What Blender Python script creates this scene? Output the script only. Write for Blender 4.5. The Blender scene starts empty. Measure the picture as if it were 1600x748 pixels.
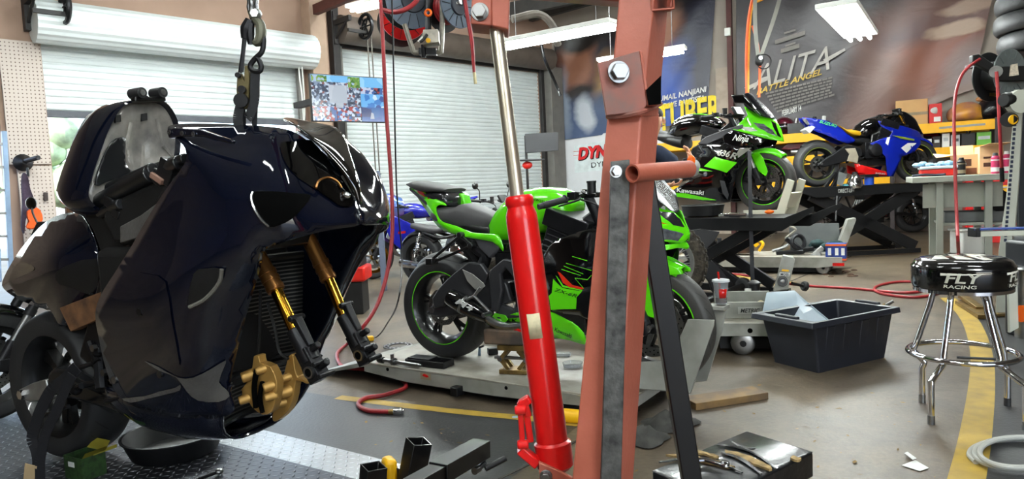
import bpy, bmesh, math, random
import numpy as np
from mathutils import Vector as V, Matrix as M, geometry
random.seed(7)
PI=math.pi
SC=bpy.context.scene; COL=SC.collection
# ---------------------------------------------------------------- camera
F=1080.0; CAMH=1.14; PITCH=math.radians(4.2); ROLL=math.radians(2.7)
fw=V((0,math.cos(PITCH),-math.sin(PITCH))); r0=V((1,0,0)); u0=r0.cross(fw)
rt=r0*math.cos(ROLL)-u0*math.sin(ROLL); up=rt.cross(fw); CAM=V((0,0,CAMH))
cd=bpy.data.cameras.new('camera'); cd.sensor_width=36; cd.lens=F/1600*36; cd.clip_start=.05; cd.clip_end=300
cam=bpy.data.objects.new('camera',cd); COL.objects.link(cam); SC.camera=cam
cm=M.Identity(4)
for i in range(3): cm[i][0]=rt[i]; cm[i][1]=up[i]; cm[i][2]=-fw[i]; cm[i][3]=CAM[i]
cam.matrix_world=cm
def ray(px,py): return fw+rt*((px-800)/F)-up*((py-374)/F)
def Z(px,py,z=0.0):
    d=ray(px,py); return CAM+d*((z-CAMH)/d.z)
def D(px,py,y):
    d=ray(px,py); return CAM+d*(y/d.y)
def PLN(px,py,p,n):
    d=ray(px,py); return CAM+d*((V(p)-CAM).dot(n)/d.dot(n))
def Rz(a): return M.Rotation(a,4,'Z')
def proj(p):
    v=V(p)-CAM; z=v.dot(fw); return 800+F*v.dot(rt)/z, 374-F*v.dot(up)/z
class Frame:
    """a place in the room with a heading: x forward, y left, z up"""
    def __init__(s,o,yaw):
        s.m=M.Translation(V(o))@Rz(math.radians(yaw)); s.i=s.m.inverted(); s.o=V(o); s.yaw=math.radians(yaw)
        s.c=s.i@CAM; s.r=s.i.to_3x3()
    def at(s,px,py,c,ax=1):
        d=s.r@ray(px,py); return s.c+d*((c-s.c[ax])/d[ax])
    def w(s,*p): return s.m@V(p)
# ---------------------------------------------------------------- materials
def lin(h):
    if isinstance(h,str): h=[int(h[i:i+2],16)/255 for i in (0,2,4)]
    return tuple(c/12.92 if c<=.04045 else ((c+.055)/1.055)**2.4 for c in h)+(1,)
MATS={}
def mat(name,col,rough=.5,metal=0,coat=0,var=.12,scale=6,bump=0,bscale=40,col2=None,emit=0,trans=0,alpha=1,ior=1.45,spec=.5):
    if name in MATS: return MATS[name]
    m=bpy.data.materials.new(name); m.use_nodes=True; nt=m.node_tree; N=nt.nodes; L=nt.links
    b=N['Principled BSDF']; c=lin(col)
    b.inputs['Roughness'].default_value=rough; b.inputs['Metallic'].default_value=metal
    b.inputs['Coat Weight'].default_value=coat; b.inputs['Coat Roughness'].default_value=.03
    b.inputs['IOR'].default_value=ior; b.inputs['Specular IOR Level'].default_value=spec
    tc=N.new('ShaderNodeTexCoord'); nz=N.new('ShaderNodeTexNoise'); nz.inputs['Scale'].default_value=scale; nz.inputs['Detail'].default_value=5
    L.new(tc.outputs['Object'],nz.inputs['Vector'])
    rp=N.new('ShaderNodeValToRGB'); L.new(nz.outputs['Fac'],rp.inputs['Fac'])
    c2=lin(col2) if col2 else tuple(max(0,x*(1-var*2)) for x in c[:3])+(1,)
    rp.color_ramp.elements[0].position=.3; rp.color_ramp.elements[1].position=.62
    rp.color_ramp.elements[0].color=c2; rp.color_ramp.elements[1].color=c
    L.new(rp.outputs['Color'],b.inputs['Base Color'])
    if bump:
        n2=N.new('ShaderNodeTexNoise'); n2.inputs['Scale'].default_value=bscale; n2.inputs['Detail'].default_value=3
        L.new(tc.outputs['Object'],n2.inputs['Vector'])
        bp=N.new('ShaderNodeBump'); bp.inputs['Strength'].default_value=bump; bp.inputs['Distance'].default_value=.01
        L.new(n2.outputs['Fac'],bp.inputs['Height']); L.new(bp.outputs['Normal'],b.inputs['Normal'])
    if emit:
        L.new(rp.outputs['Color'],b.inputs['Emission Color']); b.inputs['Emission Strength'].default_value=emit
    if trans: b.inputs['Transmission Weight'].default_value=trans
    if alpha<1: b.inputs['Alpha'].default_value=alpha
    MATS[name]=m; return m
# ---------------------------------------------------------------- mesh building
def catmull(p,n=4,closed=False):
    p=[V(q) for q in p]
    if n<=1 or len(p)<3: return p
    out=[]; L=len(p); rng=range(L if closed else L-1)
    for i in rng:
        a=p[(i-1)%L] if closed or i>0 else p[0]*2-p[1]; b=p[i]; c=p[(i+1)%L]
        d=p[(i+2)%L] if closed or i+2<L else p[-1]*2-p[-2]
        for k in range(n):
            t=k/n; out.append(.5*((2*b)+(c-a)*t+(2*a-5*b+4*c-d)*t*t+(3*b-a-3*c+d)*t**3))
    if not closed: out.append(p[-1])
    return out
def perp(a):
    a=V(a).normalized(); b=V((0,0,1)) if abs(a.z)<.9 else V((1,0,0)); u=a.cross(b).normalized(); return u,a.cross(u)
class MB:
    def __init__(s,T=None): s.v=[]; s.f=[]; s.mi=[]; s.uv={}; s.T=T.m if isinstance(T,Frame) else T; s.k=0
    def add(s,vs,fs,uvs=None):
        o=len(s.v)
        for p in vs: s.v.append(s.T@V(p) if s.T else V(p))
        for j,f in enumerate(fs):
            if uvs: s.uv[len(s.f)]=uvs[j]
            s.f.append([o+i for i in f]); s.mi.append(s.k)
        return s
    def mat(s,k): s.k=k; return s
    def box(s,c,size,rz=0,R=None):
        c=V(c); h=[x/2 for x in size]; R=R or Rz(rz).to_3x3()
        vs=[c+R@V((x*h[0],y*h[1],z*h[2])) for x in(-1,1) for y in(-1,1) for z in(-1,1)]
        return s.add(vs,[(0,1,3,2),(4,6,7,5),(0,4,5,1),(2,3,7,6),(0,2,6,4),(1,5,7,3)])
    def bar(s,a,b,w,h,upv=(0,0,1),t=1,taper=1):
        """a box beam from a to b, w across, h along upv"""
        a=V(a);b=V(b);d=(b-a).normalized();u=V(upv);sd=d.cross(u).normalized();u=sd.cross(d)
        vs=[]
        for p,k in((a,1),(b,taper)):
            for i,j in((-1,-1),(1,-1),(1,1),(-1,1)): vs.append(p+sd*i*w/2*k+u*j*h/2*k)
        return s.add(vs,[(3,2,1,0),(4,5,6,7),(0,1,5,4),(1,2,6,5),(2,3,7,6),(3,0,4,7)])
    def hollow(s,a,b,w,h,upv=(0,0,1),t=.004):
        """open-ended square tube"""
        a=V(a);b=V(b);d=(b-a).normalized();u=V(upv);sd=d.cross(u).normalized();u=sd.cross(d); vs=[]
        for p in(a,b):
            for q in(0,t):
                for i,j in((-1,-1),(1,-1),(1,1),(-1,1)): vs.append(p+sd*i*(w/2-q)+u*j*(h/2-q))
        fs=[]
        for i in range(4):
            j=(i+1)%4; fs+=[(i,j,8+j,8+i),(4+j,4+i,12+i,12+j),(j,i,4+i,4+j),(8+i,8+j,12+j,12+i)]
        return s.add(vs,fs)
    def cyl(s,a,b,r,r1=None,n=16,caps=True):
        a=V(a);b=V(b);r1=r if r1 is None else r1;u,w=perp(b-a);vs=[]
        for p,q in((a,r),(b,r1)):
            for i in range(n): t=2*PI*i/n; vs.append(p+u*math.cos(t)*q+w*math.sin(t)*q)
        fs=[(i,(i+1)%n,n+(i+1)%n,n+i) for i in range(n)]
        if caps: fs+=[tuple(range(n-1,-1,-1)),tuple(range(n,2*n))]
        return s.add(vs,fs)
    def tube(s,path,r,n=8,sm=4,closed=False,flat=1,upv=None):
        p=catmull(path,sm,closed); L=len(p); R=r if isinstance(r,(list,tuple)) else [r]*2
        vs=[]; u=None
        for i,q in enumerate(p):
            if closed: d=(p[(i+1)%L]-p[i-1]).normalized()
            else: d=(p[min(i+1,L-1)]-p[max(i-1,0)]).normalized()
            if u is None: u=V(upv) if upv else perp(d)[0]
            u=(u-d*u.dot(d)).normalized(); w=d.cross(u)
            t=i/max(1,L-1)*(len(R)-1); k=min(int(t),len(R)-2); rr=R[k]+(R[k+1]-R[k])*(t-k)
            for j in range(n): a=2*PI*j/n; vs.append(q+u*math.cos(a)*rr+w*math.sin(a)*rr*flat)
        fs=[]
        for i in range(L if closed else L-1):
            for j in range(n): a=i*n;b=((i+1)%L)*n;fs.append((a+j,a+(j+1)%n,b+(j+1)%n,b+j))
        if not closed: fs+=[tuple(range(n-1,-1,-1)),tuple(range((L-1)*n,L*n))]
        return s.add(vs,fs)
    def lathe(s,prof,o,ax,n=32,closed=False,uv=False,a0=0,a1=2*PI,ref=None):
        o=V(o);ax=V(ax).normalized();u,w=perp(ax)
        if ref: u=(V(ref)-ax*V(ref).dot(ax)).normalized(); w=ax.cross(u)
        full=abs(a1-a0-2*PI)<1e-6; m=len(prof); NN=n if full else n+1; vs=[];fs=[];uvs=[]
        for i in range(NN):
            t=a0+(a1-a0)*i/n; e=u*math.cos(t)+w*math.sin(t)
            for r,h in prof: vs.append(o+e*r+ax*h)
        for i in range(n):
            a=i*m;b=((i+1)%NN)*m
            for j in range(m if closed else m-1):
                k=(j+1)%m; fs.append((a+j,b+j,b+k,a+k)); q=(j/(m-1),(j+1)/(m-1)); uvs.append(((i/n,q[0]),((i+1)/n,q[0]),((i+1)/n,q[1]),(i/n,q[1])))
        if not closed:
            if prof[0][0]>1e-6 and full: pass
        return s.add(vs,fs,uvs if uv else None)
    def prism(s,poly,vec):
        poly=[V(p) for p in poly];n=len(poly);vec=V(vec);vs=poly+[p+vec for p in poly]
        fs=[tuple(range(n-1,-1,-1)),tuple(range(n,2*n))]+[(i,(i+1)%n,n+(i+1)%n,n+i) for i in range(n)]
        return s.add(vs,fs)
    def sphere(s,c,r,sc=(1,1,1),n=16,m=10):
        c=V(c);vs=[];fs=[]
        for j in range(1,m):
            a=PI*j/m
            for i in range(n): t=2*PI*i/n; vs.append(c+V((math.sin(a)*math.cos(t)*sc[0],math.sin(a)*math.sin(t)*sc[1],math.cos(a)*sc[2]))*r)
        vs+= [c+V((0,0,r*sc[2])),c-V((0,0,r*sc[2]))]; T=len(vs)-2
        for j in range(m-2):
            for i in range(n): a=j*n;b=a+n;fs.append((a+i,b+i,b+(i+1)%n,a+(i+1)%n))
        for i in range(n): fs+=[(T,i,(i+1)%n),(T+1,(m-2)*n+(i+1)%n,(m-2)*n+i)]
        return s.add(vs,fs)
    def torus(s,c,ax,R,r,n=32,m=8):
        c=V(c);u,w=perp(ax); return s.tube([c+u*R*math.cos(2*PI*i/n)+w*R*math.sin(2*PI*i/n) for i in range(n)],r,m,1,True)
    def loft(s,secs,closed=True,caps=True):
        n=len(secs[0]);vs=[p for q in secs for p in q];fs=[]
        for i in range(len(secs)-1):
            for j in range(n if closed else n-1): a=i*n;b=a+n;fs.append((a+j,a+(j+1)%n,b+(j+1)%n,b+j))
        if caps and closed: fs+=[tuple(range(n-1,-1,-1)),tuple(range((len(secs)-1)*n,len(secs)*n))]
        return s.add(vs,fs)
    def hexbolt(s,c,ax,r,h):
        c=V(c);ax=V(ax).normalized(); s.cyl(c,c+ax*h*.25,r*1.25,n=20); s.cyl(c+ax*h*.25,c+ax*h,r,r*.94,n=6); return s
    def build(s,name,mats,parent=None,bevel=0,smooth=True,sub=0,solid=0,angle=35,base=None,segs=2):
        if not isinstance(mats,(list,tuple)): mats=[mats]
        me=bpy.data.meshes.new(name)
        if parent is not None: X=MW[parent.name]
        else:
            if base is None:
                lo=[min(p[i] for p in s.v) for i in range(3)]; hi=[max(p[i] for p in s.v) for i in range(3)]
                base=((lo[0]+hi[0])/2,(lo[1]+hi[1])/2,lo[2])
            X=base if isinstance(base,M) else M.Translation(V(base))
        inv=X.inverted()
        me.from_pydata([inv@p for p in s.v],[],s.f)
        for m in mats: me.materials.append(m)
        for i,p in enumerate(me.polygons): p.material_index=s.mi[i]; p.use_smooth=smooth
        if s.uv:
            l=me.uv_layers.new(name='UVMap')
            for i,p in enumerate(me.polygons):
                if i in s.uv:
                    for k,li in enumerate(p.loop_indices): l.data[li].uv=s.uv[i][k]
        bm=bmesh.new(); bm.from_mesh(me); bmesh.ops.recalc_face_normals(bm,faces=bm.faces); bm.to_mesh(me); bm.free()
        if smooth and not sub: me.set_sharp_from_angle(angle=math.radians(angle))
        o=bpy.data.objects.new(name,me); COL.objects.link(o)
        if parent is not None: o.parent=parent
        else: o.matrix_world=X
        MW[o.name]=X
        if solid:
            md=o.modifiers.new('solid','SOLIDIFY'); md.thickness=abs(solid); md.offset=-1 if solid>0 else 1
        if bevel:
            md=o.modifiers.new('bevel','BEVEL'); md.width=bevel; md.segments=segs; md.limit_method='ANGLE'; md.angle_limit=math.radians(40); md.harden_normals=False
        if sub:
            md=o.modifiers.new('sub','SUBSURF'); md.levels=sub; md.render_levels=sub
        return o
MW={}
def tag(o,label=None,cat=None,group=None,kind=None):
    if label: o['label']=label
    if cat: o['category']=cat
    if group: o['group']=group
    if kind: o['kind']=kind
    return o
def thing(name,label,cat,loc=(0,0,0),group=None,yaw=0,mx=None):
    o=bpy.data.objects.new(name,None); o.empty_display_size=.1; COL.objects.link(o)
    X=mx if mx is not None else M.Translation(V(loc))@Rz(math.radians(yaw)); o.matrix_world=X; MW[o.name]=X
    return tag(o,label,cat,group)
def struct(mb,name,m,**k): return tag(mb.build(name,m,**k),kind='structure')
def dup(root,X,label=None,group=None):
    """copy a thing with its parts and sub-parts to another place"""
    r=root.copy(); COL.objects.link(r); r.matrix_world=X; MW[r.name]=X
    if label: r['label']=label
    if group: r['group']=group
    def rec(a,b):
        for ch in list(a.children):
            c=ch.copy(); COL.objects.link(c); c.parent=b; MW[c.name]=X; rec(ch,c)
    rec(root,r); return r
# traced sheet: outline given as (px,py,depth coordinate in the frame), interior control points shape its bulge
def tps(P,Y,lam=1e-3):
    P=np.array(P,float)/100; n=len(P); d=np.linalg.norm(P[:,None]-P[None],axis=2)
    K=np.where(d>0,d*d*np.log(d+1e-12),0)+np.eye(n)*lam; Q=np.c_[np.ones(n),P]
    A=np.zeros((n+3,n+3)); A[:n,:n]=K; A[:n,n:]=Q; A[n:,:n]=Q.T
    w=np.linalg.solve(A,np.r_[np.array(Y,float),0,0,0])
    def f(x,y):
        q=np.array([x,y])/100; dd=np.linalg.norm(P-q,axis=1); k=np.where(dd>0,dd*dd*np.log(dd+1e-12),0)
        return float(k@w[:n]+w[n]+w[n+1:]@q)
    return f
def inside(x,y,poly):
    c=False;n=len(poly);j=n-1
    for i in range(n):
        xi,yi=poly[i];xj,yj=poly[j]
        if (yi>y)!=(yj>y) and x<(xj-xi)*(y-yi)/(yj-yi)+xi: c=not c
        j=i
    return c
def sheet(fr,outline,inner=(),step=None,sm=3,ax=1,off=0.0,fn=None,lam=1e-3):
    """local 3-D vertices and faces of a curved sheet"""
    ctl=list(outline)+list(inner); f=fn or tps([(a,b) for a,b,c in ctl],[c for a,b,c in ctl],lam)
    ol=catmull([V((a,b,0)) for a,b,c in outline],sm,True) if sm>1 else [V((a,b,0)) for a,b,c in outline]
    xs=[p.x for p in ol];ys=[p.y for p in ol]
    step=step or max((max(xs)-min(xs)),(max(ys)-min(ys)))/14
    poly=[(p.x,p.y) for p in ol]; pts=[p.to_2d() for p in ol]; n=len(pts)
    X0=min(xs)+step*.5
    r=0; y=min(ys)+step*.5
    while y<max(ys):
        x=X0+(step*.5 if r%2 else 0)
        while x<max(xs):
            if inside(x,y,poly) and min((p.x-x)**2+(p.y-y)**2 for p in ol)>(step*.45)**2: pts.append(V((x,y)))
            x+=step
        y+=step*.87; r+=1
    res=geometry.delaunay_2d_cdt(pts,[(i,(i+1)%n) for i in range(n)],[],1,1e-5)
    vs=[fr.at(p.x,p.y,f(p.x,p.y)+off,ax) for p in res[0]]
    fs=[t for t in res[2]]
    return vs,fs,f
def panel(fr,name,m,parent,outline,inner=(),step=None,sm=3,solid=.004,ax=1,mirror=False,off=0.0,T=None,fn=None,lam=1e-3,smooth=True):
    vs,fs,f=sheet(fr,outline,inner,step,sm,ax,off,fn,lam); T=T or fr
    mb=MB(T); mb.add(vs,fs); o=mb.build(name,m,parent,smooth=smooth,angle=60)
    md=o.modifiers.new('solid','SOLIDIFY'); md.thickness=solid; md.offset=0
    if mirror:
        mb=MB(T); mb.add([V((p.x,-p.y,p.z)) for p in vs],fs); o2=mb.build(name,m,parent,smooth=smooth,angle=60)
        md=o2.modifiers.new('solid','SOLIDIFY'); md.thickness=solid; md.offset=0
    return f
def text(s,a,b,height,upv,m,parent=None,name='lettering',shear=0,bold=0,depth=.001,lift=None,surf=None,T=None):
    """lettering whose baseline runs a->b and whose capitals are `height` tall along upv"""
    cu=bpy.data.curves.new('t','FONT'); cu.body=s; cu.size=1; cu.offset=bold; cu.shear=shear; cu.extrude=.0005; cu.resolution_u=3
    o=bpy.data.objects.new('t',cu); COL.objects.link(o); bpy.context.view_layer.update()
    me=bpy.data.meshes.new_from_object(o.evaluated_get(bpy.context.evaluated_depsgraph_get()))
    bpy.data.objects.remove(o)
    pts=[v.co.copy() for v in me.vertices]; fs=[tuple(p.vertices) for p in me.polygons]; bpy.data.meshes.remove(me)
    x0=min(p.x for p in pts);x1=max(p.x for p in pts); y1=.69
    a=V(a);b=V(b);u=V(upv); d=b-a; nrm=d.cross(u).normalized()
    mb=MB(T); vs=[]
    for p in pts:
        q=a+d*((p.x-x0)/(x1-x0))+u*(height*p.y/y1)
        if surf: q=surf(q)
        vs.append(q+nrm*(depth if p.z>0 else 0))
    mb.add(vs,fs); return mb.build(name,m,parent,smooth=False)
def text_on(fr,s,a,b,upx,f,m,parent,off=-.004,shear=0,bold=0,ax=1,name='lettering',T=None):
    cu=bpy.data.curves.new('t','FONT'); cu.body=s; cu.size=1; cu.offset=bold; cu.shear=shear; cu.resolution_u=3
    o=bpy.data.objects.new('t',cu); COL.objects.link(o); bpy.context.view_layer.update()
    me=bpy.data.meshes.new_from_object(o.evaluated_get(bpy.context.evaluated_depsgraph_get())); bpy.data.objects.remove(o)
    pts=[v.co.copy() for v in me.vertices]; fs=[tuple(p.vertices) for p in me.polygons]; bpy.data.meshes.remove(me)
    x0=min(p.x for p in pts);x1=max(p.x for p in pts); vs=[]
    for p in pts:
        u=(p.x-x0)/(x1-x0); v=p.y/.69; x=a[0]+(b[0]-a[0])*u+upx[0]*v; y=a[1]+(b[1]-a[1])*u+upx[1]*v
        vs.append(fr.at(x,y,f(x,y)+off,ax))
    mb=MB(T or fr); mb.add(vs,fs); return mb.build(name,m,parent,smooth=False)
def decal(fr,name,m,parent,outline,f,off=-.003,sm=1,ax=1,T=None):
    vs,fs,_=sheet(fr,[(x,y,0) for x,y in outline],(),None,sm,ax,off,f)
    mb=MB(T or fr); mb.add(vs,fs); o=mb.build(name,m,parent); return o
# ---------------------------------------------------------------- shared materials
CHROME=mat('chrome',(.86,.86,.87),.08,1,var=.03)
STEEL=mat('steel',(.62,.62,.62),.32,1,var=.15,scale=14)
ALU=mat('cast_aluminium',(.66,.66,.65),.42,.85,var=.12,scale=20)
DKMETAL=mat('dark_metal',(.13,.13,.14),.42,.6,var=.2,scale=14)
BLACKM=mat('black_frame_paint',(.045,.045,.05),.35,0,coat=.3,var=.2)
BLACKP=mat('black_plastic',(.06,.06,.065),.5,0,var=.2,scale=20,bump=.05,bscale=300)
GREYP=mat('grey_plastic',(.25,.25,.26),.5,var=.1)
RUBBER=mat('rubber',(.13,.13,.135),.62,var=.2,scale=9,bump=.08,bscale=120)
HOSE=mat('red_hose',(.58,.13,.15),.45,var=.15,scale=10)
BLACKCORD=mat('black_cord',(.05,.05,.05),.5)
WHITEP=mat('white_plastic',(.85,.85,.83),.4,var=.05)
GLASS=mat('clear_plastic',(.92,.93,.94),.12,trans=.85,var=.02,ior=1.2)
ORANGE=mat('orange_lens',(.95,.4,.05),.25,var=.1)
YELLOW=mat('yellow_enamel',(.93,.70,.06),.42,var=.1,scale=4)
GREYST=mat('grey_lift_paint',(.60,.60,.57),.45,.2,var=.14,scale=5,col2=(.47,.47,.44),bump=.05,bscale=60)
REDP=mat('red_enamel',(.80,.07,.07),.3,coat=.4,var=.06,scale=3)
CARD=mat('cardboard',(.76,.60,.40),.8,var=.06)
WOOD=mat('worn_wood',(.46,.32,.2),.75,var=.25,scale=12,col2=(.24,.15,.09),bump=.2,bscale=30)
# floor: brown-grey worn concrete
def floor_mat():
    m=bpy.data.materials.new('worn_concrete'); m.use_nodes=True; nt=m.node_tree;N=nt.nodes;L=nt.links;b=N['Principled BSDF']
    tc=N.new('ShaderNodeTexCoord'); a=N.new('ShaderNodeTexNoise'); a.inputs['Scale'].default_value=.9; a.inputs['Detail'].default_value=8; a.inputs['Roughness'].default_value=.65
    c=N.new('ShaderNodeTexNoise'); c.inputs['Scale'].default_value=45; c.inputs['Detail'].default_value=4
    L.new(tc.outputs['Object'],a.inputs['Vector']); L.new(tc.outputs['Object'],c.inputs['Vector'])
    r=N.new('ShaderNodeValToRGB'); r.color_ramp.elements[0].position=.33; r.color_ramp.elements[1].position=.66
    r.color_ramp.elements[0].color=lin((.26,.225,.185)); r.color_ramp.elements[1].color=lin((.41,.365,.305))
    L.new(a.outputs['Fac'],r.inputs['Fac'])
    mx=N.new('ShaderNodeMix'); mx.data_type='RGBA'; mx.blend_type='OVERLAY'; mx.inputs[0].default_value=.35
    L.new(r.outputs['Color'],mx.inputs[6]); L.new(c.outputs['Fac'],mx.inputs[7]); n3=N.new('ShaderNodeTexNoise'); n3.inputs['Scale'].default_value=2.2; n3.inputs['Detail'].default_value=9; n3.inputs['Roughness'].default_value=.7; n3.inputs['Distortion'].default_value=.8; L.new(tc.outputs['Object'],n3.inputs['Vector'])
    r3=N.new('ShaderNodeValToRGB'); r3.color_ramp.elements[0].position=.36; r3.color_ramp.elements[0].color=(.42,.38,.34,1); r3.color_ramp.elements[1].position=.56; r3.color_ramp.elements[1].color=(1,.985,.95,1); L.new(n3.outputs['Fac'],r3.inputs['Fac'])
    m3=N.new('ShaderNodeMix'); m3.data_type='RGBA'; m3.blend_type='MULTIPLY'; m3.inputs[0].default_value=.75; L.new(mx.outputs[2],m3.inputs[6]); L.new(r3.outputs['Color'],m3.inputs[7]); L.new(m3.outputs[2],b.inputs['Base Color'])
    rr=N.new('ShaderNodeMapRange'); rr.inputs[3].default_value=.28; rr.inputs[4].default_value=.6; L.new(a.outputs['Fac'],rr.inputs[0]); L.new(rr.outputs[0],b.inputs['Roughness'])
    bp=N.new('ShaderNodeBump'); bp.inputs['Strength'].default_value=.15; bp.inputs['Distance'].default_value=.01; L.new(c.outputs['Fac'],bp.inputs['Height']); L.new(bp.outputs['Normal'],b.inputs['Normal'])
    return m
FLOOR=floor_mat()
MAT_GREY=mat('dark_floor_paint',(.20,.20,.20),.42,var=.15,scale=3,bump=.12,bscale=60)
YLINE=mat('yellow_floor_paint',(.66,.54,.18),.55,var=.1,scale=9,col2=(.55,.45,.2),bump=.1,bscale=70)
# ---------------------------------------------------------------- room shell
P0=Z(600,400); A45=math.radians(45); TA=V((math.cos(A45),math.sin(A45),0)); NA=V((math.sin(A45),-math.cos(A45),0)) # NA points into the room
def WA(px,py): p=PLN(px,py,P0,NA); return (p-P0).dot(TA),p.z
def pa(t,z,o=0): return P0+TA*t+V((0,0,z))+NA*o
TC=5.0; CORNER=pa(TC,0); B29=math.radians(-29); TB=V((math.cos(B29),math.sin(B29),0)); NB=V((math.sin(B29),-math.cos(B29),0))
def WB(px,py,o=0): p=PLN(px,py,CORNER+NB*o,NB); return (p-CORNER).dot(TB),p.z
def pb(t,z,o=0): return CORNER+TB*t+V((0,0,z))+NB*o
CEIL=5.3
WALLC=mat('beige_wall',(.66,.55,.48),.75,var=.05,scale=2,bump=.05,bscale=30)
WALLB=mat('grey_wall',(.62,.58,.54),.75,var=.06,scale=2)
mb=MB(); mb.add([(-16,-6,0),(22,-6,0),(22,22,0),(-16,22,0)],[(0,1,2,3)]); struct(mb,'floor',FLOOR,base=(0,0,0))
# slab edges of the concrete seen as thin grooves
mb=MB()
for a,b in (((1020,528),(1330,400)),((1190,420),(1250,350))):
    A=Z(*a,.002);B=Z(*b,.002); mb.bar(A,B,.015,.003)
for a,b in (((780,748),(1000,640)),((1130,440),(1330,418))):
    A=Z(*a,.002);B=Z(*b,.002); mb.bar(A,B,.012,.003)
struct(mb,'floor_joint',mat('floor_groove',(.2,.18,.16),.8))
# painted lines and the dark painted floor beside them
def strip(name,pts,w,m,z=.003):
    p=[Z(x,y,z) for x,y in pts]; p=catmull(p,5); mb=MB(); vs=[];
    for i,q in enumerate(p):
        d=(p[min(i+1,len(p)-1)]-p[max(0,i-1)]).normalized(); n=V((-d.y,d.x,0)); vs+=[q-n*w/2,q+n*w/2]
    mb.add(vs,[(2*i,2*i+1,2*i+3,2*i+2) for i in range(len(p)-1)]); struct(mb,name,m)
    return p
yl=strip('floor_marking_1',[(1496,800),(1510,748),(1524,680),(1534,600),(1533,550),(1521,510),(1503,484),(1480,465)],.115,YLINE)
strip('floor_marking_2',[(528,620),(640,634),(730,644),(815,652),(905,662)],.07,YLINE)
strip('floor_marking_3',[(1110,425),(1160,432),(1215,445),(1240,440)],.07,YLINE)
mb=MB(); q=catmull([Z(x,y,.0015) for x,y in ((1500,800),(1524,700),(1538,600),(1533,545),(1521,510),(1505,487))],4)
mb.add(q+[Z(1700,470,.0015),Z(2000,560,.0015),Z(2000,800,.0015)],[tuple(range(len(q)+3))]); struct(mb,'floor_paint_1',MAT_GREY)
mb=MB(); mb.add([Z(300,585,.0015),Z(540,622,.0015),Z(815,655,.0015),Z(905,664,.0015),Z(800,745,.0015),Z(700,900,.0015),Z(-300,900,.0015),Z(-300,640,.0015)],[tuple(range(8))]); struct(mb,'floor_paint_2',MAT_GREY)
# wall with the roller shutters: piers and lintels round two door openings
tl0=WA(88,330)[0]; tl1=WA(470,180)[0]; tr0=WA(534,200)[0]; tr1=WA(846,200)[0]; tp0=WA(14,330)[0]
H1=3.55; H2=3.75
mb=MB()
def wpiece(mb,t0,t1,z0,z1,th=.22):
    mb.add([pa(t0,z0),pa(t1,z0),pa(t1,z1),pa(t0,z1),pa(t0,z0,-th),pa(t1,z0,-th),pa(t1,z1,-th),pa(t0,z1,-th)],[(0,1,2,3),(7,6,5,4),(0,4,5,1),(1,5,6,2),(2,6,7,3),(3,7,4,0)])
wpiece(mb,tp0-1.3,tp0,H1,CEIL); wpiece(mb,tp0,tl0,0,CEIL); wpiece(mb,tl0,tl1,H1,CEIL); wpiece(mb,tl1,tr0,0,CEIL); wpiece(mb,tr0,tr1,H2,CEIL); wpiece(mb,tr1,TC+.3,0,CEIL)
struct(mb,'wall_left',WALLC)
mb=MB(); wpiece(mb,tp0-9,tp0-1.3,0,CEIL); struct(mb,'wall_left_2',mat('dim_wall',(.42,.36,.32),.8,var=.1))  # unseen walls darkened to tone down their reflection in the black bike
mb=MB(); mb.add([pb(-.3,0),pb(22,0),pb(22,CEIL),pb(-.3,CEIL),pb(-.3,0,-.2),pb(22,0,-.2),pb(22,CEIL,-.2),pb(-.3,CEIL,-.2)],[(0,1,2,3),(7,6,5,4),(0,4,5,1),(1,5,6,2),(2,6,7,3),(3,7,4,0)])
struct(mb,'wall_back',WALLB)
CEILM=mat('dusty_ceiling',(.62,.60,.57),.85,var=.08,scale=1.5)
mb=MB(); c0=pa(-16,CEIL,-.3); c1=pa(TC+.4,CEIL,-.3); c2=pb(22,CEIL,-.3)
mb.add([c0,c1,c2,V((22,2.5,CEIL)),V((-14,2.5,CEIL))],[(0,1,2,3,4)]); struct(mb,'ceiling',CEILM)
# steel columns and beams of the shell
BEIGE=mat('beige_steel',(.68,.58,.50),.6,var=.06)
GREYC=mat('grey_steel_post',(.44,.43,.41),.55,var=.1); DKC=mat('dark_steel_post',(.16,.15,.15),.55,var=.2)
tq=WA(492,150)[0]
mb=MB(); mb.add([pa(tq-.18,0,.02),pa(tq+.16,0,.02),pa(tq+.16,0,.3),pa(tq-.18,0,.3)],[]);
def post(name,t0,t1,o0,o1,z1,m,z0=0):
    mb=MB(); mb.prism([pa(t0,z0,o0),pa(t1,z0,o0),pa(t1,z0,o1),pa(t0,z0,o1)],(0,0,z1-z0)); return struct(mb,name,m,bevel=.01)
post('wall_column_1',tq-.16,tq+.14,.0,.28,CEIL,BEIGE)
post('door_jamb_1',tr0-.16,tr0-.02,.0,.16,4.4,DKC)
post('door_jamb_2',tr0-.02,tr0+.05,.0,.1,H2,GREYC)
post('door_jamb_3',tr1-.04,tr1+.06,.0,.1,H2+.1,DKC)
post('door_jamb_4',tr1+.06,TC-.02,.0,.3,H2+.1,GREYC)
post('door_jamb_5',tl1-.05,tl1+.05,.0,.08,H1,GREYC)
mb=MB(); mb.bar(pa(-1.25,4.25,.18),pa(-1.25,4.25,1.9),.1,.16); struct(mb,'ceiling_beam_1',mat('oxide_beam',(.36,.20,.17),.6,var=.15),bevel=.005)
mb=MB()
mb.bar(pb(-3,4.75,2.0),pb(13,5.1,2.0),.14,.28); mb.bar(pa(4.2,4.95,0.1),pa(4.2,4.95,6),.12,.24); struct(mb,'ceiling_beam_2',mat('dark_beam',(.24,.23,.22),.7,var=.15))
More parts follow.
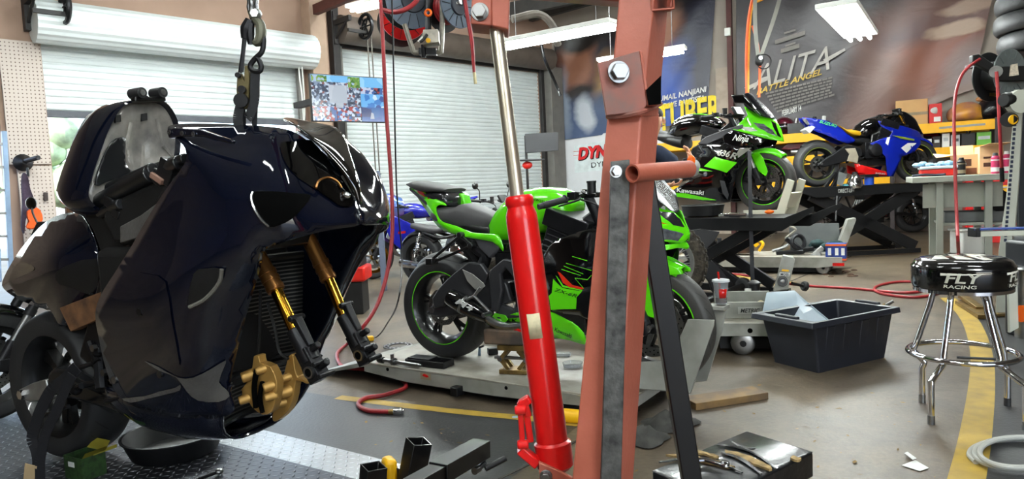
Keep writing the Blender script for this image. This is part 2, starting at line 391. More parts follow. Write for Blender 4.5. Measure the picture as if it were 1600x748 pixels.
# roller shutters
SLAT=mat('shutter_slat_paint',(.88,.91,.91),.45,.1,var=.04,scale=3); HOODG=mat('shutter_hood',(.40,.36,.33),.6,.2,var=.1)
def curtain(name,t0,t1,z0,z1,m,o=-.06,pitch=.085,label=None):
    n=int((z1-z0)/pitch); pr=[]
    for i in range(n):
        z=z0+i*(z1-z0)/n; h=(z1-z0)/n
        pr+=[(z,o-.012),(z+h*.12,o-.012),(z+h*.2,o+.004),(z+h*.5,o+.012),(z+h*.8,o+.006),(z+h*.95,o-.01)]
    pr.append((z1,o-.012)); mb=MB(); vs=[pa(t0,z,k) for z,k in pr]+[pa(t1,z,k) for z,k in pr]; L=len(pr)
    mb.add(vs,[(i,L+i,L+i+1,i+1) for i in range(L-1)]); mb.add([pa(t0,z0,o-.02),pa(t1,z0,o-.02),pa(t1,z1,o-.02),pa(t0,z1,o-.02)],[(3,2,1,0)])
    return struct(mb,name,m,smooth=True)
zb=(WA(110,174)[1]+WA(290,180)[1])/2
d1=curtain('door_1',tl0-.05,tl1+.05,zb,H1+.25,SLAT)
mb=MB(); mb.bar(pa(tl0-.05,zb-.04,-.06),pa(tl1+.05,zb-.04,-.06),.06,.09); mb.build('bottom_bar',mat('bottom_bar_grey',(.33,.34,.37),.5),d1,bevel=.005)
d2=curtain('door_2',tr0,tr1,0.02,H2+.15,SLAT,pitch=.078)
d3=curtain('door_3',tp0-1.3,tp0+.04,WA(5,203)[1],H1+.2,SLAT)
def roll(name,t0,t1,zc,r,m,o,lab_parent,ribs=True):
    pr=[]; n=30
    mb=MB(); a=pa(t0,zc,o);b=pa(t1,zc,o)
    vs=[];k=0;N=40
    for p in (a,b):
        for i in range(N):
            t=2*PI*i/N; rr=r*(1+(.035 if ribs and i%2 else 0)); vs.append(p+NA*math.cos(t)*rr+V((0,0,1))*math.sin(t)*rr)
    mb.add(vs,[(i,(i+1)%N,N+(i+1)%N,N+i) for i in range(N)]+[tuple(range(N-1,-1,-1)),tuple(range(N,2*N))])
    return mb.build(name,m,lab_parent,smooth=not ribs)
zr=(WA(270,34)[1]+WA(270,84)[1])/2
roll('curtain_roll',tl0-.12,tl1+.12,zr-.05,.27,SLAT,.30,d1)
roll('curtain_roll',tp0-1.3,tp0-.12,zr-.05,.27,SLAT,.30,d3)
roll('hood',tr0-.05,tr1+.12,H2+.26,.24,HOODG,.22,d2,False)
mb=MB(); mb.bar(pa(tr0-.05,H2+.03,.0),pa(tr1+.1,H2+.03,.0),.06,.06); mb.build('lintel_angle',DKC,d2)
# chain hoist wheel and bracket of each shutter
def hoist(t,zc,dr,lab):
    th=thing('shutter_chain_hoist',lab,'chain hoist',pa(t,0,.4),group='chain hoists of the roller shutters')
    mb=MB(); c=pa(t,zc,.62); mb.torus(c,TA,.2,.03,28,6); mb.torus(c+TA*.03,TA,.13,.02,24,6)
    for k in range(6): a=k*PI/3; mb.cyl(c,c+(NA*math.cos(a)+V((0,0,1))*math.sin(a))*.19,.014,n=6)
    mb.build('chain_wheel',DKMETAL,th)
    mb=MB(); mb.bar(c-TA*.35+V((0,0,-.1)),c+V((0,0,-.1)),.05,.05); mb.bar(pa(t-.32,zc-.25,0.12),pa(t-.32,zc+.3,.12),.14,.06,TA); mb.bar(pa(t-.32,zc+.1,.12),pa(t-.32,zc+.1,.66),.06,.08); mb.bar(pa(t-.32,zc-.2,.12),pa(t-.3,zc+.1,.55),.03,.03)
    mb.build('bracket',DKC,th); return th
hoist(WA(70,38)[0]+.1,zr+.1,1,'dark chain wheel on a bracket above the pegboard')
h2=hoist(WA(532,42)[0]+.1,WA(532,42)[1]-.1,1,'dark chain wheel at the upper left end of the closed shutter')
mb=MB(); t=WA(545,100)[0]
for dt in (0,.08): mb.tube([pa(t+dt,4.0,.62),pa(t+dt+.02,2.5,.6),pa(t+dt+.02,.9,.6)],.012,6)
mb.build('pull_chain',mat('chain_steel',(.45,.43,.4),.5,.6,var=.3,scale=60),h2)
# pegboard on the pier
def pegmat():
    m=bpy.data.materials.new('pegboard'); m.use_nodes=True;nt=m.node_tree;N=nt.nodes;L=nt.links;b=N['Principled BSDF']; b.inputs['Roughness'].default_value=.6
    uv=N.new('ShaderNodeUVMap'); sc=N.new('ShaderNodeVectorMath'); sc.operation='MULTIPLY'; sc.inputs[1].default_value=(22,70,1)
    fr=N.new('ShaderNodeVectorMath'); fr.operation='FRACTION'; sb=N.new('ShaderNodeVectorMath'); sb.operation='SUBTRACT'; sb.inputs[1].default_value=(.5,.5,0)
    ln=N.new('ShaderNodeVectorMath'); ln.operation='LENGTH'; lt=N.new('ShaderNodeMath'); lt.operation='LESS_THAN'; lt.inputs[1].default_value=.17
    L.new(uv.outputs[0],sc.inputs[0]);L.new(sc.outputs[0],fr.inputs[0]);L.new(fr.outputs[0],sb.inputs[0]);L.new(sb.outputs[0],ln.inputs[0]);L.new(ln.outputs['Value'],lt.inputs[0])
    mx=N.new('ShaderNodeMix'); mx.data_type='RGBA'; mx.inputs[6].default_value=lin((.80,.75,.71)); mx.inputs[7].default_value=lin((.42,.34,.30)); L.new(lt.outputs[0],mx.inputs[0]); L.new(mx.outputs[2],b.inputs['Base Color']); return m
PEG=pegmat()
pw=thing('pegboard','cream pegboard covering the pier between the two open shutters','pegboard',pa((tp0+tl0)/2,0,.1))
ztop=WA(40,66)[1]; zj=WA(50,258)[1]
for (ta,tb,za,zc) in ((tp0+.05,tl0-.02,zj+.01,ztop),(tp0+.12,tl0-.02,.1,zj-.01)):
    mb=MB(); A=[pa(ta,za,.07),pa(tb,za,.07),pa(tb,zc,.07),pa(ta,zc,.07)]; k=(zc-za)/3.4; w=(tb-ta)
    mb.add(A,[(0,1,2,3)],[((0,0),(w,0),(w,k),(0,k))]); mb.add([p-NA*.02 for p in A],[(3,2,1,0)])
    mb.add(A+[p-NA*.06 for p in A],[(0,4,5,1),(1,5,6,2),(2,6,7,3),(3,7,4,0)]); mb.build('board',PEG,pw)
# outside, seen through the open shutter
mb=MB(); mb.add([pa(-30,-.05,-.2),pa(20,-.05,-.2),pa(20,-.05,-40),pa(-30,-.05,-40)],[(0,1,2,3)]); struct(mb,'exterior_ground',mat('sunlit_pavement',(.8,.79,.76),.9,var=.05))
LEAF=mat('washed_out_foliage',(.72,.80,.62),.8,var=.3,scale=3,bump=.5,bscale=4)  # green paled in the colour to imitate overexposed daylight
for k,(px,py,dd,r) in enumerate(((100,262,18,1.3),(20,250,22,1.2))):
    p=D(px,py,dd); th=thing('tree',('pale green shrub in the sunshine beside the pegboard, outside the open shutter','pale green tree outside, at the picture edge beyond the pegboard')[k],'tree',(p.x,p.y,-.05))
    mb=MB()
    for j in range(26):
        a=random.random()*2*PI;b=random.uniform(-1,1);q=p+V((math.cos(a)*r*.7,math.sin(a)*r*.7,b*r*.7)); mb.sphere(q,r*random.uniform(.25,.42),n=8,m=6)
    mb.build('crown',LEAF,th); mb=MB(); mb.tube([(p.x,p.y,-.05),(p.x+.05,p.y,p.z)],[.12,.07],8); mb.build('trunk',WOOD,th)
# the rest of the shop, behind the camera
mb=MB(); 
def wallbox(a,b,h,th=.2):
    a=V(a);b=V(b);d=(b-a).normalized();n=V((-d.y,d.x,0))*th; mb=MB(); mb.prism([a,b,b-n,a-n],(0,0,h)); return mb
e0=pb(22,0); s0=pa(tp0-9,0)
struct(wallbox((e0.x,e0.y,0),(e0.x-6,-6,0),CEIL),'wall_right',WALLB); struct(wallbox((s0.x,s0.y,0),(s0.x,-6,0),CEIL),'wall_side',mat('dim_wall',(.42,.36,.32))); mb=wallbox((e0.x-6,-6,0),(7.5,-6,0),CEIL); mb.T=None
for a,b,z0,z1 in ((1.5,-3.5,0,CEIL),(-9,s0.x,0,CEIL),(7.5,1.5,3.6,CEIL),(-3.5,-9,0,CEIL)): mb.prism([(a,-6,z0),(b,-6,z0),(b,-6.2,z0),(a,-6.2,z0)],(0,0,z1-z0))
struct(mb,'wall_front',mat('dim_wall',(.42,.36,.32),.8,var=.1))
mb=MB(); mb.add([V((-22,-7,CEIL+.01)),V((26,-7,CEIL+.01)),V((26,3,CEIL+.01)),V((-22,3,CEIL+.01))],[(0,1,2,3)]); struct(mb,'ceiling_2',CEILM)
# ---------------------------------------------------------------- light
SC.view_settings.view_transform='Standard'; SC.view_settings.look='None'; SC.view_settings.gamma=1; SC.view_settings.exposure=0.6
SC.view_settings.use_curve_mapping=False
w=bpy.data.worlds.new('sky'); SC.world=w; w.use_nodes=True; nt=w.node_tree; bg=nt.nodes['Background']
sky=nt.nodes.new('ShaderNodeTexSky'); sky.sky_type='NISHITA'; sky.sun_disc=False; sky.sun_elevation=math.radians(50); sky.sun_rotation=math.radians(200); sky.dust_density=2
mx=nt.nodes.new('ShaderNodeMix'); mx.data_type='RGBA'; mx.inputs[0].default_value=.6; mx.inputs[7].default_value=(.75,.85,1,1); nt.links.new(sky.outputs[0],mx.inputs[6])
nt.links.new(mx.outputs[2],bg.inputs['Color']); bg.inputs['Strength'].default_value=1.6
TUBE=lambda p:mat('lit_tube_%d'%p,(.97,1,.995),.3,var=0,emit=p); FIX=mat('fixture_white',(.86,.86,.84),.4,var=.03)
LK=.5
def lamp(a,b,label,n=2,gap=.09,power=60,vis=True,hood=.1):
    a=V(a);b=V(b); c=(a+b)/2; d=(b-a).normalized(); sd=d.cross(V((0,0,1))).normalized()
    th=thing('fluorescent_lamp',label,'lamp',(c.x,c.y,c.z),group='fluorescent lamps under the ceiling')
    mb=MB(); mb.bar(a+V((0,0,.06)),b+V((0,0,.06)),gap*n+.06,.05); mb.build('housing',FIX,th,bevel=.008)
    for i in range(n):
        o=sd*(i-(n-1)/2)*gap; mb=MB(); mb.cyl(a+o+d*.04,b+o-d*.04,.019,n=10); mb.build('tube',TUBE(round(power*LK)),th)
    for p in (a.lerp(b,.15),a.lerp(b,.85)): mb=MB(); mb.cyl(p+V((0,0,.08)),V((p.x,p.y,CEIL)),.006,n=6); mb.build('hanger',STEEL,th)
    return th
lamp(D(783,76,8.0),D(962,43,7.0),'long lit tube lamp to the right of the chrome ram rod',2,power=200)
lamp(D(935,101,10.5),D(1072,80,10.0),'lit tube lamp crossing in front of the printed banner, behind the oxide red mast',2,power=150)
lamp(D(1306,16,6.5),D(1345,62,8.2),'twin tube lamp over the dark brown banner, seen from below',3,gap=.1,power=200)
lamp(D(552,18,9.5),D(605,5,8.7),'lit tube lamp beside the hose reels, above the closed shutter',2,power=260)
lamp(D(20,-60,7),D(250,-60,6.0),'tube lamp hung above the open shutter',2,power=240)
for x,y,z,p in ((-2.2,3.4,4.6,190),(1.6,4.6,4.6,190),(-1.0,.6,4.6,190),(2.6,1.4,4.6,190),(5.2,7.0,4.6,190),(-3.2,7.2,4.6,300),(1.0,9.5,4.6,300),(4.5,10.5,4.6,210),(-1.6,-1.6,3.1,230),(1.4,-1.3,3.1,230),(-1.2,10.6,4.7,300)):  # unseen lamps added overhead and behind the camera to brighten the shop
    lamp((x-.75,y+.4,z),(x+.75,y-.4,z),'unseen tube lamp added to brighten the shop',2,power=p)
# ---------------------------------------------------------------- motorcycles: shared components
def tyre_mat(name,n=26,col=(.135,.135,.14)):
    m=bpy.data.materials.new(name); m.use_nodes=True;nt=m.node_tree;N=nt.nodes;L=nt.links;b=N['Principled BSDF']; b.inputs['Roughness'].default_value=.55
    uv=N.new('ShaderNodeUVMap'); sp=N.new('ShaderNodeSeparateXYZ'); L.new(uv.outputs[0],sp.inputs[0])
    def math_(op,a,bv=None,c=None):
        q=N.new('ShaderNodeMath'); q.operation=op
        for i,x in enumerate((a,bv,c)):
            if x is None: continue
            if isinstance(x,(int,float)): q.inputs[i].default_value=x
            else: L.new(x,q.inputs[i])
        return q.outputs[0]
    v=math_('ABSOLUTE',math_('SUBTRACT',sp.outputs['Y'],.5)); u=math_('MULTIPLY_ADD',v,3.2,math_('MULTIPLY',sp.outputs['X'],n))
    g=math_('ABSOLUTE',math_('SUBTRACT',math_('FRACT',u),.5)); l1=math_('LESS_THAN',g,.045)
    l2=math_('MULTIPLY',math_('LESS_THAN',v,.27),math_('GREATER_THAN',v,.06)); k=math_('MULTIPLY',l1,l2)
    mx=N.new('ShaderNodeMix'); mx.data_type='RGBA'; mx.inputs[6].default_value=lin(col); mx.inputs[7].default_value=lin(tuple(c*.4 for c in col)); L.new(k,mx.inputs[0]); L.new(mx.outputs[2],b.inputs['Base Color'])
    bp=N.new('ShaderNodeBump'); bp.invert=True; bp.inputs['Distance'].default_value=.004; bp.inputs['Strength'].default_value=.8; L.new(k,bp.inputs['Height']); L.new(bp.outputs['Normal'],b.inputs['Normal'])
    return m
TYRE=tyre_mat('tyre_rubber'); TYREG=tyre_mat('tyre_rubber_worn',22,(.21,.205,.195))
GREEN=mat('lime_green_paint',(.36,.83,.06),.22,coat=.6,var=.03,scale=2)
BLACKG=mat('gloss_black_paint',(.012,.014,.02),.09,coat=1,var=.05)
NAVY=mat('gloss_blue_black_paint',(.028,.045,.10),.07,coat=1,var=.1,scale=1.2,spec=.25)  # blue-black paint, its blue raised to imitate a veil of haze
SMOKE=mat('smoked_screen',(.07,.07,.08),.28,var=.02,alpha=.8,spec=.1)
SEATM=mat('seat_vinyl',(.23,.225,.23),.6,var=.06,bump=.06,bscale=250)
GOLD=mat('gold_anodised',(.78,.56,.18),.18,1,var=.15,scale=8); BRONZE=mat('bronze_anodised',(.64,.44,.24),.32,.85,var=.1)
GOLDP=mat('gold_caliper_paint',(.72,.56,.30),.4,.5,var=.12,scale=20)
FRAMEG=mat('graphite_frame_paint',(.20,.20,.21),.4,.3,var=.08)
DISC=mat('disc_steel',(.58,.58,.57),.3,1,var=.15,scale=30)
HEADL=mat('headlight_glass',(.55,.57,.6),.08,.6,coat=1,var=.4,scale=30)
REDL=mat('red_lens',(.75,.06,.05),.15,coat=.8,var=.1); 
PETH=mat('dark_hole',(.012,.012,.012),.9,spec=.05)
def wheel(root,T,c,R,w,name,rimm,tyrem=TYRE,rr=.222,disc=-1,drad=.155,spokes=5,stripe=None,hub=True,wire=False,discm=DISC,doff=None,sw=.026):
    c=V(c);Y=V((0,1,0)); h=w*.42
    mb=MB(T)
    mb.lathe([(rr+.006,-h),(rr+.006,-h+.008),(rr-.012,-h+.016),(rr-.03,-h*.35),(rr-.03,h*.35),(rr-.012,h-.016),(rr+.006,h-.008),(rr+.006,h),(rr-.006,h),(rr-.022,h-.02),(rr-.04,h*.3),(rr-.04,-h*.3),(rr-.022,-h+.02),(rr-.006,-h)],c,Y,48,closed=True)
    mb.cyl(c-Y*h*.9,c+Y*h*.9,.038,n=20)
    if wire:
        for i in range(36):
            a=2*PI*i/36; b_=a+(.5 if i%2 else -.5); s=(1 if (i//2)%2 else -1)
            mb.cyl(c+V((math.cos(a)*.035,s*h*.6,math.sin(a)*.035)),c+V((math.cos(b_)*(rr-.03),0,math.sin(b_)*(rr-.03))),.003,n=5)
    else:
        for i in range(spokes):
            a=2*PI*i/spokes+.3; e=V((math.cos(a),0,math.sin(a))); t=V((-math.sin(a),0,math.cos(a)))
            p0=c+e*.03; p1=c+e*(rr-.035)
            mb.bar(p0,p1,sw*1.35,sw,t,taper=.75)
            if spokes<=6: mb.bar(c+e*(rr*.45),c+e*(rr-.035)+t*.045,sw*.9,sw*.7,t,taper=.8)
    o=mb.build(name,rimm,root,angle=40)
    k=R-rr; pr=[]
    pr.append((rr-.004,-h))
    for i in range(13):
        f=-78+156*i/12; f=math.radians(f); pr.append((R-k*.55*(1-math.cos(f))**1.05,w/2*math.sin(f)*1.02))
    pr.append((rr-.004,h))
    mb=MB(T); mb.lathe(pr,c,Y,72,uv=True); mb.build('tyre',tyrem,o,angle=50)
    if stripe:
        for s in (-1,1):
            mb=MB(T); mb.lathe([(rr+.0075,s*(h+.0012)),(rr-.004,s*(h+.0012))],c,Y,72,a0=.3,a1=2*PI-.25); mb.build('rim_stripe',stripe,o)
    for s in ((-1,1) if disc==2 else (disc,) if disc else ()):
        yo=(doff if doff is not None else h*.62)*s
        mb=MB(T); n=96; q=[]
        for y in (yo-.0025,yo+.0025):
            for r in (drad*.72,1):
                for i in range(n):
                    a=2*PI*i/n; r_=drad*(1+.018*math.sin(a*10)) if r==1 else r
                    q.append(c+V((math.cos(a)*r_,y,math.sin(a)*r_)))
        fs=[]
        for i in range(n):
            j=(i+1)%n; fs+=[(i,j,n+j,n+i),(2*n+j,2*n+i,3*n+i,3*n+j),(n+i,n+j,3*n+j,3*n+i),(j,i,2*n+i,2*n+j)]
        mb.add(q,fs)
        for i in range(6):
            a=2*PI*i/6+.2; e=V((math.cos(a),0,math.sin(a))); mb.bar(c+e*.03+V((0,yo,0)),c+e*drad*.75+V((0,yo,0)),.006,.03,V((-math.sin(a),0,math.cos(a))),taper=.7)
        mb.mat(1)
        for r_,nn in ((drad*.79,20),(drad*.86,20),(drad*.93,20)):
            for i in range(nn):
                a=2*PI*(i+(.5 if r_==drad*.86 else 0))/nn; p=c+V((math.cos(a)*r_,yo,math.sin(a)*r_)); mb.cyl(p-Y*.0032,p+Y*.0032,drad*.024,n=7)
        mb.build('brake_disc',[discm,PETH],o,angle=40)
    if hub:
        mb=MB(T); mb.cyl(c-Y*(w/2+.05),c+Y*(w/2+.05),.012,n=12); mb.cyl(c-Y*(w/2+.062),c-Y*(w/2+.04),.02,n=6); mb.cyl(c+Y*(w/2+.062),c+Y*(w/2+.04),.02,n=6)
        mb.build('axle',STEEL,o)
    return o
def caliper(T,root,c,ax=(1,0,0),m=DKMETAL,name='brake_caliper',s=1.0):
    c=V(c); mb=MB(T); u=V(ax).normalized(); Y=V((0,1,0)); v=u.cross(Y)
    for sd in (-1,1):
        for k in (-.5,.5): mb.cyl(c+u*k*.05*s+Y*sd*.012*s,c+u*k*.05*s+Y*sd*.04*s,.022*s,n=14)
        mb.bar(c-u*.06*s+Y*sd*.02*s,c+u*.06*s+Y*sd*.02*s,.024*s,.045*s,v)
    mb.bar(c-u*.05*s+v*.022*s,c+u*.05*s+v*.022*s,.06*s,.016*s,v)
    return mb.build(name,m,root,bevel=.003*s)
def blob(fr,name,m,parent,st,ex=2.4,n=24,y0=0,sm=4,T=None,ax_at=0.0,wide_low=0,solid=0):
    """rounded body through stations given as (top px,py, bottom px,py, half width)"""
    a=[];b=[];h=[]
    for tx,ty,bx,by,hw in st:
        a.append(fr.at(tx,ty,ax_at)); b.append(fr.at(bx,by,ax_at)); h.append(V((hw,0,0)))
    return blob3(T or fr,name,m,parent,a,b,[q.x for q in h],ex,n,y0,sm)
def blob3(T,name,m,parent,a,b,h,ex=2.4,n=24,y0=0,sm=4):
    a=catmull(a,sm);b=catmull(b,sm);h=[q.x for q in catmull([V((x,0,0)) for x in h],sm)]
    secs=[]
    for p,q,w in zip(a,b,h):
        c=(p+q)/2;e=(p-q)/2;s=[]
        for i in range(n):
            t=2*PI*i/n;C=math.cos(t);S=math.sin(t)
            s.append(c+e*(math.copysign(abs(S)**(2/ex),S))+V((0,y0+w*math.copysign(abs(C)**(2/ex),C)-(c.y if False else 0),0)))
        secs.append(s)
    mb=MB(T); mb.loft(secs); return mb.build(name,m,parent,angle=50)
def slab(fr,name,m,parent,outline,y0,y1,bevel=.006,sm=1,T=None,segs=2,sub_parent=None):
    p=[fr.at(x,y,y0) for x,y in outline]; p=catmull(p,sm,True) if sm>1 else p
    mb=MB(T or fr); mb.prism(p,(0,y1-y0,0)); return mb.build(name,m,parent,bevel=bevel,angle=40,segs=segs)
def screen(fr,m,parent,cen,edge,name='windscreen',lift=0):
    """bubble screen lofted from its centre line to both edges"""
    C_=catmull([fr.at(x,y,0) for x,y in cen],5); E_=catmull([fr.at(*e) for e in edge],5); secs=[]
    for c,e in zip(C_,E_):
        s=[]
        for k in range(13): u=-1+k/6; p=c+(e-c)*abs(u)**2; s.append(V((p.x+lift,abs(e.y)*u,p.z)))
        secs.append(s)
    mb=MB(fr); mb.loft(secs,False,False); return mb.build(name,m,parent,solid=.004,angle=80)
def CR(x0,y0,s):
    """points read off an enlarged detail -> photograph pixels"""
    return lambda *pts:[(x0+p[0]/s,y0+p[1]/s)+tuple(p[2:]) for p in pts]
def forks(T,root,ax,width,top,rad=.026,low=.021,mo=DKMETAL,mi=STEEL,ml=DKMETAL,name='fork_leg',split=.42):
    """two legs from the axle (x,z) to the top clamp (x,z)"""
    for s in (-1,1):
        a=V((ax[0],s*width,ax[1])); b=V((top[0],s*width,top[1])); mid=a.lerp(b,split)
        mb=MB(T); mb.cyl(mid,b,rad,n=18); mb.cyl(mid-(b-a).normalized()*.01,mid+(b-a).normalized()*.03,rad*1.15,n=18); o=mb.build(name,mo,root)
        mb=MB(T); mb.cyl(a.lerp(b,.16),mid,low,n=16); mb.build('slider',mi,o)
        mb=MB(T); mb.cyl(a.lerp(b,.02),a.lerp(b,.2),rad*1.05,n=16); mb.bar(a-V((.02,0,.03)),a.lerp(b,.06),.05,.055,(0,1,0)); mb.bar(a.lerp(b,.05)+V((-.03,0,0)),a.lerp(b,.2)+V((-.045,0,0)),.025,.03,(0,1,0)); mb.build('axle_clamp',ml,o,bevel=.004)
    t=V((top[0],0,top[1]))
    mb=MB(T); mb.box(t-V((0,0,.02)),(.09,width*2+.06,.03)); mb.build('triple_clamp',DKMETAL,root,bevel=.008)
    mb=MB(T); mb.box(V((top[0]+(ax[0]-top[0])*.28,0,top[1]+(ax[1]-top[1])*.28)),(.09,width*2+.06,.035)); mb.build('triple_clamp',DKMETAL,root,bevel=.008)
def handlebars(T,root,c,half=.33,drop=.02,back=.1,mir=True,bm=BLACKM):
    c=V(c)
    for s in (-1,1):
        p=c+V((0,s*.11,0)); e=c+V((-back,s*half,-drop))
        mb=MB(T); mb.cyl(p,e,.0115,n=10); mb.torus(p,(0.4,0,1),.032,.01,16,6); o=mb.build('handlebar',bm,root)
        g=p.lerp(e,.5); mb=MB(T); mb.cyl(g,e,.017,n=14); mb.cyl(e,e+(e-p).normalized()*.025,.015,n=12); mb.lathe([(.012,0),(.024,.002),(.024,.006),(.012,.008)],g,(e-p),14); mb.build('grip',RUBBER,o)
        mb=MB(T); q=p.lerp(e,.38); mb.box(q+V((.01,0,.008)),(.045,.045,.04)); mb.tube([q+V((.05,0,0)),q.lerp(e,.25)+V((.075,0,-.005)),q.lerp(e,.85)+V((.07,s*.01,-.01))],[.007,.005],6); mb.build('brake_lever' if s<0 else 'clutch_lever',DKMETAL,o,bevel=.003)
        mb=MB(T); mb.tube([q+V((.02,0,0)),q+V((.14,-s*.04,-.06)),q+V((.08,-s*.1,-.22))],.005,6); mb.build('cable',BLACKCORD,o)
    mb=MB(T); r=c+V((.04,-.15,.0)); mb.cyl(r,r+V((0,0,.05)),.022,n=14); mb.cyl(r+V((0,0,.05)),r+V((0,0,.06)),.025,n=14); mb.build('reservoir',BLACKP,root)
    mb=MB(T); mb.box(c+V((.1,0,.03)),(.03,.17,.1),R=M.Rotation(-.5,3,'Y')); mb.build('instrument_panel',BLACKP,root,bevel=.01)
def engine(T,root,c=(.78,0,.47),m=DKMETAL,cover=ALU):
    c=V(c); mb=MB(T)
    mb.box(c,(.36,.34,.22)); mb.box(c+V((.12,0,.2)),(.22,.36,.26),R=M.Rotation(.35,3,'Y')); mb.box(c+V((.16,0,.34)),(.26,.38,.09),R=M.Rotation(.35,3,'Y')); mb.box(c+V((.03,0,-.15)),(.3,.2,.12))
    for i in range(7): mb.box(c+V((.1+i*.012,0,.11+i*.028)),(.24,.375,.008),R=M.Rotation(.35,3,'Y'))
    o=mb.build('engine',m,root,bevel=.012)
    for s in (-1,1):
        mb=MB(T); p=c+V((-.04,s*.17,-.0)); mb.lathe([(0.0,.055),(.05,.055),(.085,.045),(.1,.02),(.105,0)],p,(0,s,0),32)
        for k in range(8): a=k*PI/4; mb.cyl(p+V((math.cos(a)*.1,0,math.sin(a)*.1)),p+V((math.cos(a)*.1,s*.02,math.sin(a)*.1)),.009,n=8)
        mb.build('clutch_cover' if s<0 else 'alternator_cover',cover,o)
        mb=MB(T); p=c+V((.16,s*.17,-.03)); mb.lathe([(0,.03),(.04,.03),(.055,.015),(.06,0)],p,(0,s,0),24); mb.build('timing_cover',cover,o)
    for k in range(4):
        y=-.12+k*.08; mb=MB(T); mb.tube([c+V((.28,y,.22)),c+V((.34,y,.05)),c+V((.26,y*.8,-.16)),c+V((.0,y*.4,-.22))],.017,8); mb.build('exhaust_header',STEEL,o)
    return o
def chain(T,root,a,b,ra,rb,y):
    mb=MB(T); a=V(a);b=V(b)
    pts=[]; 
    for i in range(9): t=PI/2-PI*i/8*-1; pts.append(a+V((math.cos(t)*ra,0,math.sin(t)*ra)))
    for i in range(9): t=-PI/2+PI*i/8; pts.append(b+V((math.cos(t)*rb,0,math.sin(t)*rb)))
    mb.tube([p+V((0,y,0)) for p in pts],.008,6,2,True); n=40
    mb.lathe([(ra*.55,-.003),(ra,-.003),(ra,.003),(ra*.55,.003)],a+V((0,y,0)),(0,1,0),32,closed=True)
    return mb.build('chain',mat('chain_steel',(.45,.43,.4),.5,.6,var=.3,scale=60),root)
def fender(T,root,c,R,w,a0,a1,m,name='front_fender',n=22,drop=.05):
    c=V(c); secs=[]
    for i in range(n+1):
        t=math.radians(a0+(a1-a0)*i/n); e=V((math.cos(t),0,math.sin(t))); tp=1-.25*abs(2*i/n-1)**3; s=[]
        for k in range(9):
            f=-1+k/4; s.append(c+e*(R-drop*abs(f)**2.4)+V((0,f*w/2*tp,0)))
        secs.append(s)
    mb=MB(T); mb.loft(secs,False,False); return mb.build(name,m,root,solid=.004,angle=60)
# ---------------------------------------------------------------- lime green sport bike on the low lift (A)
LIFTZ=.13
ra=Z(704,557,LIFTZ); fa=Z(1028,599,LIFTZ)
A=Frame(ra,math.degrees(math.atan2(fa.y-ra.y,fa.x-ra.x))); WBA=(fa-ra).length
bA=thing('sport_motorcycle','lime green and black sport motorcycle on the low grey lift behind the red jack','motorcycle',ra,yaw=math.degrees(A.yaw))
RW=.315;FW=.30
wheel(bA,A,(0,0,RW),RW,.185,'rear_wheel',BLACKM,TYRE,disc=-1,drad=.11,stripe=GREEN,spokes=5)
wheel(bA,A,(WBA,0,FW),FW,.125,'front_wheel',BLACKM,TYREG,disc=2,drad=.155,stripe=GREEN,spokes=5)
forks(A,bA,(WBA,FW),.105,(WBA-.31,.98))
caliper(A,bA,(WBA-.12,-.085,.38),(.4,0,1)); caliper(A,bA,(WBA-.12,.085,.38),(.4,0,1)); caliper(A,bA,(.09,-.075,.40),(1,0,.3),s=.8)
engine(A,bA,(.80,0,.48))
chain(A,bA,(0,0,RW),(.55,0,.43),.09,.04,.11)
handlebars(A,bA,(1.06,0,.97),half=.34,back=.13,drop=.05)
K1=CR(620,260,3.741);K2=CR(600,380,3.1156);K3=CR(780,270,3.939);K4=CR(830,400,4.677);K5=CR(980,300,4.1545)
# rear section
mb=MB(A)
for y in (-.13,.13): mb.prism([(0-.05,y-.02,.29),(.05,y-.02,.27),(.5,y-.02,.36),(.58,y-.02,.40),(.55,y-.02,.5),(.36,y-.02,.56),(.22,y-.02,.5),(.02,y-.02,.36)],(0,.04,0))
mb.box((.42,0,.43),(.12,.26,.1)); mb.build('swingarm',FRAMEG,bA,bevel=.01)
slab(A,'swingarm_cover',FRAMEG,bA,K2((232,268),(262,222),(300,180),(345,140),(410,92),(470,98),(505,150),(480,225),(420,262),(340,255),(300,290),(290,310),(242,318)),-.165,-.13,.008)
for y in (-.15,.15):
    s=-1 if y<0 else 1
    mb=MB(A); mb.prism([(.47,y-s*.02,.40),(.60,y-s*.02,.36),(.66,y-s*.02,.50),(.70,y-s*.02,.68),(.90,y-s*.03,.76),(1.12,y-s*.09,.92),(1.16,y-s*.09,.82),(1.0,y-s*.03,.67),(.78,y,.60),(.72,y,.45),(.66,y,.32),(.5,y,.30)],(0,s*.035,0)); mb.build('main_frame',FRAMEG,bA,bevel=.012)
slab(A,'frame_plate',FRAMEG,bA,K2((508,150),(520,125),(580,75),(625,85),(640,180),(590,120),(565,150),(572,230),(552,335),(520,332),(514,220)),-.19,-.16,.008)
# mudguard hugging the rear tyre
fender(A,bA,(0,0,RW),.335,.17,60,128,BLACKP,'rear_hugger')
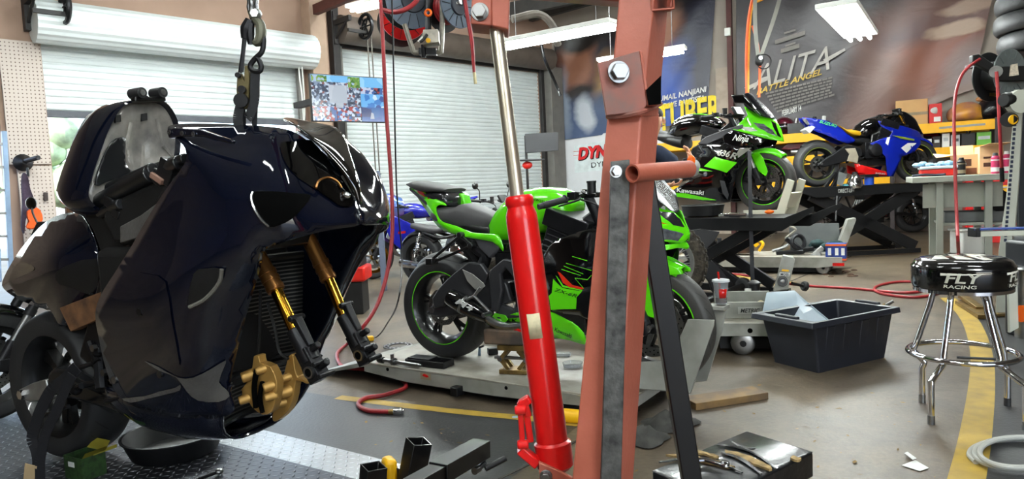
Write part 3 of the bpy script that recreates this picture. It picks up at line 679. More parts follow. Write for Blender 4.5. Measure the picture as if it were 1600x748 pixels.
# muffler
m0=A.at(*K2((318,258))[0],-.215);m1=A.at(*K2((505,362))[0],-.185)
mb=MB(A);ax=(m1-m0).normalized();Lm=(m1-m0).length
mb.lathe([(.0,.012),(.034,.012),(.036,0),(.046,0),(.052,.02),(.054,.09),(.053,.1),(.05,Lm*.72),(.03,Lm)],m0,ax,28); mu=mb.build('muffler',BLACKG,bA)
mb=MB(A); mb.lathe([(.055,.1),(.0555,.104),(.0555,.112),(.055,.116)],m0,ax,28); mb.build('muffler_band',STEEL,mu)
fm=lambda x,y:-.268
text_on(A,'M4',K2((345,290))[0],K2((425,335))[0],(5,-8),fm,WHITEP,mu,off=0,shear=.2,bold=.02)
mb=MB(A); mb.tube([m1-ax*.03,m1+ax*.1,V((.72,-.12,.28)),V((.85,0,.26))],.024,10); mb.build('exhaust_pipe',STEEL,bA)
slab(A,'heel_plate',mat('brushed_alloy',(.74,.74,.72),.38,.7,var=.06),bA,K2((380,126),(432,150),(482,192),(492,208),(464,236),(440,222),(405,184)),-.20,-.196,.002)
mb=MB(A)
for p,q in (((437,255),(520,340)),((400,275),(440,255)),((440,255),(470,215))): mb.cyl(A.at(*K2(p)[0],-.23),A.at(*K2(q)[0],-.21),.009,n=8)
f0=A.at(*K2((520,340))[0],-.22); mb.cyl(f0,f0+V((0,-.07,0)),.012,n=10); mb.build('foot_peg',STEEL,bA)
mb=MB(A)
for p,q in (((375,400),(200,548)),((440,462),(208,562)),((372,402),(438,462))): mb.bar(A.at(*K1(p)[0],-.15),A.at(*K1(q)[0],-.17),.012,.016)
for p in ((375,400),(205,555),(438,462)): c=A.at(*K1(p)[0],-.155); mb.cyl(c-V((0,.02,0)),c+V((0,.02,0)),.018,n=12)
c=A.at(*K1((205,555))[0],-.17); mb.box(c,(.05,.06,.04)); mb.build('peg_bracket',BLACKM,bA,bevel=.003)
mb=MB(A); mb.tube([A.at(*K1(q)[0],-.08) for q in ((430,415),(470,480),(520,520),(500,590))],.035,10); mb.tube([A.at(*K1(q)[0],-.02) for q in ((380,420),(440,500),(480,560))],.045,10)
mb.box((.55,0,.62),(.2,.2,.22)); mb.build('shock_absorber',DKMETAL,bA,bevel=.01)
# tail, seats
tf=panel(A,'tail_fairing',GREEN,bA,K1((80,118,-.05),(150,142,-.085),(205,180,-.10),(270,208,-.115),(292,228,-.12),(252,224,-.13),(230,240,-.135),(240,290,-.14),(270,325,-.145),(350,348,-.145),(440,385,-.14),(535,392,-.135),(590,400,-.13),(615,440,-.125),(622,495,-.125),(560,440,-.13),(430,418,-.14),(280,378,-.125),(215,318,-.11),(165,245,-.09),(125,185,-.065),(95,140,-.05)),K1((220,230,-.125),(300,350,-.145)),sm=2,mirror=True)
mb=MB(A); 
blob(A,'tail_unit',BLACKP,bA,[K1(p)[0]+K1(q)[0]+(w,) for p,q,w in (((100,118),(112,150),.05),((200,160),(215,230),.09),((330,230),(330,340),.12),((480,300),(480,385),.12),((600,330),(600,420),.10))])
decal(A,'tail_light',REDL,bA,K1((98,124),(150,148),(205,182),(180,190),(130,160)),tf)
decal(A,'tail_lens',HEADL,bA,K1((130,160),(160,180),(172,190),(140,188)),tf,off=-.004)
blob(A,'passenger_seat',SEATM,bA,[K1(p)[0]+K1(q)[0]+(w,) for p,q,w in (((84,98),(90,112),.05),((140,84),(150,138),.09),((220,96),(225,152),.115),((300,116),(290,150),.12),((345,128),(340,150),.10))],ex=3)
blob(A,'seat_cowl',mat('charcoal_gloss',(.14,.14,.15),.2,coat=.6),bA,[K1(p)[0]+K1(q)[0]+(w,) for p,q,w in (((215,152),(232,175),.10),((280,138),(290,212),.112),((330,142),(345,232),.105),((362,180),(362,232),.06))],ex=3)
slab(A,'seat_hump_side',GREEN,bA,K1((358,152),(385,165),(402,225),(388,240),(368,232)),.02,.09,.01)
blob(A,'rider_seat',SEATM,bA,[K1(p)[0]+K1(q)[0]+(w,) for p,q,w in (((240,238),(250,292),.09),((300,228),(290,326),.13),((385,234),(380,350),.14),((425,214),(450,372),.13),((505,245),(540,384),.11),((605,290),(590,352),.085))],ex=3.2)
mb=MB(A)
# tank
blob(A,'fuel_tank',GREEN,bA,[p+q+(w,) for p,q,w in (((770,352),(772,372),.07),((792,318),(785,378),.11),((818,298),(815,375),.135),((852,292),(850,366),.155),((878,294),(880,360),.15),((896,304),(898,346),.12),((904,318),(904,330),.06))],ex=2.6,ax_at=0)
text_on(A,'Kawasaki',(829,311),(857,320),(1,-6),lambda x,y:-.158,BLACKG,bA,off=0)
blob(A,'tank_cover',BLACKG,bA,[p+q+(w,) for p,q,w in (((775,372),(770,400),.10),((840,366),(840,400),.125),((900,355),(905,400),.13),((960,345),(965,385),.10))],ex=2.4)
# grey side cover below the seat
slab(A,'side_cover',GREYP,bA,K1((445,410),(560,425),(600,470),(590,490),(540,540),(480,480)),-.125,.125,.01)
# side fairing
fo=[(842,398,-.17),(872,372,-.20),(930,356,-.22),(985,346,-.22),(1012,362,-.2),(1010,420,-.2),(998,452,-.2),(985,478,-.2),(958,502,-.2),(930,504,-.21),(905,492,-.22),(860,484,-.21),(846,448,-.19),(838,420,-.175)]
ff=panel(A,'side_fairing',BLACKG,bA,fo,[(900,420,-.25),(940,440,-.255),(880,460,-.235)],sm=2,mirror=True)
def fdec(name,m,pts,off=-.004): return decal(A,name,m,bA,pts,ff,off)
fdec('fairing_graphic',GREEN,K4((160,165),(195,203),(230,233),(372,257),(332,300),(328,386),(145,392),(128,292),(150,270)))
fdec('fairing_graphic',mat('red_graphic',(.85,.18,.08),.25,coat=.5,var=.2),K4((192,112),(212,122),(255,165),(300,210),(385,232),(375,243),(280,228),(232,195)))
fdec('fairing_graphic',GREEN,K4((178,140),(188,148),(232,212),(375,248),(370,254),(228,226)))
for a,b in (((255,52),(440,105)),((238,72),(380,130)),((222,96),(362,142)),((300,2),(410,34)),((318,160),(385,238)),((318,160),(410,172)),((410,172),(440,140))):
    (x0,y0),(x1,y1)=K4(a)[0],K4(b)[0]; fdec('pinstripe',GREEN,[(x0,y0-.5),(x1,y1-.5),(x1,y1+.5),(x0,y0+.5)])
text_on(A,'ZX-6R',K4((165,255))[0],K4((328,303))[0],(1.5,-5),ff,BLACKG,bA,off=-.010,shear=.3)
fl=panel(A,'lower_fairing',GREEN,bA,[(792,496,-.16),(808,488,-.19),(858,486,-.2),(890,500,-.2),(912,520,-.19),(914,538,-.17),(890,531,-.15),(840,522,-.13),(796,509,-.13)],[(850,505,-.195)],sm=2,mirror=True)
panel(A,'lower_fairing_tip',GREEN,bA,K2((500,385,-.15),(540,340,-.19),(590,350,-.19),(604,370,-.19),(572,400,-.16),(510,396,-.14)),sm=1)
panel(A,'fairing_vent',BLACKP,bA,K4((150,400,-.21),(330,398,-.215),(372,340,-.21),(400,330,-.2),(390,420,-.19),(400,500,-.18),(385,585,-.17),(330,520,-.18),(280,470,-.2)),sm=1)
decal(A,'belly_stripe',REDL,bA,K2((560,402),(620,400),(680,425),(668,432),(600,415)),lambda x,y:-.17)
text_on(A,'K',K2((622,385))[0],K2((650,385))[0],(1,-6),fl,BLACKG,bA,off=-.006,bold=.02)
text_on(A,'Kawasaki',(866,517),(892,528),(2,-6),fl,BLACKG,bA,off=-.006)
blob3(A,'belly_pan',BLACKP,bA,[V((.5,0,.26)),V((.8,0,.3)),V((1.05,0,.4))],[V((.5,0,.2)),V((.8,0,.19)),V((1.05,0,.24))],[.1,.15,.13])
# radiator
mb=MB(A); mb.box((1.12,0,.58),(.03,.34,.3),R=M.Rotation(-.2,3,'Y')); mb.build('radiator',BLACKP,bA)
# nose
fn=panel(A,'upper_fairing',GREEN,bA,K5((20,60,-.2),(155,82,-.10),(230,112,-.07),(300,130,-.05),(350,180,-.02),(400,250,0.0),(404,282,0.0),(370,322,-.03),(320,330,-.07),(200,312,-.14),(60,300,-.2)),K5((150,200,-.17),(260,230,-.105)),sm=2,mirror=True)
decal(A,'fairing_inset',mat('charcoal_gloss',(.14,.14,.15)),bA,K5((188,122),(300,132),(345,175),(372,228),(300,215),(235,165)),fn)
decal(A,'headlight',HEADL,bA,K5((150,232),(240,236),(345,262),(368,272),(330,318),(200,312),(150,306)),fn)
decal(A,'nose_graphic',REDL,bA,K5((165,168),(205,188),(270,212),(200,198)),fn)
panel(A,'nose_lower_lip',GREEN,bA,K5((100,350,-.16),(210,345,-.12),(330,332,-.05),(368,320,-.01),(402,352,0.0),(385,370,0.0),(325,362,-.06),(210,386,-.13),(110,390,-.17)),sm=2,mirror=True)
screen(A,SMOKE,bA,((990,262),(1004,276),(1024,296),(1042,316),(1056,332)),((985,268,-.16),(1004,292,-.16),(1018,304,-.15),(1035,318,-.10),(1052,331,-.04)))
# front fender and its side fin
fender(A,bA,(WBA,0,FW),.335,.15,62,150,GREEN,'front_fender')
panel(A,'fender_fin',GREEN,bA,[(1003,400,-.09),(1030,408,-.085),(1066,422,-.05),(1068,428,-.05),(1040,430,-.08),(1020,432,-.085),(1022,470,-.09),(1032,488,-.09),(1024,497,-.09),(998,490,-.095),(996,440,-.095)],sm=1,mirror=True)
# ---------------------------------------------------------------- green sport bike on the raised black lift (B)
fb=D(1197,332,6.75); YB=-45; dB=V((math.cos(math.radians(YB)),math.sin(math.radians(YB)),0)); rb=fb-dB*1.4
B=Frame(rb,YB); LBZ=rb.z
bB=thing('sport_motorcycle','lime green and black sport motorcycle with a dark screen, up on the raised black lift','motorcycle',rb,yaw=YB)
wheel(bB,B,(0,0,RW),RW,.185,'rear_wheel',BLACKM,TYRE,disc=-1,drad=.11,stripe=GREEN)
wheel(bB,B,(1.4,0,FW),FW,.12,'front_wheel',BLACKM,TYREG,disc=2,drad=.155,stripe=GREEN)
forks(B,bB,(1.4,FW),.105,(1.09,.98),mo=GOLD if False else DKMETAL,mi=STEEL)
caliper(B,bB,(1.27,-.085,.36),(.4,0,1)); caliper(B,bB,(1.27,.085,.36),(.4,0,1))
engine(B,bB); handlebars(B,bB,(1.03,0,.98),half=.34)
mb=MB(B)
for y in (-.13,.13): mb.prism([(-.05,y-.02,.29),(.05,y-.02,.27),(.5,y-.02,.36),(.58,y-.02,.40),(.55,y-.02,.5),(.36,y-.02,.56),(.02,y-.02,.36)],(0,.04,0))
mb.build('swingarm',FRAMEG,bB,bevel=.01)
for s in (-1,1):
    y=s*.13; mb=MB(B); mb.prism([(.47,y,.40),(.60,y,.36),(.66,y,.50),(.70,y,.68),(.90,y,.76),(1.12,y-s*.05,.92),(1.16,y-s*.05,.82),(1.0,y,.67),(.78,y,.60),(.72,y,.45),(.5,y,.30)],(0,s*.035,0)); mb.build('main_frame',BLACKM,bB,bevel=.012)
Q=CR(1000,120,3.2533)
blob3(B,'tail_unit',BLACKP,bB,[V((-.12,0,1.0)),V((.1,0,.95)),V((.4,0,.85)),V((.55,0,.8))],[V((-.12,0,.97)),V((.1,0,.86)),V((.4,0,.72)),V((.55,0,.68))],[.05,.1,.13,.12])
blob3(B,'rider_seat',SEATM,bB,[V((.1,0,.93)),V((.3,0,.87)),V((.55,0,.84))],[V((.1,0,.86)),V((.3,0,.79)),V((.55,0,.76))],[.1,.14,.1])
blob(B,'fuel_tank',BLACKG,bB,[Q(p)[0]+Q(q)[0]+(w,) for p,q,w in (((150,285),(160,325),.08),((185,228),(210,320),.13),((240,194),(270,305),.15),((320,188),(340,290),.15),((390,205),(400,270),.12),((420,225),(425,260),.07))],ex=2.6)
blob(B,'tank_stripe',GREEN,bB,[Q(p)[0]+Q(q)[0]+(w,) for p,q,w in (((255,190),(262,196),.06),((310,186),(318,204),.08),((370,196),(372,214),.07),((395,206),(396,216),.04))],ex=2.6)
slab(B,'air_duct',GREYP,bB,Q((290,340),(330,305),(420,270),(520,240),(520,260),(440,300),(340,345)),-.2,-.1,.008)
fo=Q((290,345,-.19),(430,340,-.22),(520,358,-.22),(575,368,-.19),(548,405,-.19),(520,440,-.2),(495,485,-.21),(478,560,-.2),(460,635,-.18),(400,645,-.17),(250,618,-.17),(150,606,-.17),(175,570,-.19),(262,520,-.21),(330,500,-.22),(262,478,-.21),(280,420,-.2),(320,385,-.2))
fB=panel(B,'side_fairing',BLACKG,bB,fo,Q((430,420,-.25),(400,560,-.22)),sm=1,mirror=True)
def qdec(name,m,pts,off=-.004,f=None): return decal(B,name,m,bB,Q(*pts),f or fB,off)
qdec('fairing_graphic',GREEN,[(380,405),(495,435),(440,488),(325,455)])
qdec('fairing_graphic',mat('silver_graphic',(.62,.62,.58),.35,.3,var=.1),[(505,365),(568,360),(498,412),(494,385)])
qdec('fairing_graphic',GREEN,[(165,588),(230,592),(390,626),(320,626),(160,606)])
qdec('fairing_graphic',GREEN,[(262,440),(300,462),(370,480),(290,478),(300,490),(268,478)])
text_on(B,'636',Q((392,398))[0],Q((455,408))[0],(2,-9),fB,mat('silver_graphic',(.62,.62,.58)),bB,off=-.015,shear=.3,bold=.03)
text_on(B,'R',Q((455,412))[0],Q((490,418))[0],(2,-9),fB,mat('silver_graphic',(.62,.62,.58)),bB,off=-.015,shear=.3,bold=.03)
text_on(B,'Kawasaki',Q((186,584))[0],Q((323,600))[0],(1,-6.5),fB,WHITEP,bB,off=-.015,bold=.02)
qdec('lower_fairing',GREYP,[(405,525),(430,530),(452,600),(445,625),(420,590)])
fu=panel(B,'upper_fairing',GREEN,bB,Q((472,268,-.2),(548,195,-.13),(530,152,-.1),(575,170,-.06),(622,198,-.03),(690,216,0),(718,270,0.0),(732,330,0),(640,314,-.12),(560,292,-.19)),Q((600,260,-.13),(650,260,-.08)),sm=1,mirror=True)
panel(B,'nose_panel',BLACKG,bB,Q((420,300,-.2),(472,270,-.205),(560,294,-.2),(640,316,-.13),(615,345,-.16),(520,360,-.215),(430,350,-.21)),sm=1,mirror=True)
text_on(B,'Ninja',Q((468,322))[0],Q((548,330))[0],(3,-9),lambda x,y:-.225,WHITEP,bB,off=0,shear=.3,bold=.02)
decal(B,'headlight',HEADL,bB,Q((575,232),(630,240),(672,268),(700,305),(650,285),(600,258)),fu)
decal(B,'fairing_inset',BLACKG,bB,Q((665,222),(690,235),(705,280),(720,310),(700,300),(680,262)),fu)
decal(B,'fairing_inset',mat('silver_graphic',(.62,.62,.58)),bB,Q((500,248),(560,255),(600,275),(560,278),(505,262)),fu)
screen(B,SMOKE,bB,Q((530,88),(555,80),(600,115),(650,165),(688,213)),Q((520,120,-.1),(535,150,-.12),(580,180,-.12),(620,200,-.1),(680,212,-.03)))
slab(B,'mirror',BLACKG,bB,Q((460,92),(525,90),(560,130),(585,165),(560,160),(530,135),(480,135)),-.30,-.26,.01)
p=B.at(*Q((580,165))[0],-.26); mb=MB(B); mb.cyl(p,V((p.x-.02,-.09,p.z-.05)),.01,n=8); mb.build('mirror_stem',BLACKM,bB)
fender(B,bB,(1.4,0,FW),.33,.15,50,148,GREEN)
panel(B,'fender_fin',GREEN,bB,Q((565,395,-.085),(600,378,-.085),(625,410,-.09),(650,480,-.095),(640,506,-.095),(605,482,-.09),(580,430,-.085)),sm=1,mirror=True)
mb=MB(B); mb.box((1.1,0,.56),(.03,.34,.3),R=M.Rotation(-.2,3,'Y')); mb.build('radiator',BLACKP,bB)
blob3(B,'belly_pan',BLACKP,bB,[V((.5,0,.26)),V((.8,0,.3)),V((1.05,0,.4))],[V((.5,0,.2)),V((.8,0,.19)),V((1.05,0,.24))],[.1,.15,.13])
# ---------------------------------------------------------------- black motorcycle hung from the hoist, front wheel removed
PLATEZ=.09
hr=Z(122,709,PLATEZ); YH=-27.5
Hb=Frame(hr,YH)
bH=thing('sport_motorcycle','glossy blue-black motorcycle without its front wheel, hung by straps with its fuel tank tipped up','motorcycle',hr,yaw=YH)
wheel(bH,Hb,(0,0,.318),.318,.20,'rear_wheel',BLACKM,TYRE,disc=1,drad=.13,spokes=3,sw=.04,doff=.03)
caliper(Hb,bH,(.1,.05,.36),(1,0,.3),s=.8)
h1=CR(240,170,3.25);h2=CR(420,170,3.25);h3=CR(140,420,2.77);h4=CR(350,380,2.493);h5=CR(90,130,3.4);h6=CR(0,330,3.252);h7=CR(0,520,3.28)
# upper cowl and nose
uo=[(262,203,-.29),(276,195,-.25),(330,194,-.19),(400,197,-.155),(452,204,-.11),(482,222,-.06),(515,248,-.02),(545,288,0),(559,325,0),(564,350,0),(522,358,-.11),(480,367,-.19),(430,382,-.25),(395,396,-.275),(352,368,-.315),(310,318,-.315),(284,264,-.30),(292,247,-.30),(286,226,-.295)]
Ui=[(400,300,-.275),(460,282,-.19),(518,318,-.085),(330,250,-.285),(440,235,-.18),(500,270,-.07)]
# side fairings (the far one shows its inner face)
so=[(284,264,-.30),(310,318,-.315),(352,368,-.315),(395,396,-.275),(412,392,-.255),(408,412,-.245),(400,440,-.235),(388,480,-.225),(375,530,-.215),(364,575,-.205),(360,605,-.2),(366,640,-.19),(340,652,-.20),(290,652,-.23),(235,642,-.26),(190,622,-.27),(168,580,-.275),(156,530,-.285),(150,492,-.295),(158,462,-.30),(183,422,-.30),(208,382,-.30),(226,350,-.30),(256,302,-.30)]
fS=fU=panel(Hb,'main_fairing',NAVY,bH,uo[:13]+so[4:]+uo[16:],Ui+[(310,318,-.318),(352,368,-.318),(395,400,-.285),(280,400,-.338),(265,500,-.335),(330,470,-.315),(290,590,-.295),(220,560,-.307),(215,470,-.325),(340,560,-.26)],step=13,sm=3,mirror=True,solid=.005)
# raised rear half of the side panel and its moulded scoop
decal(Hb,'moulded_ridge',NAVY,bH,[(205,428),(232,428),(258,440),(268,500),(280,566),(272,566),(240,520),(206,460)],fS,-.007,sm=2)
decal(Hb,'vent_scoop',BLACKP,bH,h3((300,30),(420,20),(440,0),(430,-30),(400,-40),(340,-20)) if False else h3((425,150),(450,20),(500,-2),(572,0),(560,60),(500,130),(440,168)),fS,-.007,sm=2)
mb=MB(Hb); g=[(432,165),(500,130),(560,60),(572,2)]; mb.tube([Hb.at(*h3(q)[0],fS(*h3(q)[0])-.009) for q in g],.006,6); mb.build('scoop_edge',mat('worn_edge',(.42,.41,.38),.5,var=.3),bH)
decal(Hb,'grey_patch',mat('crinkled_grey',(.33,.32,.31),.3,var=.15,scale=14,bump=.25,bscale=50),bH,h3((236,398),(300,425),(380,470),(450,470),(530,430),(590,395),(580,430),(560,490),(590,520),(606,550),(560,575),(470,570),(420,530),(375,470),(300,440)),fS,-.006,sm=2)  # crinkled grey patch laid over the lower side fairing
decal(Hb,'grey_patch',mat('crinkled_grey',(.33,.32,.31)),bH,h3((140,560),(240,550),(300,530),(370,515),(392,500),(390,525),(340,540),(250,562),(180,578)),fS,-.006,sm=2)
for p in ((222,185),(112,480),(310,455)):
    q=h3(p)[0]; c=Hb.at(*q,fS(*q)); mb=MB(Hb); mb.cyl(c-V((0,.008,0)),c+V((0,.0,0)),.012,n=14); mb.build('fastener',BLACKM if p[0]!=112 else STEEL,bH)
# headlight cover, lens, intake, windscreen
decal(Hb,'headlight_cover',mat('dark_glass',(.01,.01,.012),.05,coat=.5,var=.02,spec=.2),bH,h2((62,170),(130,165),(215,158),(300,260),(370,350),(425,440),(430,490),(390,498),(340,480),(260,420),(150,350),(90,280),(64,220)),fU,-.006,sm=2)
decal(Hb,'headlight_lens',mat('dark_reflector',(.10,.09,.085),.1,.8,var=.3,scale=20),bH,h2((240,385),(265,350),(310,345),(350,375),(330,410),(360,430),(400,425),(425,460),(410,492),(360,490),(320,460),(260,420)),fU,-.010,sm=2)
mb=MB(Hb); q=h2((385,440))[0]; c=Hb.at(*q,fU(*q)-.013); mb.sphere(c,.022,(1,.5,.6)); mb.build('headlight_bulb',CHROME,bH)
mb=MB(Hb); mb.tube([Hb.at(*q,fU(*q)-.012) for q in h2((240,400),(255,365),(300,347),(345,365),(370,400))],.0035,6); mb.build('reflector_rim',BRONZE,bH)
decal(Hb,'air_intake',PETH,bH,h1((497,425),(560,418),(640,420),(740,430),(800,440),(760,500),(700,560),(640,590),(585,598),(540,550),(505,480)),fU,-.005,sm=2)
mb=MB(Hb); mb.tube([Hb.at(*q,fU(*q)-.009) for q in h1((505,420),(497,450),(510,500),(545,560),(585,598))],.004,6); mb.build('intake_edge',mat('edge_shine',(.5,.5,.5),.15,.8),bH)  # light grey strip imitating the shine along the intake edge
screen(Hb,mat('black_screen',(.03,.025,.02),.05,coat=1,var=.05),bH,((450,184),(482,197),(516,221),(541,254),(557,290),(561,320)),((440,187,-.06),(452,192,-.095),(478,210,-.085),(502,234,-.06),(528,266,-.035),(552,310,-.01)),lift=.008)
# cockpit rim with its fixing holes at the rear of the cowl
slab(Hb,'cowl_rim',NAVY,bH,h1((65,110),(100,95),(240,105),(400,160),(395,180),(250,140),(140,140),(75,150)),-.30,-.285,.004)
for p in ((80,118),(145,124),(203,128)):
    c=Hb.at(*h1(p)[0],-.302); mb=MB(Hb); mb.lathe([(.003,0),(.007,0),(.007,.003),(.003,.003)],c,(0,-1,0),14,closed=True); mb.build('fixing_grommet',STEEL,bH)
# belly pan
secs=[]
for xs,zt,zb,hw,k in ((.42,.40,.31,.15,0),(.60,.41,.26,.215,0),(.75,.42,.228,.245,.1),(.93,.43,.216,.245,.25),(1.03,.45,.222,.23,.45),(1.10,.47,.236,.205,.55)):
    q=[]
    for t in range(17): a=PI*t/16; c=math.cos(a); sn=max(math.sin(a),1e-4)**(2/2.8); z=zt-(zt-zb)*sn; q.append(V((xs+k*(z-zb),math.copysign(hw*abs(c)**(2/2.8),c),z)))
    secs.append(q)
mb=MB(Hb); mb.loft(secs,False,False); bp_=mb.build('belly_pan',NAVY,bH,solid=.006,angle=60)
mb=MB(Hb); mb.tube(secs[-1],.006,8,1); mb.build('belly_lip',NAVY,bp_)
# radiator and oil cooler
def finmat():
    m=bpy.data.materials.new('radiator_fins'); m.use_nodes=True;nt=m.node_tree;N=nt.nodes;L=nt.links;b=N['Principled BSDF']; b.inputs['Roughness'].default_value=.5; b.inputs['Metallic'].default_value=.5
    tc=N.new('ShaderNodeTexCoord'); w_=N.new('ShaderNodeTexWave'); w_.bands_direction='Z'; w_.inputs['Scale'].default_value=22; L.new(tc.outputs['Object'],w_.inputs[0])
    r=N.new('ShaderNodeValToRGB'); r.color_ramp.elements[0].position=.6; r.color_ramp.elements[0].color=lin((.06,.06,.06)); r.color_ramp.elements[1].position=.85; r.color_ramp.elements[1].color=lin((.38,.37,.35)); L.new(w_.outputs['Fac'],r.inputs[0]); L.new(r.outputs[0],b.inputs['Base Color']); return m
FIN=finmat()
def radi(name,x0,x1,pts,bow,hw=.21):
    mb=MB(Hb); z0,z1=pts; vs=[];n=14
    for i in range(n+1):
        y=-hw+2*hw*i/n; k=bow*(1-(y/hw)**2)
        for x,z in ((x1-k,z1),(x0-k,z0)): vs.append(V((x,y,z)))
    fs=[(2*i,2*i+1,2*i+3,2*i+2) for i in range(n)]; mb.add(vs,fs); o=mb.build(name,FIN,bH,solid=.03)
    for z,x in ((z1,x1),(z0,x0)): mb=MB(Hb); mb.tube([V((x-bow*(1-((-hw+2*hw*i/8)/hw)**2),-hw+2*hw*i/8,z)) for i in range(9)],.014,8); mb.build('radiator_tank',BLACKM,o)
zc=lambda px,py,x:Hb.at(px,py,x,0).z
rz1=zc(450,400,1.16); rz0=zc(440,560,1.13); radi('radiator',1.13,1.17,(rz0,rz1),.05)
oz1=zc(440,566,1.12); oz0=zc(440,628,1.10); radi('oil_cooler',1.10,1.13,(oz0,oz1),.04,.16)
# forks: outer tube, polished tube, axle clamp
def leg(pts,y,n):
    P=[Hb.at(a,b,y) for a,b in pts]; T=Hb
    d=(P[-1]-P[0]).normalized(); mb=MB(T); mb.cyl(P[0]-d*.22,P[1],.0245,.0275,20)
    for k in (.035,.06,.005): q=P[1]-d*k; mb.cyl(q-d*.012,q,.0295,n=20)
    o=mb.build('fork_leg',BRONZE,bH)
    mb=MB(T); mb.cyl(P[1],P[2],.0195,n=20); mb.build('stanchion',GOLD,o)
    mb=MB(T); mb.cyl(P[2]-d*.005,P[3]-d*.03,.027,.03,20); u=V((0,1,0)); sd=d.cross(u); 
    mb.bar(P[3]-d*.075,P[3]+d*.035,.05,.05,u); mb.bar(P[2]-d*.03+sd*.03,P[2]+d*.07+sd*.03,.02,.03,u,taper=.8); mb.cyl(P[2]-d*.03+sd*.03-u*.03,P[2]-d*.03+sd*.03+u*.03,.01,n=10)
    for k in (-.01,.03): mb.cyl(P[3]+d*k-u*.03+sd*.03,P[3]+d*k+u*.035+sd*.03,.009,n=10)
    for k in (-.06,0): mb.cyl(P[3]+d*k+sd*.02,P[3]+d*k+sd*.06,.011,n=10)
    c=mb.build('axle_clamp',DKMETAL,o,bevel=.003)
    c0=P[3]-u*.034; mb=MB(T); mb.lathe([(.0135,0),(.019,0),(.019,.06),(.0135,.06)],c0,(0,1,0),20,closed=True); mb.build('axle_bore',STEEL,c)
    mb=MB(T); mb.cyl(c0+u*.002,c0+u*.01,.0135,n=18); mb.build('axle_hole',PETH,c)
leg([(404,404),(432,454),(461,516),(493,578)],-.115,0)
leg([(484,378),(514,437),(538,494),(569,552)],.115,1)
# steering stem and frame inside
mb=MB(Hb); mb.box(Hb.at(440,375,0)+V((-.02,0,.0)),(.1,.3,.05)); mb.build('triple_clamp',BLACKM,bH,bevel=.01)
mb=MB(Hb); mb.box((.85,0,.66),(.5,.44,.5)); mb.box((.55,0,.55),(.3,.3,.35)); mb.build('engine',mat('inner_dark',(.05,.05,.052),.6,var=.3),bH,bevel=.03)
for s in (-1,1):
    mb=MB(Hb); y=s*.19; mb.prism([(.4,y,.5),(.55,y,.42),(.7,y,.7),(1.15,y*.5,1.02),(1.1,y*.5,1.12),(.6,y,.86)],(0,.03,0)); mb.build('main_frame',BLACKM,bH,bevel=.01)
# hanging brake calipers
def goldcal(pts,y,sub):
    mb=MB(Hb); P=lambda a,b,k=0:Hb.at(*h4((a,b))[0],y+k)
    ol=[P(*q) for q in pts]; mb.prism(catmull(ol,2,True),(0,.03,0)); return mb
def build_cal(o1,bumps,y):
    mb=goldcal(o1,y,0); o=mb.build('brake_caliper',GOLDP,bH,bevel=.005)
    for (x,yy,r) in bumps:
        c=Hb.at(*h4((x,yy))[0],y); mb=MB(Hb); ax=V((-.6,-.75,-.2)).normalized(); mb.cyl(c-ax*.02,c+ax*.022,r/2.493*2.1/1080,r/2.493*2.1/1080*.85,18); mb.build('piston_housing',GOLDP,o,bevel=.004)
    return o
c1=build_cal([(115,440),(135,438),(140,465),(180,480),(205,540),(200,600),(185,655),(150,668),(110,640),(95,615),(72,605),(70,575),(65,570),(85,545),(110,480)],[(95,515,26),(85,605,22),(180,555,22),(185,595,20),(150,490,20)],-.14)
mb=MB(Hb); mb.tube([Hb.at(*q,-.155) for q in h4((128,490),(118,560),(124,640))],.009,6); mb.tube([Hb.at(*q,-.15) for q in h4((150,540),(140,600),(150,660))],.008,6); mb.build('brake_pad',PETH,c1)
c2=build_cal([(250,440),(268,435),(272,470),(285,520),(330,540),(322,548),(280,535),(270,590),(250,650),(205,692),(190,690),(188,665),(205,625),(215,570),(235,500)],[(245,575,28),(225,620,24),(250,520,18)],-.08)
mb=MB(Hb)
for a,b,c,d in (((142,180),(140,300),(135,400),(128,445)),((170,230),(200,340),(215,420),(250,450))): mb.tube([Hb.at(*q,-.10) for q in h4(a,b,c,d)],.005,6)
mb.build('brake_hose',BLACKCORD,bH)
# tail
to=h6((12,375,-.0),(25,330,-.02),(60,265,-.03),(110,190,-.03),(200,85,-.03),(280,28,-.04),(360,8,-.06),(420,25,-.09),(468,110,-.13),(497,200,-.15),(500,330,-.15),(497,420,-.15),(430,420,-.155),(415,470,-.15),(335,582,-.14),(280,562,-.13),(240,500,-.12),(200,488,-.11),(150,470,-.09),(95,445,-.05),(40,410,-.01))
fT=panel(Hb,'tail_fairing',NAVY,bH,to,h6((250,230,-.17),(350,330,-.18),(150,300,-.12),(300,480,-.16),(180,400,-.12),(420,200,-.16)),sm=2,mirror=True)
decal(Hb,'tail_recess',BLACKP,bH,h6((280,320),(340,275),(490,240),(495,380),(440,420),(380,390),(300,370)),fT,-.004,sm=2)
decal(Hb,'tail_light',mat('smoked_lens',(.35,.33,.25),.1,coat=1,var=.3),bH,h6((45,350),(70,290),(100,258),(165,275),(170,300),(110,330)),fT,-.005,sm=2)
slab(Hb,'under_tray',mat('inner_dark',(.05,.05,.052),.6),bH,h6((420,20),(440,5),(560,20),(640,180),(600,300),(545,405),(500,392),(505,200),(470,100)),-.16,.16,.01)
blob3(Hb,'rear_mudguard',mat('inner_dark',(.05,.05,.052)),bH,[V((-.25,0,.80)),V((0,0,.85)),V((.3,0,.86)),V((.45,0,.85))],[V((-.25,0,.76)),V((0,0,.70)),V((.3,0,.66)),V((.45,0,.55))],[.05,.1,.12,.14])
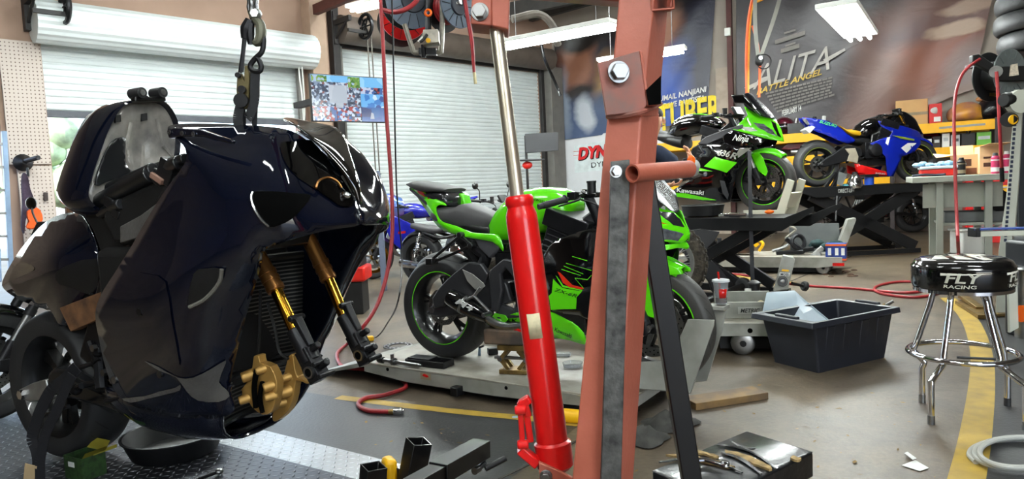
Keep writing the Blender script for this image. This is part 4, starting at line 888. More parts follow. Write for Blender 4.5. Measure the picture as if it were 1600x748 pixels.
# swingarm and axle block
slab(Hb,'swingarm',mat('satin_black',(.07,.075,.085),.3,coat=.3,var=.1),bH,h7((240,205),(268,182),(330,195),(420,255),(520,300),(640,370),(790,430),(800,470),(640,430),(480,375),(400,350),(300,330),(235,270)),-.16,-.10,.014)
slab(Hb,'swingarm',mat('satin_black',(.07,.075,.085)),bH,h7((240,205),(330,195),(520,300),(790,430),(640,430),(400,350),(235,270)),.10,.15,.014)
slab(Hb,'axle_block',ALU,bH,h7((92,292),(160,258),(232,236),(245,300),(240,345),(150,356),(104,335)),-.165,-.14,.006)
mb=MB(Hb); c=Hb.at(*h7((125,312))[0],-.165); mb.cyl(c-V((0,.02,0)),c,.02,n=6); mb.build('axle_nut',CHROME,bH)
chain(Hb,bH,(0.02,0,.318),(.6,0,.45),.10,.04,.10)
# foot rest, levers and hydraulics behind the side panel
mb=MB(Hb)
for a,b,r in (((345,300),(420,270),.012),((420,270),(500,250),.012),((500,60),(520,280),.02),((460,50),(500,150),.014),((540,350),(620,330),.01),((210,430),(350,375),.008),((400,180),(495,150),.009)): mb.cyl(Hb.at(*h7(a)[0],-.2),Hb.at(*h7(b)[0],-.22),r,n=8)
for q in ((505,95),(515,215),(500,140),(345,295),(390,290)): mb.sphere(Hb.at(*h7(q)[0],-.21),.022,n=10,m=8)
mb.build('foot_rest_linkage',DKMETAL,bH)
for q in ((590,238),(545,200),(492,75)): c=Hb.at(*h7(q)[0],-.23); mb=MB(Hb); mb.cyl(c-V((0,.015,0)),c,.013,n=6); mb.build('linkage_bolt',STEEL,bH)
# fuel tank tipped up: shell seen from its underside
WRAP=mat('wrapped_tank_underside',(.66,.64,.61),.25,.1,var=.16,scale=9,col2=(.42,.41,.40),bump=.45,bscale=22)
TX=.60
ro=catmull([V((a,b,0)) for a,b in h5((150,610),(170,500),(210,380),(250,270),(290,185),(330,125),(385,95),(470,92),(550,90),(600,125),(640,200),(655,300),(640,420),(600,500),(500,600),(330,680),(220,680))],4,True)
rim=[Hb.at(p.x,p.y,TX,0) for p in ro]; cen=sum(rim,V())/len(rim)
secs=[]
for x,k in ((TX,1.0),(TX-.01,1.02),(TX-.06,1.04),(TX-.13,1.02),(TX-.21,.90),(TX-.28,.62),(TX-.30,.2)):
    secs.append([V((x,cen.y+(p.y-cen.y)*k,cen.z+(p.z-cen.z)*k)) for p in rim])
mb=MB(Hb); mb.loft(secs,True,False); mb.add(secs[-1],[tuple(range(len(rim)))]); tank=mb.build('fuel_tank',NAVY,bH,angle=60)
r2=[V((TX-.03,cen.y+(p.y-cen.y)*.93,cen.z+(p.z-cen.z)*.93)) for p in rim]
mb=MB(Hb); mb.loft([rim,[V((TX+.008,q.y,q.z)) for q in [cen+(p-cen)*.97 for p in rim]],r2],True,False); mb.build('tank_rim',NAVY,tank)
fx=lambda x,y:TX-.03+0*x
vs,fs,_=sheet(Hb,[(p.x,p.y,0) for p in ro],(),None,1,0,0,lambda x,y:TX-.02-.035*math.exp(-(((x-212)/22)**2+((y-235)/45)**2)))
mb=MB(Hb); mb.add([cen+(p-cen)*.955 for p in vs],fs); mb.build('tank_underside',WRAP,tank,solid=.004,angle=70)
vs,fs,_=sheet(Hb,[(x,y,0) for x,y in h5((200,540),(240,400),(290,310),(330,288),(362,292),(358,370),(370,440),(410,485),(330,500),(250,530))],(),None,2,0,0,lambda x,y:TX+.012)
mb=MB(Hb); mb.add(vs,fs); mb.build('tank_bracket_plate',mat('satin_black',(.07,.075,.085)),tank,solid=.006)
for a in ((322,190),(462,182)):
    x,y=a; vs,fs,_=sheet(Hb,[(q[0],q[1],0) for q in h5((x-12,y-20),(x+14,y-24),(x+16,y+14),(x-14,y+20))],(),None,1,0,0,lambda x,y:TX+.004); mb=MB(Hb); mb.add(vs,fs); mb.build('tank_clip',BLACKP,tank,solid=.008)
for a,b in (((390,210),(350,400)),((455,330),(450,460)),((530,190),(560,330)),((560,330),(620,400))):
    mb=MB(Hb); mb.tube([Hb.at(*h5(a)[0],TX-.015,0),Hb.at(*h5(b)[0],TX-.02,0)],.007,6); mb.build('pressed_rib',WRAP,tank)
mb=MB(Hb); P=[Hb.at(*q,TX+.01,0) for q in h5((385,75),(425,60),(470,75),(515,70),(550,75),(552,100),(385,100))]; mb.prism(P,(.03,0,0)); tb=mb.build('front_mount',BLACKM,tank,bevel=.005)
for q in ((422,54),(533,52)):
    c=Hb.at(*h5(q)[0],TX+.02,0); mb=MB(Hb); mb.cyl(c-V((.03,0,0)),c+V((.03,0,0)),.02,n=18); mb.build('rubber_bush',RUBBER,tb)
    mb=MB(Hb); mb.cyl(c+V((.029,0,0)),c+V((.034,0,0)),.011,n=14); mb.build('bush_sleeve',STEEL,tb)
# frame rail and hydraulic unit between tank and seat
mb=MB(Hb)
for a,b,r in (((205,640),(500,480),.030),((280,560),(510,455),.022),((290,585),(510,480),.016),((320,605),(490,520),.006),((510,455),(680,400),.018),((540,470),(650,420),.024),((230,690),(340,640),.02)):
    mb.cyl(Hb.at(*h5(a)[0],-.16),Hb.at(*h5(b)[0],-.2),r,n=12)
for q,sz in (((600,470),(.07,.05,.08)),((560,500),(.05,.05,.05)),((300,630),(.05,.05,.04)),((340,690),(.04,.05,.03))): mb.box(Hb.at(*h5(q)[0],-.18),sz,R=M.Rotation(.5,3,'Y'))
mb.build('frame_rail',mat('satin_black',(.07,.075,.085)),bH,bevel=.004)
slab(Hb,'airbox',mat('inner_dark',(.05,.05,.052)),bH,h5((230,720),(250,640),(500,520),(640,480),(560,610),(480,740),(380,860),(300,860)),-.2,.2,.02)
slab(Hb,'under_tank_cover',mat('crinkled_grey',(.33,.32,.31)),bH,h5((440,700),(520,640),(545,640),(480,745),(430,820),(330,850),(330,760)),-.24,-.21,.004)
mb=MB(Hb); c=Hb.at(*h5((540,505))[0],-.2); mb.box(c,(.06,.03,.02),R=M.Rotation(.5,3,'Y')); mb.build('connector',mat('tan_connector',(.55,.42,.36),.5),bH,bevel=.003)
# ---------------------------------------------------------------- things on and around the black bike
# ratchet straps and hook from the hoist
th=thing('ratchet_strap','black ratchet strap with an olive ratchet hanging from the hoist hook','strap',(Hb.w(1.1,0,1.1)))
h8=CR(340,0,3.56); YS=2.15
S=lambda a,b,k=0:D(*h8((a,b))[0],YS+k)
def ribbon(mb,pts,w,th_=.003):
    p=catmull(pts,5)
    for i in range(len(p)-1): mb.bar(p[i],p[i+1]+(p[i+1]-p[i])*.05,th_,w,(1,0,.001)) if False else mb.bar(p[i],p[i+1]+(p[i+1]-p[i])*.03,w,th_,(0,1,0))
OLIVE=mat('olive_zinc',(.36,.32,.20),.45,.6,var=.2,scale=30); STRAP=mat('black_webbing',(.075,.078,.10),.7,var=.2,scale=60)
mb=MB(); mb.prism([S(108,410),S(130,405),S(146,440),(S(148,365)),S(170,362),S(176,440),S(172,590),S(150,606),S(112,598),S(103,500)],(0,.035,0)); o=mb.build('ratchet',OLIVE,th,bevel=.003)
mb=MB()
for q,r in (((135,560),.022),((140,500),.012),((118,420),.008)): c=S(*q); mb.cyl(c-V((0,.012,0)),c+V((0,.05,0)),r,n=18)
mb.build('ratchet_spool',DKMETAL,o)
mb=MB(); mb.tube([S(125,405),S(140,300),S(150,200),S(160,150)],.006,6); mb.tube([S(135,400),S(146,280),S(160,190)],.005,6); mb.build('wire_hook',DKMETAL,th)
mb=MB(); ribbon(mb,[S(125,590),S(112,650),S(115,700)],.028); ribbon(mb,[S(135,590,.02),S(140,650,.02),S(140,705,.02)],.02); mb.build('webbing',STRAP,th)
th=thing('tie_down_strap','grey-black webbing strap with an S hook, hung beside the olive ratchet','strap',(Hb.w(1.15,0,1.1)))
mb=MB(); mb.tube([S(232,160),S(252,195),S(255,240),S(245,290),S(205,330),(S(182,365)),S(195,392),S(232,396),S(242,370),S(230,335),S(215,320)],.0085,8); mb.build('steel_hook',DKMETAL,th)
mb=MB(); ribbon(mb,[S(210,385),S(208,470),S(205,560),S(180,640),S(165,660)],.028); ribbon(mb,[S(214,500,.015),S(208,600,.015),S(205,705,.015)],.016); ribbon(mb,[S(196,400,.02),S(202,560,.02)],.026); mb.build('webbing',STRAP,th)
th=thing('hoist_chain','chain and swivel hook of the engine hoist holding the two straps','hoist hook',S(200,100))
mb=MB(); 
for k in range(7):
    c=S(196,-70+k*22); u=V((0,0,1)); a=[]; 
    for i in range(10): t=2*PI*i/10; w_=V((1,0,0)) if k%2 else V((0,1,0)); a.append(c+w_*math.cos(t)*.013+u*math.sin(t)*.024)
    mb.tube(a,.006,6,1,True)
mb.build('chain',STEEL,th)
mb=MB(); mb.tube([S(200,85),S(215,110),S(238,140),S(240,200),S(222,235),S(208,225)],[.012,.016,.013],10); mb.cyl(S(200,60),S(212,100),.018,n=12); mb.build('swivel_hook',mat('worn_hook',(.42,.42,.36),.5,.4,var=.3),th)
mb=MB(); mb.tube([S(180,110),S(158,160),S(152,215)],[.014,.018,.012],8); mb.tube([S(185,130),S(180,190),S(186,245)],[.012,.014,.010],8); mb.build('hook_latch',DKMETAL,th); mb=MB(); mb.hexbolt(S(216,80),(0,-1,0),.014,.02); mb.build('hook_bolt',STEEL,th)
# wooden block wedged beside the tail
P=[Hb.at(*q,-.20) for q in h6((300,490),(540,398),(502,548),(358,612))]
mb=MB(Hb); mb.prism(P,(0,.04,0)); tag(mb.build('wood_block',WOOD,bevel=.003),'worn brown wooden block wedged under the tail of the black motorcycle','wood block')
# loose strap trailing from the side panel to the floor
mb=MB()
q=[(395,175),(330,240),(265,290),(215,380),(185,460),(165,540),(185,600),(195,660),(190,730),(180,800)]
ribbon(mb,[Hb.w(*Hb.at(*h7(p)[0],-.29)) for p in q],.042)
q=[(370,215),(330,300),(290,400),(240,500),(215,600),(205,660),(205,740),(200,790)]
ribbon(mb,[Hb.w(*Hb.at(*h7(p)[0],-.31)) for p in q],.036); s_=mb.build('tie_down_strap',STRAP)
tag(s_,'loose black strap dangling down over the swingarm of the black motorcycle','strap')
mb=MB(); ribbon(mb,[Hb.w(*Hb.at(*h7(p)[0],-.325)) for p in ((160,675),(155,720),(150,770))],.045); mb.build('strap_tag',mat('tan_tag',(.72,.62,.47),.7),s_)
# ---------------------------------------------------------------- oxide red engine hoist in front
OXIDE=mat('oxide_primer',(.66,.36,.29),.45,0,var=.12,scale=7,col2=(.57,.29,.22),bump=.06,bscale=90)
OXD=mat('oxide_primer_scuffed',(.56,.31,.26),.5,0,var=.3,scale=14,col2=(.40,.34,.32))
MILL=mat('mill_scale_steel',(.36,.36,.35),.5,.55,var=.3,scale=45,col2=(.20,.20,.20),bump=.15,bscale=80)
ck=D(950,430,1.3)
eh=thing('engine_hoist','oxide red steel engine hoist mast with a red hydraulic jack, closest to the camera','engine hoist',(ck.x,1.32,0))
def ln(p,q,d,y): t=(y-p[1])/(q[1]-p[1]); return D(p[0]+(q[0]-p[0])*t,y,d)
def column(mb,L,Mm,R_,y0,y1):
    l0,m0,r_0=[ln(*k,y0) for k in (L,Mm,R_)]; l1,m1,r1=[ln(*k,y1) for k in (L,Mm,R_)]
    vs=[l0,m0,r_0,l0+r_0-m0,l1,m1,r1,l1+r1-m1]; mb.add(vs,[(0,1,2,3),(7,6,5,4),(0,4,5,1),(1,5,6,2),(2,6,7,3),(3,7,4,0)])
Lm=((948,180),(893,748),1.30); Mm_=((1003,172),(962,748),1.275); Rm=((1032,160),(990,748),1.36)
mb=MB(); column(mb,Lm,Mm_,Rm,176,1205); mb.build('mast',OXIDE,eh,bevel=.004)
mb=MB(); column(mb,((966,0),(949,180),1.295),((1022,0),(1004,172),1.27),((1045,0),(1031,160),1.355),-42,183); mb.build('mast_head',OXIDE,eh,bevel=.004)
# pivot plate with its bolt
pl=[D(x,y,1.268) for x,y in ((934,98),(999,79),(1012,163),(1003,174),(947,181))]
mb=MB(); mb.prism(pl,(0,.008,0)); o=mb.build('pivot_plate',OXD,eh,bevel=.002)
mb=MB(); mb.prism([D(x,y,1.27) for x,y in ((999,79),(1003,79),(1015,160),(1033,157),(1031,163),(1010,166))],(.0,.07,0)); mb.build('side_plate',OXIDE,eh,bevel=.002)
mb=MB(); mb.prism([D(x,y,1.262) for x,y in ((1010,140),(1033,118),(1033,162),(1014,164))],(0,.006,0)); mb.build('slot',PETH,eh)
c=D(966,113,1.262); mb=MB(); mb.hexbolt(c+V((0,0,0)),(.15,-1,.05),.0165,.016); mb.build('pivot_bolt',STEEL,o,bevel=.001)
# weld bead
mb=MB(); mb.tube([D(947,182,1.285),D(970,181,1.278),D(1004,174,1.266),D(1032,162,1.35)],.005,6); mb.build('weld_bead',OXD,eh)
# reinforcing bar up the front of the mast
qs=[(955,252),(984,249),(984,290),(971,748),(960,1100),(925,1100),(939,748)]
mb=MB(); mb.prism([D(x,y,1.262) for x,y in qs],(0,.012,0)); mb.build('reinforcing_bar',MILL,eh,bevel=.0015)
# winch handle socket
a=D(988,271,1.235); b=D(1077,264,1.34)
mb=MB(); ax=(b-a).normalized(); mb.lathe([(.0135,0),(.0165,0),(.0165,(b-a).length),(.0135,(b-a).length)],a,ax,24,closed=True); o=mb.build('handle_socket',OXIDE,eh)
mb=MB(); mb.cyl(a+ax*.05,a+ax*.052,.0133,n=20); mb.build('socket_bore',PETH,o)
mb=MB(); mb.hexbolt(D(962,268,1.262),(.1,-1,.05),.009,.012); mb.build('clamp_nut',STEEL,eh)
# boom along the top of the frame
b0=D(1040,-16,1.315); b1=D(390,-58,2.15)
mb=MB(); mb.hollow(b0,b1,.085,.066,(0,0,1),.006); mb.build('boom',OXIDE,eh,bevel=.003)
mb=MB(); mb.prism([D(x,y,1.262) for x,y in ((1004,-20),(1052,-24),(1052,14),(1046,20),(1018,8),(1010,4))],(0,.01,0)); 
mb=MB(); 
for q,r in (((1018,-4),(1052,-4)),): pass
mb.hollow(D(1035,-3,1.262),D(1035,-3,1.33),.043,.043,(0,0,1),.004); mb.build('boom_tube_end',OXIDE,eh,bevel=.002)
mb=MB(); mb.cyl(D(395,-52,2.12),D(395,-20,2.15),.012,n=10); mb.build('hook_eye',STEEL,eh)
# ram: bracket, rod, red cylinder, pump
mb=MB(); mb.prism([D(x,y,1.50) for x,y in ((738,-20),(768,-20),(768,40),(735,37))],(0,.09,0)); mb.prism([D(x,y,1.50) for x,y in ((768,-20),(797,-16),(795,46),(768,40))],(0,.09,0)); o=mb.build('ram_bracket',OXIDE,eh,bevel=.003)
mb=MB(); mb.hexbolt(D(750,19,1.50),(-.1,-1,.0),.0155,.016); mb.build('bracket_bolt',STEEL,o,bevel=.001)
r0_=D(775,40,1.535); r1_=D(808,306,1.50)
mb=MB(); mb.cyl(r0_,r1_+(r1_-r0_)*.1,.0152,n=28); ram=mb.build('ram_rod',mat('ground_rod',(.80,.77,.70),.34,.85,var=.1,scale=12,col2=(.72,.67,.58)),eh)
c0=D(811,310,1.5); c1=D(866,712,1.47); ax=(c1-c0).normalized(); Lc=(c1-c0).length
mb=MB(); mb.lathe([(.015,-.006),(.028,-.006),(.031,0),(.031,.012),(.0285,.016),(.0285,.02),(.0335,.034),(.0345,.05),(.0345,Lc-.03),(.0345,Lc)],c0,ax,40); cy=mb.build('ram_cylinder',REDP,eh)
mb=MB(); mb.lathe([(.0345,Lc-.035),(.0405,Lc-.03),(.0405,Lc+.02),(.03,Lc+.03),(0,Lc+.03)],c0,ax,36); mb.build('cylinder_base',REDP,cy)
u=(V((0,-1,0))-ax*V((0,-1,0)).dot(ax)).normalized()
mb=MB(); mb.lathe([(.0348,Lc*.437),(.0348,Lc*.532)],c0,ax,14,a0=-.28,a1=.55,ref=u); mb.build('cream_sticker',mat('cream_sticker',(.80,.76,.62),.7,var=.2,scale=40),cy,solid=.0005)
mb=MB(); 
for p,q,w,h in (((828,622),(812,632),.018,.02),((812,628),(817,700),.012,.014),((822,640),(829,690),.014,.014),((812,700),(840,724),.02,.03),((818,624),(826,650),.014,.018)):
    mb.bar(D(*p,1.445),D(*q,1.445),w,h,(0,1,0))
for p in ((813,640),(817,694)): c=D(*p,1.435); mb.cyl(c-V((.012,0,0)),c+V((.012,0,0)),.01,n=12)
mb.build('pump_lever',REDP,cy,bevel=.003)
mb=MB(); mb.prism([D(x,y,1.42) for x,y in ((842,722),(872,735),(905,752),(905,800),(845,800))],(0,.012,0)); mb.build('ram_foot',OXIDE,eh,bevel=.002)
mb=MB(); mb.prism([D(x,y,1.50) for x,y in ((842,722),(872,735),(905,752),(905,800),(845,800))],(0,.012,0)); o=mb.build('ram_foot',OXIDE,eh,bevel=.002)
mb=MB(); mb.hexbolt(D(853,743,1.42),(-.1,-1,0),.011,.014); mb.build('foot_bolt',STEEL,o,bevel=.001)
mb=MB(); mb.bar(D(858,800,1.46),D(925,800,1.36),.05,.06); mb.build('foot_bracket',OXIDE,eh,bevel=.003)
# black brace from the mast to the base, base legs on the floor
bt=D(1002,262,1.42); bb=D(1082,760,1.46); bb2=bb+(bb-bt)*(bb.z-.05)/(bt.z-bb.z)
mb=MB(); mb.bar(bt,bb2,.042,.030,(0,1,0)); mb.build('brace',BLACKM,eh,bevel=.003)
foot=ln(*Lm,1185)
mb=MB(); mb.box((foot.x+.04,1.33,.05),(.12,.12,.1)); mb.bar((foot.x+.04,1.33,.06),(bb2.x+.05,bb2.y,.06),.08,.08); mb.build('base_beam',OXIDE,eh,bevel=.004)
# ---------------------------------------------------------------- black square-tube stand on the floor
c5=CR(540,660,6.154)
st=thing('steel_stand','black square-tube stand with two open sockets, on the dark floor by the red jack','stand',Z(640,905))
STB=mat('satin_black_steel',(.05,.05,.052),.4,.2,coat=.2,var=.25,scale=10)
def socket(top,low,w,dep,name='socket'):
    a=D(*c5(top)[0],dep); b=D(*low,dep+.0); b2=a+(b-a)*((a.z-.04)/(a.z-b.z)); mb=MB(); mb.hollow(a,b2,w,w,(.55,-.83,0),.004); return mb.build(name,STB,st,bevel=.0015)
socket((705,175),(612,900),.058,1.93); socket((270,415),(572,905),.058,1.86)
a=D(540+1310/6.154,660+240/6.154,2.02); b=D(540+890/6.154,660+480/6.154,1.82); mb=MB(); mb.hollow(a,b,.06,.05,(0,0,1),.004); arm=mb.build('sliding_arm',STB,st,bevel=.0015)
b3=b+(b-a)*1.2; mb=MB(); mb.hollow(b+(a-b)*.1,b3,.05,.042,(0,0,1),.004); mb.build('inner_arm',STB,st,bevel=.0015)
mb=MB(); q=D(540+1345/6.154,660+440/6.154,1.98); mb.cyl(q,q+V((.06,.03,.016)),.009,n=12); mb.build('lock_pin',BLACKP,arm)
mb=MB(); q=D(540+1280/6.154,660+440/6.154,1.97); mb.tube([D(540+1340/6.154,660+380/6.154,1.99),q],.008,8); mb.cyl(q,q+V((-.012,-.02,0)),.011,n=10); mb.build('pin_bracket',STEEL,arm)
mb=MB(); mb.bar((b3.x,b3.y,.03),V((-.45,1.95,.03)),.06,.06); mb.bar(b3,(b3.x,b3.y,.03),.05,.05,(1,0,0)); mb.build('base_rail',STB,st,bevel=.002)
# yellow tape measure standing against the socket
t=D(540+425/6.154,660+480/6.154,1.98); tm=thing('tape_measure','yellow tape measure wedged beside the black steel socket','tape measure',(t.x,t.y,t.z-.05))
mb=MB(); mb.box(t,(.035,.06,.09),R=Rz(.5).to_3x3()); o=mb.build('case',YELLOW,tm,bevel=.012)
mb=MB(); mb.box(t+V((.02,-.005,-.01)),(.006,.045,.06),R=Rz(.5).to_3x3()); mb.build('rubber_grip',BLACKP,o,bevel=.002)
# ---------------------------------------------------------------- torn black vinyl seat box
bx=[Z(1018,733,.40),Z(1167,671,.40),Z(1271,703,.40)]; bx.append(bx[0]+bx[2]-bx[1]); cc=sum(bx,V())/4
VIN=mat('cracked_black_vinyl',(.085,.09,.10),.28,coat=.3,var=.3,scale=9,bump=.35,bscale=18); FOAM=mat('torn_foam',(.62,.52,.34),.9,var=.3,scale=40,bump=.4,bscale=60)
sb=thing('storage_box','black box seat whose vinyl lid is torn open to tan foam','box seat',(cc.x,cc.y,0))
def inset(k,z): return [V((cc.x+(p.x-cc.x)*k,cc.y+(p.y-cc.y)*k,z)) for p in bx]
mb=MB(); mb.prism(inset(.93,0.0),(0,0,.33)); mb.build('box',BLACKP,sb,bevel=.01)
mb=MB(); mb.loft([inset(.98,.325),inset(1.0,.33),inset(1.0,.395)]); mb.add(inset(1.0,.395)+inset(.93,.40),[(0,1,5,4),(1,2,6,5),(2,3,7,6),(3,0,4,7),(4,5,6,7)]); lid=mb.build('padded_lid',VIN,sb,bevel=.012,segs=3)
def onlid(px,py,z=.4045): return Z(px,py,z)
for pts in (((1133,699),(1160,703),(1185,716),(1207,735),(1196,738),(1170,724),(1140,710)),((1085,704),(1110,706),(1122,713),(1095,711)),((1240,709),(1252,716),(1246,722),(1236,716)),((1040,715),(1075,709),(1120,716),(1150,728),(1120,726),(1075,718))):
    mb=MB(); q=[onlid(x+random.uniform(-1.5,1.5),cy0+(y-cy0)*.55+random.uniform(-1.2,1.2)) for x,y in [(p.x,p.y) for p in catmull([V((a,b,0)) for a,b in pts],4,True)] for cy0 in [sum(b for a,b in pts)/len(pts)+(x-sum(a for a,b in pts)/len(pts))*.25]]; mb.prism([p+V((0,0,-.004)) for p in q],(0,0,.006)); mb.build('torn_patch',FOAM,lid)
for pts in (((1120,694),(1150,698),(1180,708),(1215,732)),((1128,706),(1160,718),(1190,740)),((1145,690),(1165,700),(1180,700)),((1030,722),(1080,716),(1130,726),(1160,738))):
    mb=MB(); mb.tube([onlid(x,y,.404) for x,y in pts],[.004,.007,.003],6,flat=.6); mb.build('curled_vinyl',VIN,lid)
# wrench on the lid
wr=[onlid(1080,720,.412),onlid(1102,719,.412),onlid(1124,726,.412)]; d=(wr[2]-wr[0]).normalized(); n=V((-d.y,d.x,0))
mb=MB(); mb.prism([wr[0]-n*.009,wr[1]-n*.008,wr[2]-n*.007,wr[2]+n*.007,wr[1]+n*.008,wr[0]+n*.009],(0,0,.006)); w0=wr[0]
mb.prism([w0+d*.0-n*.016,w0-d*.02-n*.014,w0-d*.014-n*.004,w0-d*.003-n*.004,w0-d*.003+n*.004,w0-d*.014+n*.004,w0-d*.02+n*.014,w0+n*.016],(0,0,.008)); mb.lathe([(.008,0),(.014,0),(.014,.008),(.008,.008)],wr[2]+d*.012,(0,0,1),20,closed=True)
tag(mb.build('wrench',CHROME,bevel=.001),'chrome combination wrench lying on the torn black box seat','wrench')
# ---------------------------------------------------------------- low grey lift under the near green bike
c3=Z(984,625,LIFTZ);c4=Z(1125,580,LIFTZ);c1=Z(568,565,LIFTZ); du=(c3-c1).normalized(); dw=V((-du.y,du.x,0)); LW=(c4-c3).dot(dw); LL=(c3-c1).length
LF=Frame((c1.x,c1.y,0),math.degrees(math.atan2(du.y,du.x)))   # x along the lift, y across it away from us
TOP=mat('grimy_lift_top',(.60,.585,.545),.5,.1,var=.2,scale=6,col2=(.43,.405,.36),bump=.05,bscale=40)
lf=thing('motorcycle_lift','low grey steel motorcycle lift carrying the nearer green bike','motorcycle lift',LF.o,yaw=math.degrees(LF.yaw))
mb=MB(LF); mb.box((LL/2,LW/2,LIFTZ-.006),(LL,LW,.012)); mb.build('deck',TOP,lf,bevel=.003)
for y in (.006,LW-.006):
    mb=MB(LF); mb.prism([(0,y-.005,LIFTZ-.012),(LL,y-.005,LIFTZ-.012),(LL,y-.005,.075),(LL*.55,y-.005,.045),(.35,y-.005,.045),(0,y-.005,.07)],(0,.01,0)); mb.build('side_rail',GREYST,lf,bevel=.002)
mb=MB(LF); mb.box((LL-.005,LW/2,.10),(.01,LW,.055)); mb.build('end_rail',GREYST,lf,bevel=.002)
mb=MB(LF); mb.prism([(0,0,LIFTZ),(0,0,LIFTZ-.03),(-.42,0,.005),(-.42,0,.02)],(0,LW,0)); mb.build('ramp',GREYST,lf,bevel=.002)
mb=MB(LF); mb.box((LL*.45,LW/2,.04),(LL*.85,LW*.7,.07)); mb.build('scissor_base',mat('lift_underside',(.10,.10,.10),.7),lf)
for x,y in ((LL-.08,.06),(LL-.08,LW-.06)):
    mb=MB(LF); mb.lathe([(.012,-.02),(.04,-.02),(.05,-.014),(.05,.014),(.04,.02),(.012,.02)],(x,y,.052),(0,1,0),24,closed=True); mb.build('caster',STEEL,lf)
mb=MB(LF)
for x,z,r in ((.20,.105,.011),(LL*.60,.10,.010),(LL-.10,.10,.012)): mb.cyl((x,-.0005,z),(x,.001,z),r,n=18)
mb.build('rail_hole',PETH,lf)
mb=MB(LF); mb.box((.50,-.0015,.098),(.075,.003,.038)); mb.build('tape_patch',mat('tan_tape',(.56,.50,.40),.7),lf); mb=MB(LF); mb.prism([(.475,-.004,.101),(.49,-.004,.113),(.515,-.004,.108),(.525,-.004,.096),(.505,-.004,.092)],(0,.002,0)); mb.build('red_sticker',REDL,lf)
mb=MB(LF); mb.bar((LL*.42,-.05,.05),(LL*.42,.02,.05),.05,.05); mb.build('side_bracket',DKMETAL,lf,bevel=.004)
mb=MB(LF); mb.prism([(LL*.22,.12,LIFTZ+.0005),(LL*.3,.10,LIFTZ+.0005),(LL*.33,.14,LIFTZ+.0005),(LL*.26,.17,LIFTZ+.0005)],(0,0,.0005)); mb.build('red_paint_smear',mat('red_smear',(.62,.22,.18),.6),lf)
c6=CR(970,420,2.772)
for y,pp in ((-.17,((48,405),(182,400),(240,330),(290,218),(404,222),(402,245),(300,542),(205,530),(45,515))),(.06,((330,440),(395,180),(455,178),(440,260),(372,485),(322,492)))):
    P=[A.at(*q,y) for q in c6(*pp)]
    mb=MB(A); mb.prism(P,(0,.012,0)); mb.build('wheel_chock',GREYST,lf,bevel=.002)
# things lying on that lift
LT=LIFTZ+.001
def LZ(px,py,z=LT): return Z(px,py,z)
def onl(name,lab,cat,px,py,z=LT,group=None): return thing(name,lab,cat,LZ(px,py,z),group)
def simple(mb,name,m,lab,cat,group=None,**k): return tag(mb.build(name,m,**k),lab,cat,group)
sj=onl('scissor_jack','small brass-coloured scissor jack under the green bike, carrying a worn timber block','jack',806,575)
jb=LZ(806,585); ja=math.radians(-35); JF=Frame((jb.x,jb.y+.05,LT),-20)
BRASS=mat('brass_zinc',(.52,.42,.24),.4,.7,var=.25,scale=20)
mb=MB(JF); mb.box((0,0,.012),(.16,.10,.024)); mb.build('jack_base',BRASS,sj,bevel=.003)
mb=MB(JF); mb.box((0,0,.145),(.17,.10,.03)); mb.build('jack_saddle',BRASS,sj,bevel=.003)
for s in (-1,1):
    mb=MB(JF); mb.bar((s*.03,-.03,.025),(s*.075,-.03,.08),.02,.02,(0,1,0)); mb.bar((s*.075,-.03,.08),(s*.03,-.03,.13),.02,.02,(0,1,0)); mb.bar((s*.03,.03,.025),(s*.075,.03,.08),.02,.02,(0,1,0)); mb.bar((s*.075,.03,.08),(s*.03,.03,.13),.02,.02,(0,1,0)); mb.build('jack_arm',BRASS,sj)
mb=MB(JF); mb.cyl((-.12,0,.08),(.12,0,.08),.01,n=12); mb.cyl((.075,-.045,.08),(.075,.045,.08),.014,n=12); mb.cyl((-.075,-.045,.08),(-.075,.045,.08),.014,n=12); mb.build('jack_screw',STEEL,sj)
mb=MB(JF); mb.box((-.03,0,.205),(.26,.12,.085)); simple(mb,'timber_block',mat('dark_timber',(.22,.19,.17),.7,var=.3,scale=10,col2=(.40,.32,.25)),'dark worn timber block on the scissor jack below the green bike','timber block',bevel=.012,base=JF.m@M.Translation((0,0,.163)))
mb=MB(); p=LZ(770,553); mb.box(p+V((0,0,.02)),(.06,.04,.04),.3); simple(mb,'rubber_block',RUBBER,'small black rubber block behind the timber block on the lift','block',bevel=.004)
th=onl('spray_nozzle','small blue and white trigger nozzle standing on the lift behind the rear tyre','nozzle',749,555); p=LZ(749,555)
mb=MB(); mb.cyl(p,p+V((.004,0,.05)),.010,.008,12); mb.build('body',mat('pale_blue_plastic',(.62,.72,.82),.35),th); mb=MB(); mb.bar(p+V((0,0,.05)),p+V((.03,-.01,.06)),.014,.012); mb.build('trigger',GREYP,th)
